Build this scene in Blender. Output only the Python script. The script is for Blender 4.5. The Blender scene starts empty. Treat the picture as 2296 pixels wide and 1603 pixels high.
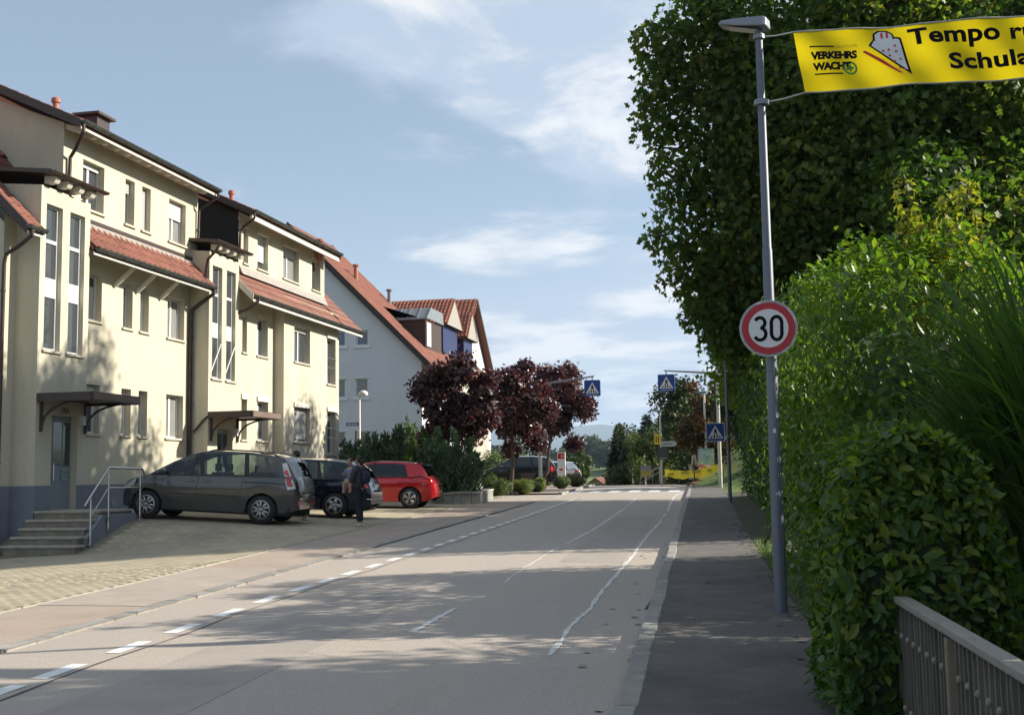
import bpy, bmesh, math, random
import numpy as np
from mathutils import Vector, Matrix
R = math.radians
scene = bpy.context.scene
rng = np.random.default_rng(7)
random.seed(7)

# ------------------------------------------------------------------ camera
CAM_LOC = np.array([0.0, 0.0, 1.55])
YAW, PITCH, ROLL = R(12.4), R(5.9), R(-0.9)
FPX, IW, IH = 2570.0, 2296.0, 1603.0          # measuring frame of the photograph
_fw = np.array([-math.sin(YAW)*math.cos(PITCH), math.cos(YAW)*math.cos(PITCH), math.sin(PITCH)])
_r0 = np.array([math.cos(YAW), math.sin(YAW), 0.0]); _u0 = np.cross(_r0, _fw)
_rt = _r0*math.cos(ROLL) + _u0*math.sin(ROLL)
_up = -_r0*math.sin(ROLL) + _u0*math.cos(ROLL)
cam_data = bpy.data.cameras.new('camera'); cam = bpy.data.objects.new('camera', cam_data)
scene.collection.objects.link(cam)
cam_data.sensor_width = 36.0; cam_data.sensor_fit = 'HORIZONTAL'
cam_data.lens = 36.0*FPX/IW
cam_data.clip_start = 0.05; cam_data.clip_end = 60000.0
cam.matrix_world = Matrix(((_rt[0], _up[0], -_fw[0], CAM_LOC[0]), (_rt[1], _up[1], -_fw[1], CAM_LOC[1]),
                           (_rt[2], _up[2], -_fw[2], CAM_LOC[2]), (0, 0, 0, 1)))
scene.camera = cam
def ray(px, py): return _rt*(px-IW/2)/FPX - _up*(py-IH/2)/FPX + _fw
def at(px, py, depth): return CAM_LOC + ray(px, py)*depth
def on_y(px, py, Y): d = ray(px, py); return CAM_LOC + d*((Y-CAM_LOC[1])/d[1])
def on_x(px, py, X): d = ray(px, py); return CAM_LOC + d*((X-CAM_LOC[0])/d[0])

# ------------------------------------------------------------------ sky, sun, exposure
SUN_AZ, SUN_EL = R(70.0), R(28.5)            # azimuth from +Y towards +X
world = bpy.data.worlds.new('World'); scene.world = world; world.use_nodes = True
nt = world.node_tree; nt.nodes.clear()
def wn(t, **k):
    n = nt.nodes.new(t)
    for a, b in k.items(): setattr(n, a, b)
    return n
def wmath(op, a, b=None, clamp=False):
    n = wn('ShaderNodeMath', operation=op, use_clamp=clamp)
    for i, v in enumerate((a, b)):
        if v is None: continue
        if isinstance(v, (int, float)): n.inputs[i].default_value = v
        else: nt.links.new(v, n.inputs[i])
    return n.outputs[0]
w_out = wn('ShaderNodeOutputWorld'); w_bg = wn('ShaderNodeBackground')
sky = wn('ShaderNodeTexSky', sky_type='NISHITA', sun_disc=False)
sky.sun_elevation = SUN_EL; sky.sun_rotation = SUN_AZ
sky.altitude = 300; sky.air_density = 1.0; sky.dust_density = 0.6; sky.ozone_density = 1.4
w_bg.inputs['Strength'].default_value = 0.062
tc = wn('ShaderNodeTexCoord'); sep = wn('ShaderNodeSeparateXYZ'); nt.links.new(tc.outputs['Generated'], sep.inputs[0])
zz = wmath('MAXIMUM', sep.outputs['Z'], 0.0)
den = wmath('ADD', zz, 0.13)
comb = wn('ShaderNodeCombineXYZ')
nt.links.new(wmath('DIVIDE', sep.outputs['X'], den), comb.inputs[0])
nt.links.new(wmath('DIVIDE', sep.outputs['Y'], den), comb.inputs[1])
comb.inputs[2].default_value = 0.37
def wnoise(scale, detail, rough, off, dist=0.0):
    mp = wn('ShaderNodeMapping'); mp.inputs['Location'].default_value = off
    nt.links.new(comb.outputs[0], mp.inputs['Vector'])
    n = wn('ShaderNodeTexNoise'); n.inputs['Scale'].default_value = scale; n.inputs['Detail'].default_value = detail
    n.inputs['Roughness'].default_value = rough; n.inputs['Distortion'].default_value = dist
    nt.links.new(mp.outputs[0], n.inputs['Vector']); return n.outputs['Fac']
def wramp(v, a, b):
    n = wn('ShaderNodeMapRange', interpolation_type='SMOOTHSTEP'); nt.links.new(v, n.inputs['Value'])
    n.inputs['From Min'].default_value = a; n.inputs['From Max'].default_value = b
    return n.outputs['Result']
CLOUD_OFF = (9.2, -1.7, 0.0)
big = wnoise(0.95, 9.0, 0.60, CLOUD_OFF, 0.35)
low = wramp(zz, 0.30, 0.04)                                  # more cloud towards the horizon
low2 = wramp(zz, 0.27, 0.11)
dens = wmath('ADD', big, wmath('MULTIPLY', low2, 0.125))
cov = wramp(dens, 0.505, 0.615)
shade_n = wnoise(2.3, 8.0, 0.62, (5.3, 1.7, 0.0), 0.3)
lit = wramp(shade_n, 0.42, 0.62)
mixc = wn('ShaderNodeMix', data_type='RGBA')
mixc.inputs['A'].default_value = (4.6, 5.5, 6.8, 1); mixc.inputs['B'].default_value = (8.6, 8.65, 8.7, 1)
nt.links.new(lit, mixc.inputs['Factor'])
veil = wmath('ADD', wmath('MULTIPLY', low, 0.24), 0.30)
haze = wn('ShaderNodeMix', data_type='RGBA'); nt.links.new(veil, haze.inputs['Factor'])
nt.links.new(sky.outputs[0], haze.inputs['A']); haze.inputs['B'].default_value = (6.0, 7.3, 8.7, 1)
mixs = wn('ShaderNodeMix', data_type='RGBA')
nt.links.new(wmath('MULTIPLY', wmath('MULTIPLY', cov, 0.86), wramp(sep.outputs['Z'], -0.02, 0.01)), mixs.inputs['Factor'])
nt.links.new(haze.outputs['Result'], mixs.inputs['A']); nt.links.new(mixc.outputs['Result'], mixs.inputs['B'])
nt.links.new(mixs.outputs['Result'], w_bg.inputs['Color']); nt.links.new(w_bg.outputs[0], w_out.inputs[0])

sun_dir = Vector((math.sin(SUN_AZ)*math.cos(SUN_EL), math.cos(SUN_AZ)*math.cos(SUN_EL), math.sin(SUN_EL)))
sun_data = bpy.data.lights.new('sun', 'SUN'); sun = bpy.data.objects.new('sun', sun_data); scene.collection.objects.link(sun)
sun_data.energy = 5.0; sun_data.angle = R(0.55); sun_data.color = (1.0, 0.93, 0.80)
sun.rotation_euler = sun_dir.to_track_quat('Z', 'Y').to_euler(); sun.location = (30, 20, 40)
scene.view_settings.view_transform = 'Standard'; scene.view_settings.look = 'None'
scene.view_settings.exposure = 0.95; scene.view_settings.gamma = 1.0; scene.view_settings.use_curve_mapping = False
scene.render.engine = 'CYCLES'
scene.cycles.use_denoising = True
scene.cycles.max_bounces = 6; scene.cycles.diffuse_bounces = 3; scene.cycles.glossy_bounces = 3
scene.cycles.transmission_bounces = 4; scene.cycles.transparent_max_bounces = 8
scene.cycles.caustics_reflective = False; scene.cycles.caustics_refractive = False
scene.render.film_transparent = False

# ------------------------------------------------------------------ materials
MATS = {}
def mat(name, col, rough=0.6, var=0.0, vscale=3.0, bump=0.0, bscale=60.0, metal=0.0, spec=0.5, coat=0.0, emit=None,
        col2=None, mixscale=1.0, mixlo=0.42, mixhi=0.6, rnd=0.0, stretch=None, detail=5.0, streak=0.0, speck=0.0, sscale=150.0):
    if name in MATS: return MATS[name]
    m = bpy.data.materials.new(name); MATS[name] = m; m.use_nodes = True
    t = m.node_tree; b = t.nodes['Principled BSDF']; L = t.links.new
    b.inputs['Roughness'].default_value = rough; b.inputs['Metallic'].default_value = metal
    b.inputs['Specular IOR Level'].default_value = spec; b.inputs['Coat Weight'].default_value = coat
    b.inputs['Coat Roughness'].default_value = 0.05
    tcn = t.nodes.new('ShaderNodeTexCoord'); vec = tcn.outputs['Object']
    if stretch:
        mp = t.nodes.new('ShaderNodeMapping'); mp.inputs['Scale'].default_value = stretch; L(vec, mp.inputs['Vector']); svec = mp.outputs[0]
    else: svec = vec
    def noise(scale, det=detail, v=None):
        n = t.nodes.new('ShaderNodeTexNoise'); n.inputs['Scale'].default_value = scale; n.inputs['Detail'].default_value = det
        n.inputs['Roughness'].default_value = 0.6; L(v or svec, n.inputs['Vector']); return n.outputs['Fac']
    def mrange(v, a, b_, c, d):
        n = t.nodes.new('ShaderNodeMapRange'); L(v, n.inputs['Value'])
        for i, x in zip(('From Min', 'From Max', 'To Min', 'To Max'), (a, b_, c, d)): n.inputs[i].default_value = x
        return n.outputs['Result']
    cur = None
    if col2 is not None:
        mx = t.nodes.new('ShaderNodeMix'); mx.data_type = 'RGBA'
        mx.inputs['A'].default_value = (*col, 1); mx.inputs['B'].default_value = (*col2, 1)
        L(mrange(noise(mixscale), mixlo, mixhi, 0, 1), mx.inputs['Factor']); cur = mx.outputs['Result']
    fac = None
    def mul(a, b_):
        n = t.nodes.new('ShaderNodeMath'); n.operation = 'MULTIPLY'; L(a, n.inputs[0]); L(b_, n.inputs[1]); return n.outputs[0]
    if var > 0: fac = mrange(noise(vscale), 0.25, 0.75, 1-var, 1+var)
    if streak > 0:
        mp = t.nodes.new('ShaderNodeMapping'); mp.inputs['Scale'].default_value = (1, 1, 0.08); L(vec, mp.inputs['Vector'])
        s = mrange(noise(3.2, 6, mp.outputs[0]), 0.42, 0.72, 1.0, 1-streak); fac = s if fac is None else mul(fac, s)
    if speck > 0:
        s = mrange(noise(sscale, 2, vec), 0.3, 0.7, 1-speck, 1+speck); fac = s if fac is None else mul(fac, s)
    if rnd > 0:
        at_ = t.nodes.new('ShaderNodeAttribute'); at_.attribute_name = 'rnd'
        oi = t.nodes.new('ShaderNodeObjectInfo')
        ad = t.nodes.new('ShaderNodeMath'); ad.operation = 'ADD'; L(at_.outputs['Fac'], ad.inputs[0]); L(oi.outputs['Random'], ad.inputs[1])
        fr = t.nodes.new('ShaderNodeMath'); fr.operation = 'FRACT'; L(ad.outputs[0], fr.inputs[0])
        s = mrange(fr.outputs[0], 0, 1, 1-rnd, 1+rnd); fac = s if fac is None else mul(fac, s)
    if fac is not None:
        mm = t.nodes.new('ShaderNodeVectorMath'); mm.operation = 'SCALE'
        if cur is None: mm.inputs[0].default_value = col
        else: L(cur, mm.inputs[0])
        L(fac, mm.inputs['Scale']); cur = mm.outputs[0]
    if cur is None: b.inputs['Base Color'].default_value = (*col, 1)
    else: L(cur, b.inputs['Base Color'])
    if bump > 0:
        bn = t.nodes.new('ShaderNodeBump'); bn.inputs['Strength'].default_value = bump; bn.inputs['Distance'].default_value = 0.02
        L(noise(bscale), bn.inputs['Height']); L(bn.outputs[0], b.inputs['Normal'])
    if emit: b.inputs['Emission Color'].default_value = (*emit[0], 1); b.inputs['Emission Strength'].default_value = emit[1]
    return m

def leaf_mat(name, c1, c2, trans=0.4, rough=0.45, spec=0.4, tcol=None, c3=None):
    """foliage: colour varies leaf by leaf, light passes through the blade"""
    if name in MATS: return MATS[name]
    m = bpy.data.materials.new(name); MATS[name] = m; m.use_nodes = True
    t = m.node_tree; b = t.nodes['Principled BSDF']; L = t.links.new; out = t.nodes['Material Output']
    a = t.nodes.new('ShaderNodeAttribute'); a.attribute_name = 'rnd'
    oi = t.nodes.new('ShaderNodeObjectInfo')
    ad = t.nodes.new('ShaderNodeMath'); ad.operation = 'ADD'; L(a.outputs['Fac'], ad.inputs[0]); L(oi.outputs['Random'], ad.inputs[1])
    fr = t.nodes.new('ShaderNodeMath'); fr.operation = 'FRACT'; L(ad.outputs[0], fr.inputs[0])
    cr = t.nodes.new('ShaderNodeValToRGB'); e = cr.color_ramp.elements
    e[0].color = (*c1, 1); e[1].color = (*c2, 1); e[0].position = 0.1; e[1].position = 0.8
    if c3: n = e.new(0.95); n.color = (*c3, 1)
    L(fr.outputs[0], cr.inputs[0]); L(cr.outputs[0], b.inputs['Base Color'])
    b.inputs['Roughness'].default_value = rough; b.inputs['Specular IOR Level'].default_value = spec
    tr = t.nodes.new('ShaderNodeBsdfTranslucent')
    mu = t.nodes.new('ShaderNodeMix'); mu.data_type = 'RGBA'; mu.blend_type = 'MULTIPLY'; mu.inputs['Factor'].default_value = 1
    L(cr.outputs[0], mu.inputs['A']); mu.inputs['B'].default_value = (*(tcol or (1.6, 1.9, 0.7)), 1); L(mu.outputs['Result'], tr.inputs['Color'])
    ms = t.nodes.new('ShaderNodeMixShader'); ms.inputs[0].default_value = trans
    L(b.outputs[0], ms.inputs[1]); L(tr.outputs[0], ms.inputs[2]); L(ms.outputs[0], out.inputs['Surface'])
    return m

def glass_mat(name, tint=(0.35, 0.42, 0.4), refl=0.12):
    if name in MATS: return MATS[name]
    m = bpy.data.materials.new(name); MATS[name] = m; m.use_nodes = True
    t = m.node_tree; L = t.links.new; out = t.nodes['Material Output']; t.nodes.remove(t.nodes['Principled BSDF'])
    tr = t.nodes.new('ShaderNodeBsdfTransparent'); tr.inputs[0].default_value = (*tint, 1)
    gl = t.nodes.new('ShaderNodeBsdfGlossy'); gl.inputs['Roughness'].default_value = 0.02
    fz = t.nodes.new('ShaderNodeFresnel'); fz.inputs[0].default_value = 1.5
    ad = t.nodes.new('ShaderNodeMath'); ad.operation = 'MULTIPLY_ADD'; L(fz.outputs[0], ad.inputs[0]); ad.inputs[1].default_value = 1.0; ad.inputs[2].default_value = refl*0.3
    ms = t.nodes.new('ShaderNodeMixShader'); L(ad.outputs[0], ms.inputs[0]); L(tr.outputs[0], ms.inputs[1]); L(gl.outputs[0], ms.inputs[2])
    L(ms.outputs[0], out.inputs['Surface']); return m

# ------------------------------------------------------------------ helpers
COL = scene.collection
ROOT = {}
def tag(o, label=None, cat=None, group=None, kind=None):
    if label: o['label'] = label
    if cat: o['category'] = cat
    if group: o['group'] = group
    if kind: o['kind'] = kind
    return o
def thing(name, label, cat, loc=(0, 0, 0), rot=None, group=None):
    o = bpy.data.objects.new(name, None); COL.objects.link(o); o.empty_display_size = 0.2
    o.location = loc
    if rot is not None: o.rotation_euler = rot
    ROOT[o.name] = Vector(loc)
    return tag(o, label, cat, group)
def link(name, me, m, parent=None, world=True):
    o = bpy.data.objects.new(name, me); COL.objects.link(o)
    if m is not None and len(me.materials) == 0: me.materials.append(m)
    if parent is not None:
        o.parent = parent
        if world and parent.name in ROOT: o.matrix_parent_inverse = Matrix.Translation(-ROOT[parent.name])
    return o
class MB:
    def __init__(s): s.v = []; s.f = []
    def add(s, vs, fs):
        b = len(s.v); s.v += [tuple(float(c) for c in v) for v in vs]; s.f += [[b+i for i in f] for f in fs]; return s
    def quad(s, a, b, c, d): return s.add([a, b, c, d], [(0, 1, 2, 3)])
    def poly(s, pts): return s.add(pts, [tuple(range(len(pts)))])
    def box(s, lo, hi):
        x0, y0, z0 = lo; x1, y1, z1 = hi
        return s.add([(x0, y0, z0), (x1, y0, z0), (x1, y1, z0), (x0, y1, z0), (x0, y0, z1), (x1, y0, z1), (x1, y1, z1), (x0, y1, z1)],
                     [(0, 3, 2, 1), (4, 5, 6, 7), (0, 1, 5, 4), (1, 2, 6, 5), (2, 3, 7, 6), (3, 0, 4, 7)])
    def prism(s, pts, vec):
        """closed prism: polygon pts extruded by vec"""
        n = len(pts); vec = np.array(vec, float); p2 = [np.array(p)+vec for p in pts]
        return s.add(list(pts)+p2, [tuple(range(n-1, -1, -1)), tuple(range(n, 2*n))] + [(i, (i+1) % n, n+(i+1) % n, n+i) for i in range(n)])
    def bar(s, a, b, w, h=None, up=(0, 0, 1)):
        """rectangular bar from a to b"""
        h = h or w; a = np.array(a, float); b = np.array(b, float); d = b-a; d = d/np.linalg.norm(d)
        u = np.array(up, float)
        if abs(d@u) > 0.97: u = np.array([1.0, 0, 0])
        r = np.cross(d, u); r /= np.linalg.norm(r); u = np.cross(r, d)
        q = [r*w/2*i+u*h/2*j for i, j in ((-1, -1), (1, -1), (1, 1), (-1, 1))]
        return s.prism([a+k for k in q], b-a)
    def tube(s, path, rad, n=8, caps=True):
        path = [np.array(p, float) for p in path]; m = len(path)
        rads = rad if hasattr(rad, '__len__') else [rad]*m
        vs = []; fs = []; prev = None
        for i, p in enumerate(path):
            d = path[min(i+1, m-1)]-path[max(i-1, 0)]; d = d/(np.linalg.norm(d)+1e-9)
            if prev is None:
                u = np.array([0, 0, 1.0]) if abs(d[2]) < 0.9 else np.array([1.0, 0, 0])
            else: u = prev
            r = np.cross(d, u); r /= np.linalg.norm(r)+1e-9; u = np.cross(r, d); prev = u
            for k in range(n):
                a = 2*math.pi*k/n; vs.append(p+(r*math.cos(a)+u*math.sin(a))*rads[i])
        for i in range(m-1):
            for k in range(n): fs.append((i*n+k, i*n+(k+1) % n, (i+1)*n+(k+1) % n, (i+1)*n+k))
        if caps: fs += [tuple(range(n-1, -1, -1)), tuple(range((m-1)*n, m*n))]
        return s.add(vs, fs)
    def lathe(s, prof, c=(0, 0, 0), n=16, axis=2):
        """profile of (radius, height) about an axis"""
        vs = []; fs = []; m = len(prof)
        for (r, h) in prof:
            for k in range(n):
                a = 2*math.pi*k/n; p = [r*math.cos(a), r*math.sin(a), h]
                if axis == 1: p = [p[0], p[2], p[1]]
                if axis == 0: p = [p[2], p[0], p[1]]
                vs.append((p[0]+c[0], p[1]+c[1], p[2]+c[2]))
        for i in range(m-1):
            for k in range(n): fs.append((i*n+k, i*n+(k+1) % n, (i+1)*n+(k+1) % n, (i+1)*n+k))
        fs += [tuple(range(n-1, -1, -1)), tuple(range((m-1)*n, m*n))]
        return s.add(vs, fs)
    def ball(s, c, r, n=8, m=6):
        r = r if hasattr(r, '__len__') else (r, r, r); vs = []; fs = []
        for i in range(m+1):
            t = math.pi*i/m
            for k in range(n):
                a = 2*math.pi*k/n; vs.append((c[0]+r[0]*math.sin(t)*math.cos(a), c[1]+r[1]*math.sin(t)*math.sin(a), c[2]+r[2]*math.cos(t)))
        for i in range(m):
            for k in range(n): fs.append((i*n+k, (i+1)*n+k, (i+1)*n+(k+1) % n, i*n+(k+1) % n))
        return s.add(vs, fs)
    def mesh(s, name='m', smooth=False):
        me = bpy.data.meshes.new(name); me.from_pydata(s.v, [], s.f); me.update()
        if smooth:
            me.polygons.foreach_set('use_smooth', [True]*len(me.polygons))
        return me
    def build(s, name, m, parent=None, smooth=False, world=True, fix=True, bevel=0.0):
        me = s.mesh(name, False)
        if fix:
            bm = bmesh.new(); bm.from_mesh(me); bmesh.ops.remove_doubles(bm, verts=bm.verts, dist=1e-5); bmesh.ops.recalc_face_normals(bm, faces=bm.faces); bm.to_mesh(me); bm.free()
        if smooth:
            me.polygons.foreach_set('use_smooth', [True]*len(me.polygons))
            try: me.set_sharp_from_angle(angle=R(38))
            except Exception: pass
        o = link(name, me, m, parent, world)
        if bevel > 0:
            bv = o.modifiers.new('bevel', 'BEVEL'); bv.width = bevel; bv.segments = 2; bv.limit_method = 'ANGLE'; bv.angle_limit = R(40)
        return o
def np_mesh(name, V, tmpl_faces, N, nv, rnd=None, smooth=False):
    """N copies of a template with nv verts; V is (N*nv,3)"""
    me = bpy.data.meshes.new(name)
    me.vertices.add(len(V)); me.vertices.foreach_set('co', np.ascontiguousarray(V, dtype=np.float32).ravel())
    sizes = np.array([len(f) for f in tmpl_faces]); flat = np.concatenate([np.array(f) for f in tmpl_faces])
    loops = (flat[None, :] + (np.arange(N)*nv)[:, None]).ravel()
    me.loops.add(len(loops)); me.loops.foreach_set('vertex_index', loops.astype(np.int32))
    tot = np.tile(sizes, N); start = np.concatenate([[0], np.cumsum(tot)[:-1]])
    me.polygons.add(len(tot)); me.polygons.foreach_set('loop_start', start.astype(np.int32))
    try: me.polygons.foreach_set('loop_total', tot.astype(np.int32))
    except Exception: pass
    me.update(calc_edges=True)
    me.polygons.foreach_set('use_smooth', [bool(smooth)]*len(tot))
    if rnd is not None:
        at_ = me.attributes.new('rnd', 'FLOAT', 'FACE'); at_.data.foreach_set('value', np.repeat(rnd, len(sizes)).astype(np.float32))
    return me
def unit(a): return a/(np.linalg.norm(a, axis=-1, keepdims=True)+1e-9)
def text_mesh(txt, size, align='LEFT', bold=0.0, shear=0.0, extr=0.0, space=1.0):
    cu = bpy.data.curves.new('txt', 'FONT'); cu.body = txt; cu.size = size; cu.align_x = align; cu.offset = bold; cu.shear = shear; cu.extrude = extr; cu.space_character = space
    cu.resolution_u = 3
    o = bpy.data.objects.new('txt', cu); COL.objects.link(o)
    dg = bpy.context.evaluated_depsgraph_get(); me = bpy.data.meshes.new_from_object(o.evaluated_get(dg))
    bpy.data.objects.remove(o); bpy.data.curves.remove(cu); return me
LEAVES = {
 'simple': (np.array([[0, 0, 0], [-.34, .45, .06], [0, 1, -.05], [.34, .45, .06]]), [(0, 3, 2), (0, 2, 1)]),
 'laurel': (np.array([[0, 0, 0], [-.19, .25, .05], [-.22, .62, .04], [0, 1, -.10], [.22, .62, .04], [.19, .25, .05], [0, .45, -.02]]), [(0, 5, 4, 6), (6, 4, 3), (6, 3, 2), (0, 6, 2, 1)]),
 'star': (np.array([[0, 0, 0], [.30, .02, .03], [.22, .24, .0], [.52, .46, .05], [.26, .56, .0], [0, 1, -.08], [-.26, .56, .0], [-.52, .46, .05], [-.22, .24, .0], [-.30, .02, .03]]),
          [(0, 1, 2, 3, 4), (0, 4, 5, 6), (0, 6, 7, 8, 9)]),
 'blade': (np.array([[-.03, 0, 0], [.03, 0, 0], [.035, .35, .0], [-.035, .35, .0], [.025, .7, -.12], [-.025, .7, -.12], [0, 1, -.35]]), [(0, 1, 2, 3), (3, 2, 4, 5), (5, 4, 6)]),
 'needle': (np.array([[-.10, 0, 0], [.10, 0, 0], [.14, .5, .03], [-.14, .5, .03], [0, 1, -.03]]), [(0, 1, 2, 3), (3, 2, 4)]),
}
def leaves_mesh(name, P, Nrm, size, shape, g, jitter=0.6, droop=0.0, axis=None, rnd=None):
    """leaf blades at points P, facing roughly Nrm; axis = direction the blade points to"""
    T, F = LEAVES[shape]; N = len(P)
    n = unit(Nrm + g.normal(size=(N, 3))*jitter)
    a = g.normal(size=(N, 3)) if axis is None else axis + g.normal(size=(N, 3))*0.35
    a[:, 2] -= droop
    y = unit(a - n*np.sum(a*n, axis=1, keepdims=True)); x = np.cross(y, n)
    s = size*(0.65+0.7*g.random(N)); B = np.stack([x, y, n], axis=1)
    V = P[:, None, :] + s[:, None, None]*np.einsum('ij,njk->nik', T, B)
    return np_mesh(name, V.reshape(-1, 3), F, N, len(T), g.random(N) if rnd is None else rnd, True)
def blob_points(blobs, n, g, shell=0.55):
    """points spread through a set of balls (x,y,z,r), denser towards their skins"""
    b = np.array(blobs, float); w = b[:, 3]**2; k = g.choice(len(b), n, p=w/w.sum())
    d = unit(g.normal(size=(n, 3))); rr = b[k, 3]*(shell+(1-shell)*g.random(n)**0.7)*(0.9+0.25*g.random(n))
    return b[k, :3]+d*rr[:, None], d, k
# ------------------------------------------------------------------ terrain
def zp1(Y):
    """height of the road along the street: gently up to a crest, then down into the valley"""
    if Y < 62: return 0.0144*Y
    z = 0.0144*62
    if Y < 74: t = Y-62; return z+0.0144*t-0.5*(0.0644/12)*t*t
    z += 0.0144*12-0.5*0.0644*12
    if Y < 260: return z-0.05*(Y-74)
    z -= 0.05*186
    if Y < 350: t = Y-260; return z-0.05*t+0.5*(0.09/90)*t*t
    z += -0.05*90+0.5*0.09*90
    if Y < 1000: return z+0.04*(Y-350)
    z += 0.04*650
    return z+0.012*(min(Y, 2500)-1000)
def zp(Y): return zp1(Y)
def XL(Y): return -6.37-0.0585*(Y-8.7)
def XR(Y): return -0.94-0.0565*(Y-7.1)
def XPE(Y): return float(np.interp(Y, [-20, 0, 11, 14, 19, 23.5, 40, 60, 90], [-6.6, -7.45, -8.06, -8.22, -8.64, -9.04, -10.3, -11.6, -13.3]))
def XPR(Y): return float(np.interp(Y, [-20, 0, 4, 10.6, 14.1, 20.6, 48, 55, 59, 90], [2.2, 1.0, .8, .28, .05, -.33, -1.72, -2.1, -3.68, -5.45]))
def sst(t): t = min(1, max(0, t)); return t*t*(3-2*t)
def lot(X, Y):
    """height of the forecourt left of the pavement"""
    d = max(0.0, XPE(Y)-X); s = sst((Y-21.3)/2.6); dd = min(d, 7.0)
    far = sst((Y-27)/6)
    return zp(Y)+0.034+dd*(0.062*s*(1-0.55*far)-0.05*(1-s))
def terrain(X, Y):
    z = zp(Y)
    if X < XL(Y):
        z = lot(X, Y) if X < XPE(Y) else z+0.05
        if Y > 44: z = zp(Y)+0.05+max(0, XPE(Y)-X)*0.012*sst((60-Y)/10)
        if X < -40: z -= 0.02*min(-40-X, 300)*sst((Y+20)/60)
    elif X > XR(Y):
        z += 0.1
        d = X-XPR(Y)
        if d > 0: z += min(1.5, 0.30*max(0, d-0.4))*sst((Y-47)/6)*(1-sst((Y-80)/30)) + 0.06*min(d, 4) + sst((Y-58)/12)*1.15*sst(d/1.2)*(1-sst((Y-95)/30))
    return z
def surf(px, py, f, lo=3, hi=400):
    """first hit of a picture ray with the surface f"""
    d = ray(px, py); d = d/d[1]; Y = lo
    while Y < hi:
        p = CAM_LOC+d*Y
        if p[2] <= f(p[0], Y): return p
        Y += 0.02 if Y < 80 else 0.5
    return CAM_LOC+d*hi
def strip_sheet(name, m, xa, xb, ya, yb, f, nx, ny, kind='structure', dz=0.0, parent=None):
    """a surface between two edge curves along the street"""
    mb = MB(); vs = []; fs = []
    Ys = [ya+(yb-ya)*(j/ny) for j in range(ny+1)]
    for Y in Ys:
        a, b = xa(Y), xb(Y)
        for i in range(nx+1):
            X = a+(b-a)*i/nx; vs.append((X, Y, f(X, Y)+dz))
    for j in range(ny):
        for i in range(nx): k = j*(nx+1)+i; fs.append((k, k+1, k+nx+2, k+nx+1))
    mb.add(vs, fs); o = mb.build(name, m, parent, smooth=True, fix=False)
    if kind: o['kind'] = kind
    return o

M_asph = mat('asphalt road', (0.41, 0.352, 0.300), 0.85, speck=0.22, sscale=95, var=0.13, vscale=1.1, bump=0.5, bscale=130, col2=(0.35, 0.305, 0.265), mixscale=1.1, mixlo=0.40, mixhi=0.62, detail=8, stretch=(1, 0.14, 1))
M_asphR = mat('pavement asphalt', (0.135, 0.122, 0.112), 0.9, speck=0.25, sscale=80, var=0.22, vscale=2.6, bump=0.6, bscale=90, col2=(0.10, 0.092, 0.084), mixscale=0.9, detail=8)
M_red = mat('reddish pavement asphalt', (0.345, 0.28, 0.228), 0.9, speck=0.15, sscale=90, var=0.12, vscale=1.5, bump=0.4, bscale=110, col2=(0.35, 0.27, 0.215), mixscale=0.5, detail=8)
M_redpatch = mat('greyer pavement patch', (0.36, 0.30, 0.255), 0.9, speck=0.15, sscale=90, var=0.14, vscale=2, bump=0.4, bscale=110, detail=8)
M_kerb = mat('granite kerb', (0.28, 0.265, 0.24), 0.85, var=0.25, vscale=5, bump=0.6, bscale=70, rnd=0.14)
M_white = mat('road paint', (0.72, 0.72, 0.70), 0.7, var=0.12, vscale=8, bump=0.2, bscale=90)
M_paint_old = mat('worn crack_filler', (0.58, 0.57, 0.55), 0.8, var=0.16, vscale=9)
M_soil = mat('garden soil', (0.055, 0.05, 0.034), 0.95, var=0.3, vscale=4, bump=0.8, bscale=25, col2=(0.05, 0.07, 0.02), mixscale=1.5)
M_grass = mat('grass', (0.075, 0.13, 0.025), 0.9, var=0.25, vscale=0.8, bump=0.8, bscale=30, col2=(0.12, 0.15, 0.03), mixscale=0.25)
M_meadow = mat('meadow', (0.12, 0.19, 0.035), 0.95, var=0.2, vscale=0.02, col2=(0.09, 0.15, 0.03), mixscale=0.01)
M_paver = mat('concrete paver', (0.38, 0.325, 0.23), 0.9, var=0.16, vscale=0.7, bump=0.4, bscale=60, rnd=0.12, col2=(0.33, 0.285, 0.205), mixscale=0.45)
M_joint = mat('paver joint sand', (0.22, 0.19, 0.13), 0.95, var=0.2, vscale=6)
M_seam_shadow = mat('bitumen seam and shadow line', (0.085, 0.078, 0.072), 0.8)  # serves the road seam and the painted shadow lines

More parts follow.
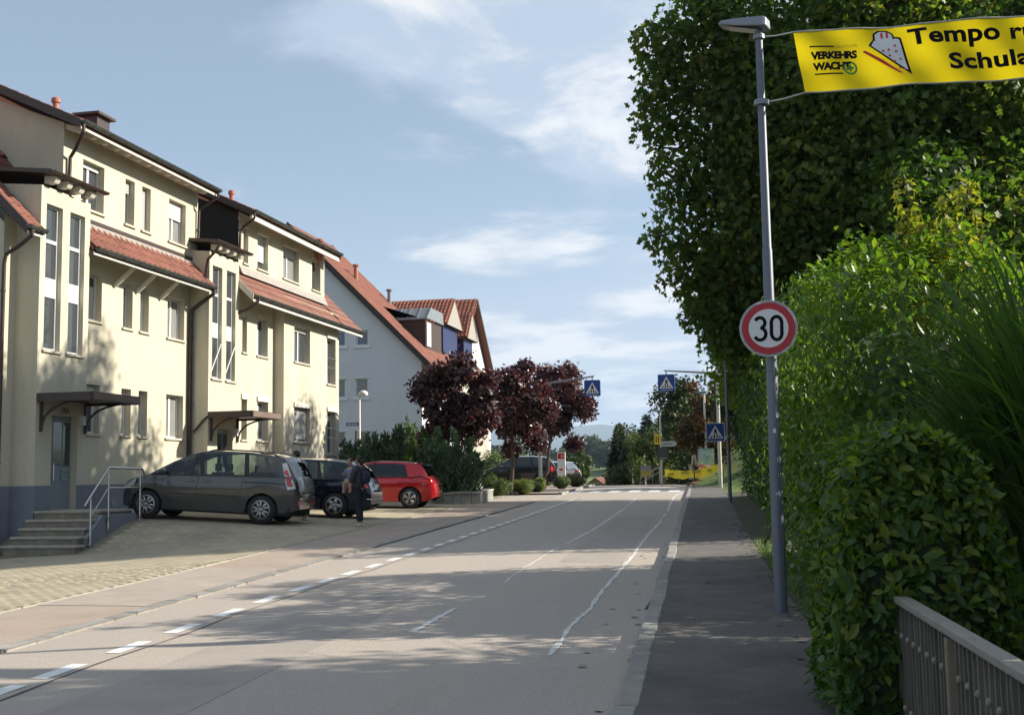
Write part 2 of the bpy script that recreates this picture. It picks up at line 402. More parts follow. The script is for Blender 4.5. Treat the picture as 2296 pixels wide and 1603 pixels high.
# ground sheet to the horizon
def make_ground():
    xs = [-9000, -4000, -2000, -1000, -500, -250, -120, -70]+list(np.arange(-48, 24.1, 1.2))+[30, 45, 70, 120, 250, 500, 1000, 2000, 4000, 9000]
    ys = [-4000, -1000, -300, -100, -40, -20]+list(np.arange(-12, 100, 1.2))+list(np.arange(104, 400, 15))+[450, 500, 550, 600, 660, 720, 800, 900, 1000, 1200, 1500, 2000, 3000, 5000, 9000, 16000]
    vs = []; fs = []; n = len(xs); mi = []
    for Y in ys:
        for X in xs:
            z = terrain(X, Y)-0.09
            if abs(X) > 60 or Y > 120 or Y < -20: z -= 0.25
            if XPE(Y) - 0.3 > X > -19 and 5 < Y < 46: z -= 0.1
            if Y > 400: z += 14*math.sin(X*0.004+1.1)*sst((Y-400)/500)*sst((3000-Y)/1500)
            vs.append((X, Y, z))
    for j in range(len(ys)-1):
        for i in range(n-1):
            k = j*n+i; fs.append((k, k+1, k+n+1, k+n)); mi.append(1 if ys[j] > 110 or abs(xs[i]) > 48 else 0)
    me = bpy.data.meshes.new('ground'); me.from_pydata(vs, [], fs); me.update()
    me.materials.append(M_soil); me.materials.append(M_meadow); me.polygons.foreach_set('material_index', mi)
    o = link('ground', me, None); o['kind'] = 'structure'
make_ground()
flat = lambda X, Y: zp(Y)+0.025*(1-((X-(XL(Y)+XR(Y))/2)/2.8)**2)      # slightly crowned carriageway
YE = 88
road = strip_sheet('road', M_asph, lambda Y: XL(Y)-0.03, lambda Y: XR(Y)+0.03, -15, YE, flat, 12, 110)
pav_r = strip_sheet('pavement_right', M_asphR, lambda Y: XR(Y)+0.13, XPR, -15, YE, lambda X, Y: zp(Y)+0.1, 4, 110)
# the side street mouth on the left interrupts the left pavement
pav_l = strip_sheet('pavement_left', M_red, XPE, lambda Y: XL(Y)-0.13, -15, 41.5, lambda X, Y: zp(Y)+0.028, 4, 70)
side_street = strip_sheet('side_street', M_asph, lambda Y: -60.0, lambda Y: XL(Y)-0.03, 41.5, 49.5, lambda X, Y: zp(Y)+0.004+max(0, XL(Y)-X-2)*0.008, 40, 10)
pav_l2 = strip_sheet('pavement_far_left', M_red, lambda Y: XPE(Y)-1.5, lambda Y: XL(Y)-0.13, 49.5, YE, lambda X, Y: zp(Y)+0.07, 4, 50)
for (ya, yb, xa_, xb_) in [(11.6, 15.9, 0.02, 0.98), (27.2, 29.6, 0.02, 0.7)]:
    p = strip_sheet('repair_patch', M_redpatch, lambda Y: XPE(Y)+(XL(Y)-XPE(Y))*xa_, lambda Y: XPE(Y)+(XL(Y)-XPE(Y))*xb_-0.14, ya, yb, lambda X, Y: zp(Y)+0.032+0*X, 3, 10, None, parent=pav_l)
# verge / lawn on the right by the crossing, lawn behind
lawn = strip_sheet('lawn', M_grass, XPR, lambda Y: 16.0, 46, YE, lambda X, Y: terrain(X, Y)+0.0, 24, 40)
garden = strip_sheet('garden_ground', M_soil, XPR, lambda Y: 14.0, -15, 46, lambda X, Y: terrain(X, Y), 14, 60)

# kerbs: one stone after the other
def kerb(name, edge, ya, yb, L, w, top, m, side, jag=0.0):
    holder = None; Y = ya; i = 0; me = None
    root = bpy.data.objects.new(name, None); COL.objects.link(root); root['kind'] = 'structure'
    while Y < yb:
        l = L*(0.9+0.2*random.random()) if jag else L
        y2 = min(yb, Y+l-0.012); a = edge(Y); b = edge(y2); mb = MB()
        dx = random.uniform(-jag, jag); h1, h2 = top(Y)+random.uniform(-jag, jag)*0.3, top(y2)+random.uniform(-jag, jag)*0.3
        x0a, x1a, x0b, x1b = a+dx, a+side*w+dx, b+dx, b+side*w+dx
        c = 0.012
        mb.add([(x0a, Y, h1-.25), (x1a, Y, h1-.25), (x1b, y2, h2-.25), (x0b, y2, h2-.25), (x0a, Y, h1-c), (x1a, Y, h1-c), (x1b, y2, h2-c), (x0b, y2, h2-c),
                (x0a+c*side, Y+c, h1), (x1a-c*side, Y+c, h1), (x1b-c*side, y2-c, h2), (x0b+c*side, y2-c, h2)],
               [(0, 1, 5, 4), (1, 2, 6, 5), (2, 3, 7, 6), (3, 0, 4, 7), (4, 5, 9, 8), (5, 6, 10, 9), (6, 7, 11, 10), (7, 4, 8, 11), (8, 9, 10, 11)])
        mb.build('kerbstone', m, root, fix=True); Y += l
    return root
kerb('kerb_right', XR, -6, 66, 1.0, 0.14, lambda Y: zp(Y)+0.108, M_kerb, 1, 0.012)
kerb('kerb_left', XL, 2, 41.3, 0.5, -0.14, lambda Y: zp(Y)+0.032, M_kerb, 1, 0.014)
kerb('kerb_far_left', lambda Y: XL(Y)+0.0, 49.5, 66, 1.0, -0.14, lambda Y: zp(Y)+0.1, M_kerb, 1, 0.01)
# thin edging between forecourt and pavement
kerb('edging_left', lambda Y: XPE(Y), 4, 41.0, 1.0, 0.05, lambda Y: zp(Y)+0.042, mat('edging stone', (0.30, 0.27, 0.21), 0.9, var=0.2, vscale=6, rnd=0.1), 1, 0.004)

# painted dashes of the cycle lane, zebra, crack_filler, painted shadow lines
def mark(name, pts, m, dz=0.004, parent=road):
    mb = MB(); mb.poly([(p[0], p[1], flat(p[0], p[1])+dz) for p in pts]); o = mb.build(name, m, parent, fix=False); return o
def dash_x(Y): return float(np.interp(Y, [5, 8, 12.5, 17.7, 19.75, 30, 45], [-5.08, -5.30, -5.64, -5.82, -5.90, -6.42, -7.25]))
pix = [(10, 1557), (148, 1505), (297, 1451), (418, 1409), (520, 1373), (605, 1344), (678, 1319), (744, 1301), (797, 1284), (845, 1268), (890, 1254), (930, 1242), (966, 1231)]
ys_d = [surf(x, y, flat)[1] for x, y in pix]
step = (ys_d[-1]-ys_d[3])/(len(ys_d)-4)
y = ys_d[-1]
while y < 42: y += step; ys_d.append(y)
y = ys_d[0]
while y > 3: y -= step; ys_d.insert(0, y)
for Y in ys_d:
    a, b = Y-0.29*step, Y+0.29*step; xa, xb = dash_x(a), dash_x(b)
    mark('lane_dash', [(xa-.07, a), (xa+.07, a), (xb+.07, b), (xb-.07, b)], M_white)
# seam beside the dashes and the old longitudinal joint
def ribbon(name, pts, w, m, dz=0.004, jag=0.0, parent=road):
    mb = MB(); n = len(pts); P = []
    for i, (x, Y) in enumerate(pts):
        ww = w*(1+jag*random.uniform(-1, 1)); P.append((x-ww/2, Y, x+ww/2))
    for i in range(n-1):
        a, b = P[i], P[i+1]
        mb.quad((a[0], a[1], flat(a[0], a[1])+dz), (a[2], a[1], flat(a[2], a[1])+dz), (b[2], b[1], flat(b[2], b[1])+dz), (b[0], b[1], flat(b[0], b[1])+dz))
    return mb.build(name, m, parent, fix=False)
ribbon('seam', [(dash_x(Y)+0.16+0.025*math.sin(Y*2.1), Y) for Y in np.arange(4, 44, 0.35)], 0.022, M_seam_shadow, jag=0.5)
def px_line(pts, n=30, wob=0.0):
    q = [surf(x, y, flat) for x, y in pts]; q = np.array([(p[0], p[1]) for p in q]); s = np.linspace(0, len(q)-1, n)
    return [(float(np.interp(t, range(len(q)), q[:, 0]))+random.uniform(-wob, wob), float(np.interp(t, range(len(q)), q[:, 1]))) for t in s]
ribbon('crack_filler', px_line([(1235, 1470), (1290, 1392), (1322, 1367), (1335, 1345), (1380, 1290), (1415, 1253), (1448, 1205), (1478, 1172), (1492, 1150)], 60, 0.018), 0.044, M_paint_old, jag=0.55)
ribbon('crack_filler', px_line([(1497, 1147), (1504, 1128), (1513, 1112), (1530, 1104)], 24, 0.02), 0.07, M_paint_old, jag=0.5)
ribbon('crack_filler', px_line([(1130, 1306), (1180, 1270), (1250, 1228)], 20, 0.015), 0.025, M_paint_old, jag=0.4)
ribbon('crack_filler', px_line([(1270, 1219), (1330, 1187), (1400, 1140), (1425, 1118)], 26, 0.012), 0.055, M_paint_old, jag=0.4)
ribbon('crack_filler', px_line([(925, 1418), (1020, 1364)], 14, 0.012), 0.06, M_paint_old, jag=0.4)
ribbon('shadow_line', px_line([(300, 1440), (600, 1441), (900, 1452)], 30, 0.01), 0.01, M_seam_shadow, jag=0.5)  # cast shadow of pole and wires, painted as a thin dark ribbon
ribbon('shadow_line', px_line([(700, 1300), (860, 1295), (1010, 1290)], 30, 0.01), 0.01, M_seam_shadow, jag=0.5)  # another thin cast shadow painted across the road
# darker, polished strips and a repaired rectangle
M_rep = mat('asphalt repair', (0.345, 0.302, 0.265), 0.85, speck=0.2, sscale=95, var=0.12, vscale=1.5, bump=0.5, bscale=130)
def patch_px(pts): mark('asphalt_patch', [tuple(surf(x, y, flat)[:2]) for x, y in pts], M_rep, 0.002)
for (xa_, ya, yb) in ((-4.6, 4.5, 13.2), (-2.55, 17.0, 30.0)):
    mb = MB(); n = 24
    for i in range(n):
        a, b_ = ya+(yb-ya)*i/n, ya+(yb-ya)*(i+1)/n; sh = lambda q: -0.058*(q-8)
        mb.quad(*[(x, q, flat(x, q)+.002) for x, q in ((xa_+sh(a), a), (xa_+.95+sh(a), a), (xa_+.95+sh(b_), b_), (xa_+sh(b_), b_))])
    mb.build('asphalt_patch', M_rep, road, fix=False)
# zebra crossing
zb = 51.2
for i in range(7):
    x0 = XL(zb)+0.25+i*0.9-0.2
    if x0+0.5 > XR(zb): break
    mark('zebra_stripe', [(x0, zb), (x0+.5, zb), (x0+.5-.17, zb+3.2), (x0-.17, zb+3.2)], M_white)
for i in range(7):
    Y = 46.0+i*0.9; mark('zebra_edge_dash', [(XL(Y)+.3-.2, Y), (XL(Y)+.42-.2, Y), (XL(Y)+.40-.2, Y+.5), (XL(Y)+.28-.2, Y+.5)], M_white)

# forecourt pavers
def make_pavers():
    base = strip_sheet('forecourt', M_joint, lambda Y: -16.6, lambda Y: XPE(Y)-0.0, -6, 40.6, lambda X, Y: lot(X, Y)-0.003, 40, 220)
    pw, pl = 0.20, 0.20; T = np.array([[0, 0, 0], [1, 0, 0], [1, 1, 0], [0, 1, 0], [.03, .03, 1], [.97, .03, 1], [.97, .97, 1], [.03, .97, 1]])
    F = [(0, 1, 5, 4), (1, 2, 6, 5), (2, 3, 7, 6), (3, 0, 4, 7), (4, 5, 6, 7)]
    cells = []
    Y = 9.0; row = 0
    while Y < 40.3:
        X = XPE(Y)-0.22; X -= (row % 2)*0.1+random.uniform(0, .015); 
        while X > -16.2:
            if not (X < -13.9 and Y > 21.2 and Y < 24.1 and X > -15.9): cells.append((X, Y))
            X -= pw
        Y += pl*0.62; row += 1
    cells = np.array(cells); N = len(cells)
    def piece(X, Y):
        x0, x1, y0, y1 = X+.003, X+pw-.003, Y+.003, Y+pl*0.62-.003
        o = []
        for t in T:
            x = x0+(x1-x0)*t[0]; y = y0+(y1-y0)*t[1]; o.append((x, y, lot(x, y)-0.012+t[2]*0.0135))
        return o
    # the pieces nearest to the camera that show largest are objects of their own
    d = np.hypot(cells[:, 0], cells[:, 1]); d = np.where((cells[:, 1] > 14) & (cells[:, 0] > -13), d, 1e3); order = np.argsort(d); own = set(order[:300].tolist())
    rest = [piece(*cells[i]) for i in range(N) if i not in own]
    me = np_mesh('pavers', np.array(rest).reshape(-1, 3), F, len(rest), 8, rng.random(len(rest)))
    o = link('pavers', me, M_paver, base); o['kind'] = 'stuff'
    unit_me = None
    for i in order[:300]:
        c = cells[i]; pc = np.array(piece(*c)); org = pc[0].copy()
        if unit_me is None:
            mb = MB(); mb.add((pc-org).tolist(), F); unit_me = mb.mesh('paver'); unit_me.materials.append(M_paver)
        ob = bpy.data.objects.new('paver', unit_me); COL.objects.link(ob); ob.parent = base; ob.location = org+np.array([0, 0, random.uniform(-.002, .003)])
make_pavers()
# ------------------------------------------------------------------ houses
M_cream = mat('cream render', (0.53, 0.485, 0.37), 0.9, speck=.06, sscale=60, var=0.07, vscale=0.9, bump=0.25, bscale=90, streak=0.12)
M_cream2 = mat('cream render second house', (0.52, 0.48, 0.375), 0.9, speck=.06, sscale=60, var=0.09, vscale=0.8, bump=0.25, bscale=90, streak=0.16)
M_plinth = mat('grey blue plinth', (0.17, 0.185, 0.215), 0.85, var=0.12, vscale=3, bump=0.2, bscale=60)
M_brown = mat('dark brown metal', (0.048, 0.028, 0.022), 0.45, var=0.2, vscale=6)
M_brown_sunlit = mat('sunlit brown board', (0.15, 0.105, 0.085), 0.75, var=0.25, vscale=4, stretch=(1, 0.2, 1))  # lighter brown for the canopy front, sunlight put into the colour
M_tile = mat('red roof tile', (0.205, 0.078, 0.052), 0.75, var=0.12, vscale=2, rnd=0.22, bump=0.2, bscale=50)
M_tile2 = mat('weathered roof tile', (0.20, 0.085, 0.058), 0.8, var=0.2, vscale=1.3, rnd=0.18, bump=0.3, bscale=40)
M_tiledark = mat('dark red roof tile', (0.25, 0.082, 0.045), 0.75, var=0.12, vscale=2, rnd=0.2)
M_tilebase = mat('roof underlay', (0.15, 0.055, 0.035), 0.9)
M_wood_w = mat('white painted wood', (0.60, 0.57, 0.49), 0.7, var=0.06, vscale=4)
M_frame = mat('white window frame', (0.66, 0.66, 0.65), 0.4)
M_pane = mat('window pane', (0.05, 0.055, 0.058), 0.04, spec=0.8)
M_pane_c = mat('curtained pane', (0.22, 0.22, 0.21), 0.25, var=0.35, vscale=6, stretch=(1, 6, 0.4), spec=0.6)
M_sill = mat('stone sill', (0.48, 0.43, 0.35), 0.8, var=0.1, vscale=5)
M_shut = mat('roller shutter', (0.58, 0.58, 0.55), 0.55)
M_shutg = mat('grey roller shutter', (0.42, 0.42, 0.41), 0.55)
M_slate = mat('black slate cladding', (0.012, 0.012, 0.013), 0.85, var=0.2, vscale=4)
M_lead = mat('lead flashing', (0.30, 0.27, 0.24), 0.55, var=0.2, vscale=5)
M_gutter = mat('green copper gutter', (0.075, 0.082, 0.075), 0.4, metal=0.4, var=0.3, vscale=4)
M_reveal = M_cream

def wall_x(mb, X, y0, y1, z0, z1, holes, depth):
    """wall in the plane X facing +X with openings and their reveals"""
    ys = sorted({y0, y1, *[h for o in holes for h in (o[0], o[1])]}); zs = sorted({z0, z1, *[h for o in holes for h in (o[2], o[3])]})
    for a, b in zip(ys[:-1], ys[1:]):
        for c, d in zip(zs[:-1], zs[1:]):
            m1, m2 = (a+b)/2, (c+d)/2
            if any(o[0] < m1 < o[1] and o[2] < m2 < o[3] for o in holes): continue
            mb.quad((X, a, c), (X, b, c), (X, b, d), (X, a, d))
    for (a, b, c, d) in [o[:4] for o in holes]:
        q = X-depth
        mb.quad((X, a, c), (X, a, d), (q, a, d), (q, a, c)); mb.quad((X, b, c), (q, b, c), (q, b, d), (X, b, d))
        mb.quad((X, a, d), (X, b, d), (q, b, d), (q, a, d)); mb.quad((X, a, c), (q, a, c), (q, b, c), (X, b, c))
def window_x(parent, X, y0, y1, z0, z1, depth=0.2, mull=0, shutter=0.0, pane=None, rows=None, sill=True, header=False, tilt=False, g=None):
    """window in a wall facing +X: frame > pane, sill, shutter"""
    q = X-depth; fw = 0.055; mb = MB()
    mb.box((q-.03, y0+.002, z0+.002), (q+.03, y0+fw, z1-.002)); mb.box((q-.03, y1-fw, z0+.002), (q+.03, y1-.002, z1-.002))
    mb.box((q-.027, y0+fw, z0+.002), (q+.027, y1-fw, z0+fw)); mb.box((q-.027, y0+fw, z1-fw), (q+.027, y1-fw, z1-.002))
    for k in range(mull):
        ym = y0+(y1-y0)*(k+1)/(mull+1); mb.box((q-.024, ym-.04, z0+fw), (q+.024, ym+.04, z1-fw))
    zc = [z0]
    if rows:
        for (a, b) in rows: mb.box((q-.024, y0+fw, a), (q+.026, y1-fw, b))
    w = mb.build('window', M_frame, parent)
    mp = MB(); mp.quad((q-.005, y0+.03, z0+.03), (q-.005, y1-.03, z0+.03), (q-.005, y1-.03, z1-.03), (q-.005, y0+.03, z1-.03))
    mp.build('pane', pane or M_pane, w)
    if sill:
        ms = MB(); ms.prism([(q+.03, y0-.05, z0-.045), (X+.055, y0-.05, z0-.06), (X+.055, y0-.05, z0-.005), (q+.03, y0-.05, z0+.012)], (0, y1-y0+.1, 0)); ms.build('sill', M_sill, w)
    if shutter > 0:
        ms = MB(); h = (z1-z0)*shutter; n = max(2, int(h/0.06))
        for k in range(n):
            za = z1-h*(k+1)/n; zb_ = z1-h*k/n
            ms.prism([(q+.035, y0+.01, za), (q+.05, y0+.01, za+.004), (q+.055, y0+.01, (za+zb_)/2), (q+.05, y0+.01, zb_-.006), (q+.035, y0+.01, zb_)], (0, y1-y0-.02, 0))
        ms.build('shutter', M_shut if random.random() < 0.75 else M_shutg, w)
    if header:
        ms = MB(); ms.box((X+.002, y0-.04, z1+.002), (X+.05, y1+.04, z1+.16)); ms.build('shutter_box', M_cream2 if header == 1 else M_wood_w, w)
    if tilt:
        ms = MB(); ms.bar((q+.035, y0+.09, z0+.1), (q+.16, y1-.09, z0+1.05), .03, .03); ms.build('tilted_sash', M_frame, w)
    return w
_tile_cache = {}
def tile_mesh(tw, tl, m, flatt=False):
    k = (round(tw, 3), round(tl, 3), m.name, flatt)
    if k in _tile_cache: return _tile_cache[k]
    mb = MB(); xs = [0, .18, .42, .68, .9, 1.0]; hs = [.012, .045, .055, .02, .008, .012]
    if flatt: hs = [.0, .012, .012, .012, .012, .0]
    top = [(x*tw, 0, h+.012) for x, h in zip(xs, hs)]; bk = [(x*tw, tl*1.12, h-.012) for x, h in zip(xs, hs)]; lip = [(x*tw, 0, h-.02) for x, h in zip(xs, hs)]
    n = len(xs); mb.add(top+bk+lip, [(i, i+1, n+i+1, n+i) for i in range(n-1)]+[(2*n+i, 2*n+i+1, i+1, i) for i in range(n-1)])
    me = mb.mesh('tile'); me.materials.append(m); _tile_cache[k] = me; return me
def tile_field(parent, o, u, v, nu, nv, tw, tl, m, flatt=False, joined=False, skip=None):
    u = np.array(u, float); u /= np.linalg.norm(u); v = np.array(v, float); v /= np.linalg.norm(v); n = np.cross(u, v); o = np.array(o, float)
    me = tile_mesh(tw, tl, m, flatt)
    if joined:
        base = np.array([x.co[:] for x in me.vertices]); F = [tuple(p.vertices) for p in me.polygons]; N = 0; V = []
        for i in range(nu):
            for j in range(nv):
                if skip and skip(i, j): continue
                V.append(o+u*(i*tw)+v*(j*tl)+base[:, :1]*u+base[:, 1:2]*v+base[:, 2:]*n); N += 1
        me2 = np_mesh('tiles', np.concatenate(V), F, N, len(base), rng.random(N)); ob = link('tiles', me2, m, parent); ob['kind'] = 'stuff'; return
    for i in range(nu):
        for j in range(nv):
            if skip and skip(i, j): continue
            p = o+u*(i*tw)+v*(j*tl)
            ob = bpy.data.objects.new('tile', me); COL.objects.link(ob); ob.parent = parent
            ob.matrix_basis = Matrix(((u[0], v[0], n[0], p[0]), (u[1], v[1], n[1], p[1]), (u[2], v[2], n[2], p[2]), (0, 0, 0, 1)))
def gutter_y(parent, X, z, y0, y1, m=None, r=0.075):
    mb = MB(); n = 8
    for k in range(n):
        a0, a1 = math.pi*(1+k/n), math.pi*(1+(k+1)/n)
        mb.quad((X+r*math.cos(a0), y0, z+r*math.sin(a0)), (X+r*math.cos(a1), y0, z+r*math.sin(a1)), (X+r*math.cos(a1), y1, z+r*math.sin(a1)), (X+r*math.cos(a0), y1, z+r*math.sin(a0)))
    mb.poly([(X+r*math.cos(math.pi*(1+k/n)), y0, z+r*math.sin(math.pi*(1+k/n))) for k in range(n+1)])
    mb.poly([(X+r*math.cos(math.pi*(1+k/n)), y1, z+r*math.sin(math.pi*(1+k/n))) for k in range(n+1)])
    mb.tube([(X+r, y0, z), (X+r, y1, z)], 0.012, 6)
    yy = y0+0.4
    while yy < y1: mb.tube([(X+r*math.cos(math.pi*(1+k/6)), yy, z-.004+r*1.06*math.sin(math.pi*(1+k/6))) for k in range(7)], 0.008, 4); yy += 0.75
    return mb.build('gutter', m or M_gutter, parent, smooth=True)
def downpipe(parent, path, r=0.045, m=None):
    mb = MB(); mb.tube(path, r, 10)
    a, b = np.array(path[-2]), np.array(path[-1]); L_ = np.linalg.norm(b-a); k = 0.6
    while k < L_-0.3: p = a+(b-a)*k/L_; mb.tube([p-np.array([0, 0, .03]), p+np.array([0, 0, .03])], r*1.25, 10); k += 1.9
    return mb.build('downpipe', m or M_brown, parent, smooth=True)
def bezier3(p, q, s, n=8):
    p, q, s = map(np.array, (p, q, s)); return [(1-t)**2*p+2*t*(1-t)*q+t*t*s for t in np.linspace(0, 1, n)]

def stair_tower(parent, XT, XB, y0, y1, zb, ztop, cream, number=None):
    """projecting stair tower with slit windows, canopy, door"""
    dy = y0-22.55
    w1 = (y0+.20, y0+.82, 4.55, 7.9); w2 = (y0+1.11, y0+1.72, 4.55, 7.9); dr = (y0+.6, y0+1.6, 0.95, 3.09)
    mb = MB(); wall_x(mb, XT, y0, y1, zb, ztop, [w1, w2, dr], 0.2)
    mb.quad((XB, y0, zb), (XT, y0, zb), (XT, y0, ztop), (XB, y0, ztop+.18)); mb.quad((XT, y1, zb), (XB, y1, zb), (XB, y1, ztop+.18), (XT, y1, ztop))
    t = mb.build('stair_tower', cream, parent, fix=False)
    for w in (w1, w2):
        window_x(parent, XT, *w, depth=0.14, rows=[(7.03, 7.11), (5.78, 6.22)], pane=M_pane, tilt=(number is None))
    # plinth skin
    for lo_, hi_ in (((XT-.58, y0-.014, zb), (XT+.014, y0+.598, 1.5)), ((XT-.1, y0+1.602, zb), (XT+.014, y1+.01, 1.5))): MB().box(lo_, hi_).build('plinth', M_plinth, parent)
    # roof slab with visible rafter heads
    mr = MB(); xo = XT+.34; sl = -0.11
    zf = lambda x: ztop+.30+sl*(x-XT)
    mr.prism([(XB-.6, y0-.14, zf(XB-.6)-.05), (xo, y0-.14, zf(xo)-.05), (xo, y0-.14, zf(xo)+.045), (XB-.6, y0-.14, zf(XB-.6)+.045)], (0, y1-y0+.28, 0))
    r_ = mr.build('tower_roof', M_brown, parent)
    for k in range(4):
        yy = y0+.25+k*(y1-y0-.5)/3; m2 = MB(); m2.prism([(XT-.05, yy-.09, zf(XT)-.24), (XT+.2, yy-.09, zf(XT+.2)-.2), (XT+.25, yy-.09, zf(XT+.25)-.12), (XT+.25, yy-.09, zf(XT+.25)-.055), (XT-.05, yy-.09, zf(XT)-.055)], (0, .18, 0)); m2.build('rafter', M_wood_w, parent)
    gutter_y(parent, xo+.02, zf(xo)+.01, y0-.14, y1+.16, M_brown, 0.05)
    # canopy
    xc = XT+1.37; c0, c1 = y0+.03, y1+.05
    mc = MB(); mc.box((XT+.004, c0, 3.42), (xc, c1, 3.54)); mc.box((xc-.03, c0-.004, 3.36), (xc+.02, c1+.004, 3.55))
    mc.box((XT+.002, c0-.024, 3.36), (xc-.03, c0, 3.55)); mc.box((XT+.002, c1, 3.36), (xc-.03, c1+.024, 3.55))
    can = mc.build('canopy', M_brown, parent)
    mf = MB(); mf.box((xc+.021, c0+.02, 3.38), (xc+.035, c1-.02, 3.535)); mf.build('fascia_board', M_brown_sunlit, can)
    for yy in (c0+.12, c1-.12):
        m2 = MB(); m2.tube([(XT+.05, yy, 2.75)]+list(bezier3((XT+.05, yy, 2.8), (XT+.1, yy, 3.3), (XT+.95, yy, 3.38), 9)), 0.028, 6); m2.bar((XT+.04, yy, 2.7), (XT+.04, yy, 3.42), .06, .05); m2.build('bracket', M_brown, can)
    # door
    q = XT-.2; md = MB(); a, b = dr[0], dr[1]
    M_door = mat('grey blue door', (0.20, 0.225, 0.25), 0.45, var=0.05); M_dg = mat('door glass', (0.04, 0.06, 0.055), 0.08, spec=0.7)
    md.box((q-.03, a+.003, .952), (q+.03, b-.003, 3.088)); d = md.build('door', M_door, parent)
    mg = MB(); mg.box((q+.031, a+.06, 1.72), (q+.036, a+.2, 3.0)); mg.box((q+.031, a+.3, 1.95), (q+.036, a+.62, 2.95)); mg.box((q+.031, a+.68, 1.95), (q+.036, b-.06, 2.95)); mg.build('door_glass', M_dg, d)
    mh = MB(); mh.tube([(q+.04, a+.27, 1.6), (q+.09, a+.27, 1.62), (q+.09, a+.27, 2.0), (q+.04, a+.27, 2.02)], 0.014, 6); mh.build('handle', mat('brushed steel', (0.55, 0.55, 0.53), 0.3, metal=1.0), d)
    ml = MB()
    for k in range(3): ml.box((q+.031, b-.38, 1.6+k*.11), (q+.06, b-.14, 1.69+k*.11))
    ml.build('letter_slot', mat('steel letter flap', (0.22, 0.25, 0.28), 0.4), d)
    mlamp = MB(); mlamp.box((XT+.005, b+.08, 2.9), (XT+.09, b+.2, 3.12)); mlamp.build('wall_lamp', M_frame, parent)
    if number:
        me = text_mesh(number, 0.2, 'CENTER', 0.004); me.transform(Matrix(((0, 0, 1, XT+.006), (1, 0, 0, y0+1.1), (0, 1, 0, 3.14), (0, 0, 0, 1)))); link('house_number', me, mat('brown numerals', (0.10, 0.075, 0.05), 0.6), parent)
    return t

def upper_roof(parent, Xg, zg, y0, y1, Xf, slope, depth_, tilem, nu_rows=10, fascia=True):
    """shallow roof above the top storey: gutter, rafters, soffit, tiles"""
    c, s = math.cos(slope), math.sin(slope)
    mr = MB(); x1 = Xg-depth_*c; z1 = zg+depth_*s
    mr.prism([(Xg, y0, zg-.10), (Xg, y0, zg-.01), (x1, y0, z1-.01), (x1, y0, z1-.10)], (0, y1-y0, 0)); rf = mr.build('roof', M_tilebase, parent)
    tile_field(rf, (Xg+.03, y0, zg+.0), (0, 1, 0), (-c, 0, s), int((y1-y0)/.25), nu_rows, .25, .34, tilem, joined=True)
    ms = MB(); ms.quad((Xg-.03, y0+.02, zg-.105), (Xg-.03, y1-.02, zg-.105), (Xf-.1, y1-.02, zg-.105+(Xg-.03-Xf+.1)*math.tan(slope)), (Xf-.1, y0+.02, zg-.105+(Xg-.03-Xf+.1)*math.tan(slope))); ms.build('soffit', M_wood_w, rf)
    for yy in (y0-.03, y1):
        MB().prism([(Xg+.02, yy, zg-.17), (Xg+.02, yy, zg+.05), (x1, yy, z1+.05), (x1, yy, z1-.17)], (0, .03, 0)).build('verge_board', M_brown, rf)
    gutter_y(parent, Xg+.06, zg+.02, y0, y1)
    return rf

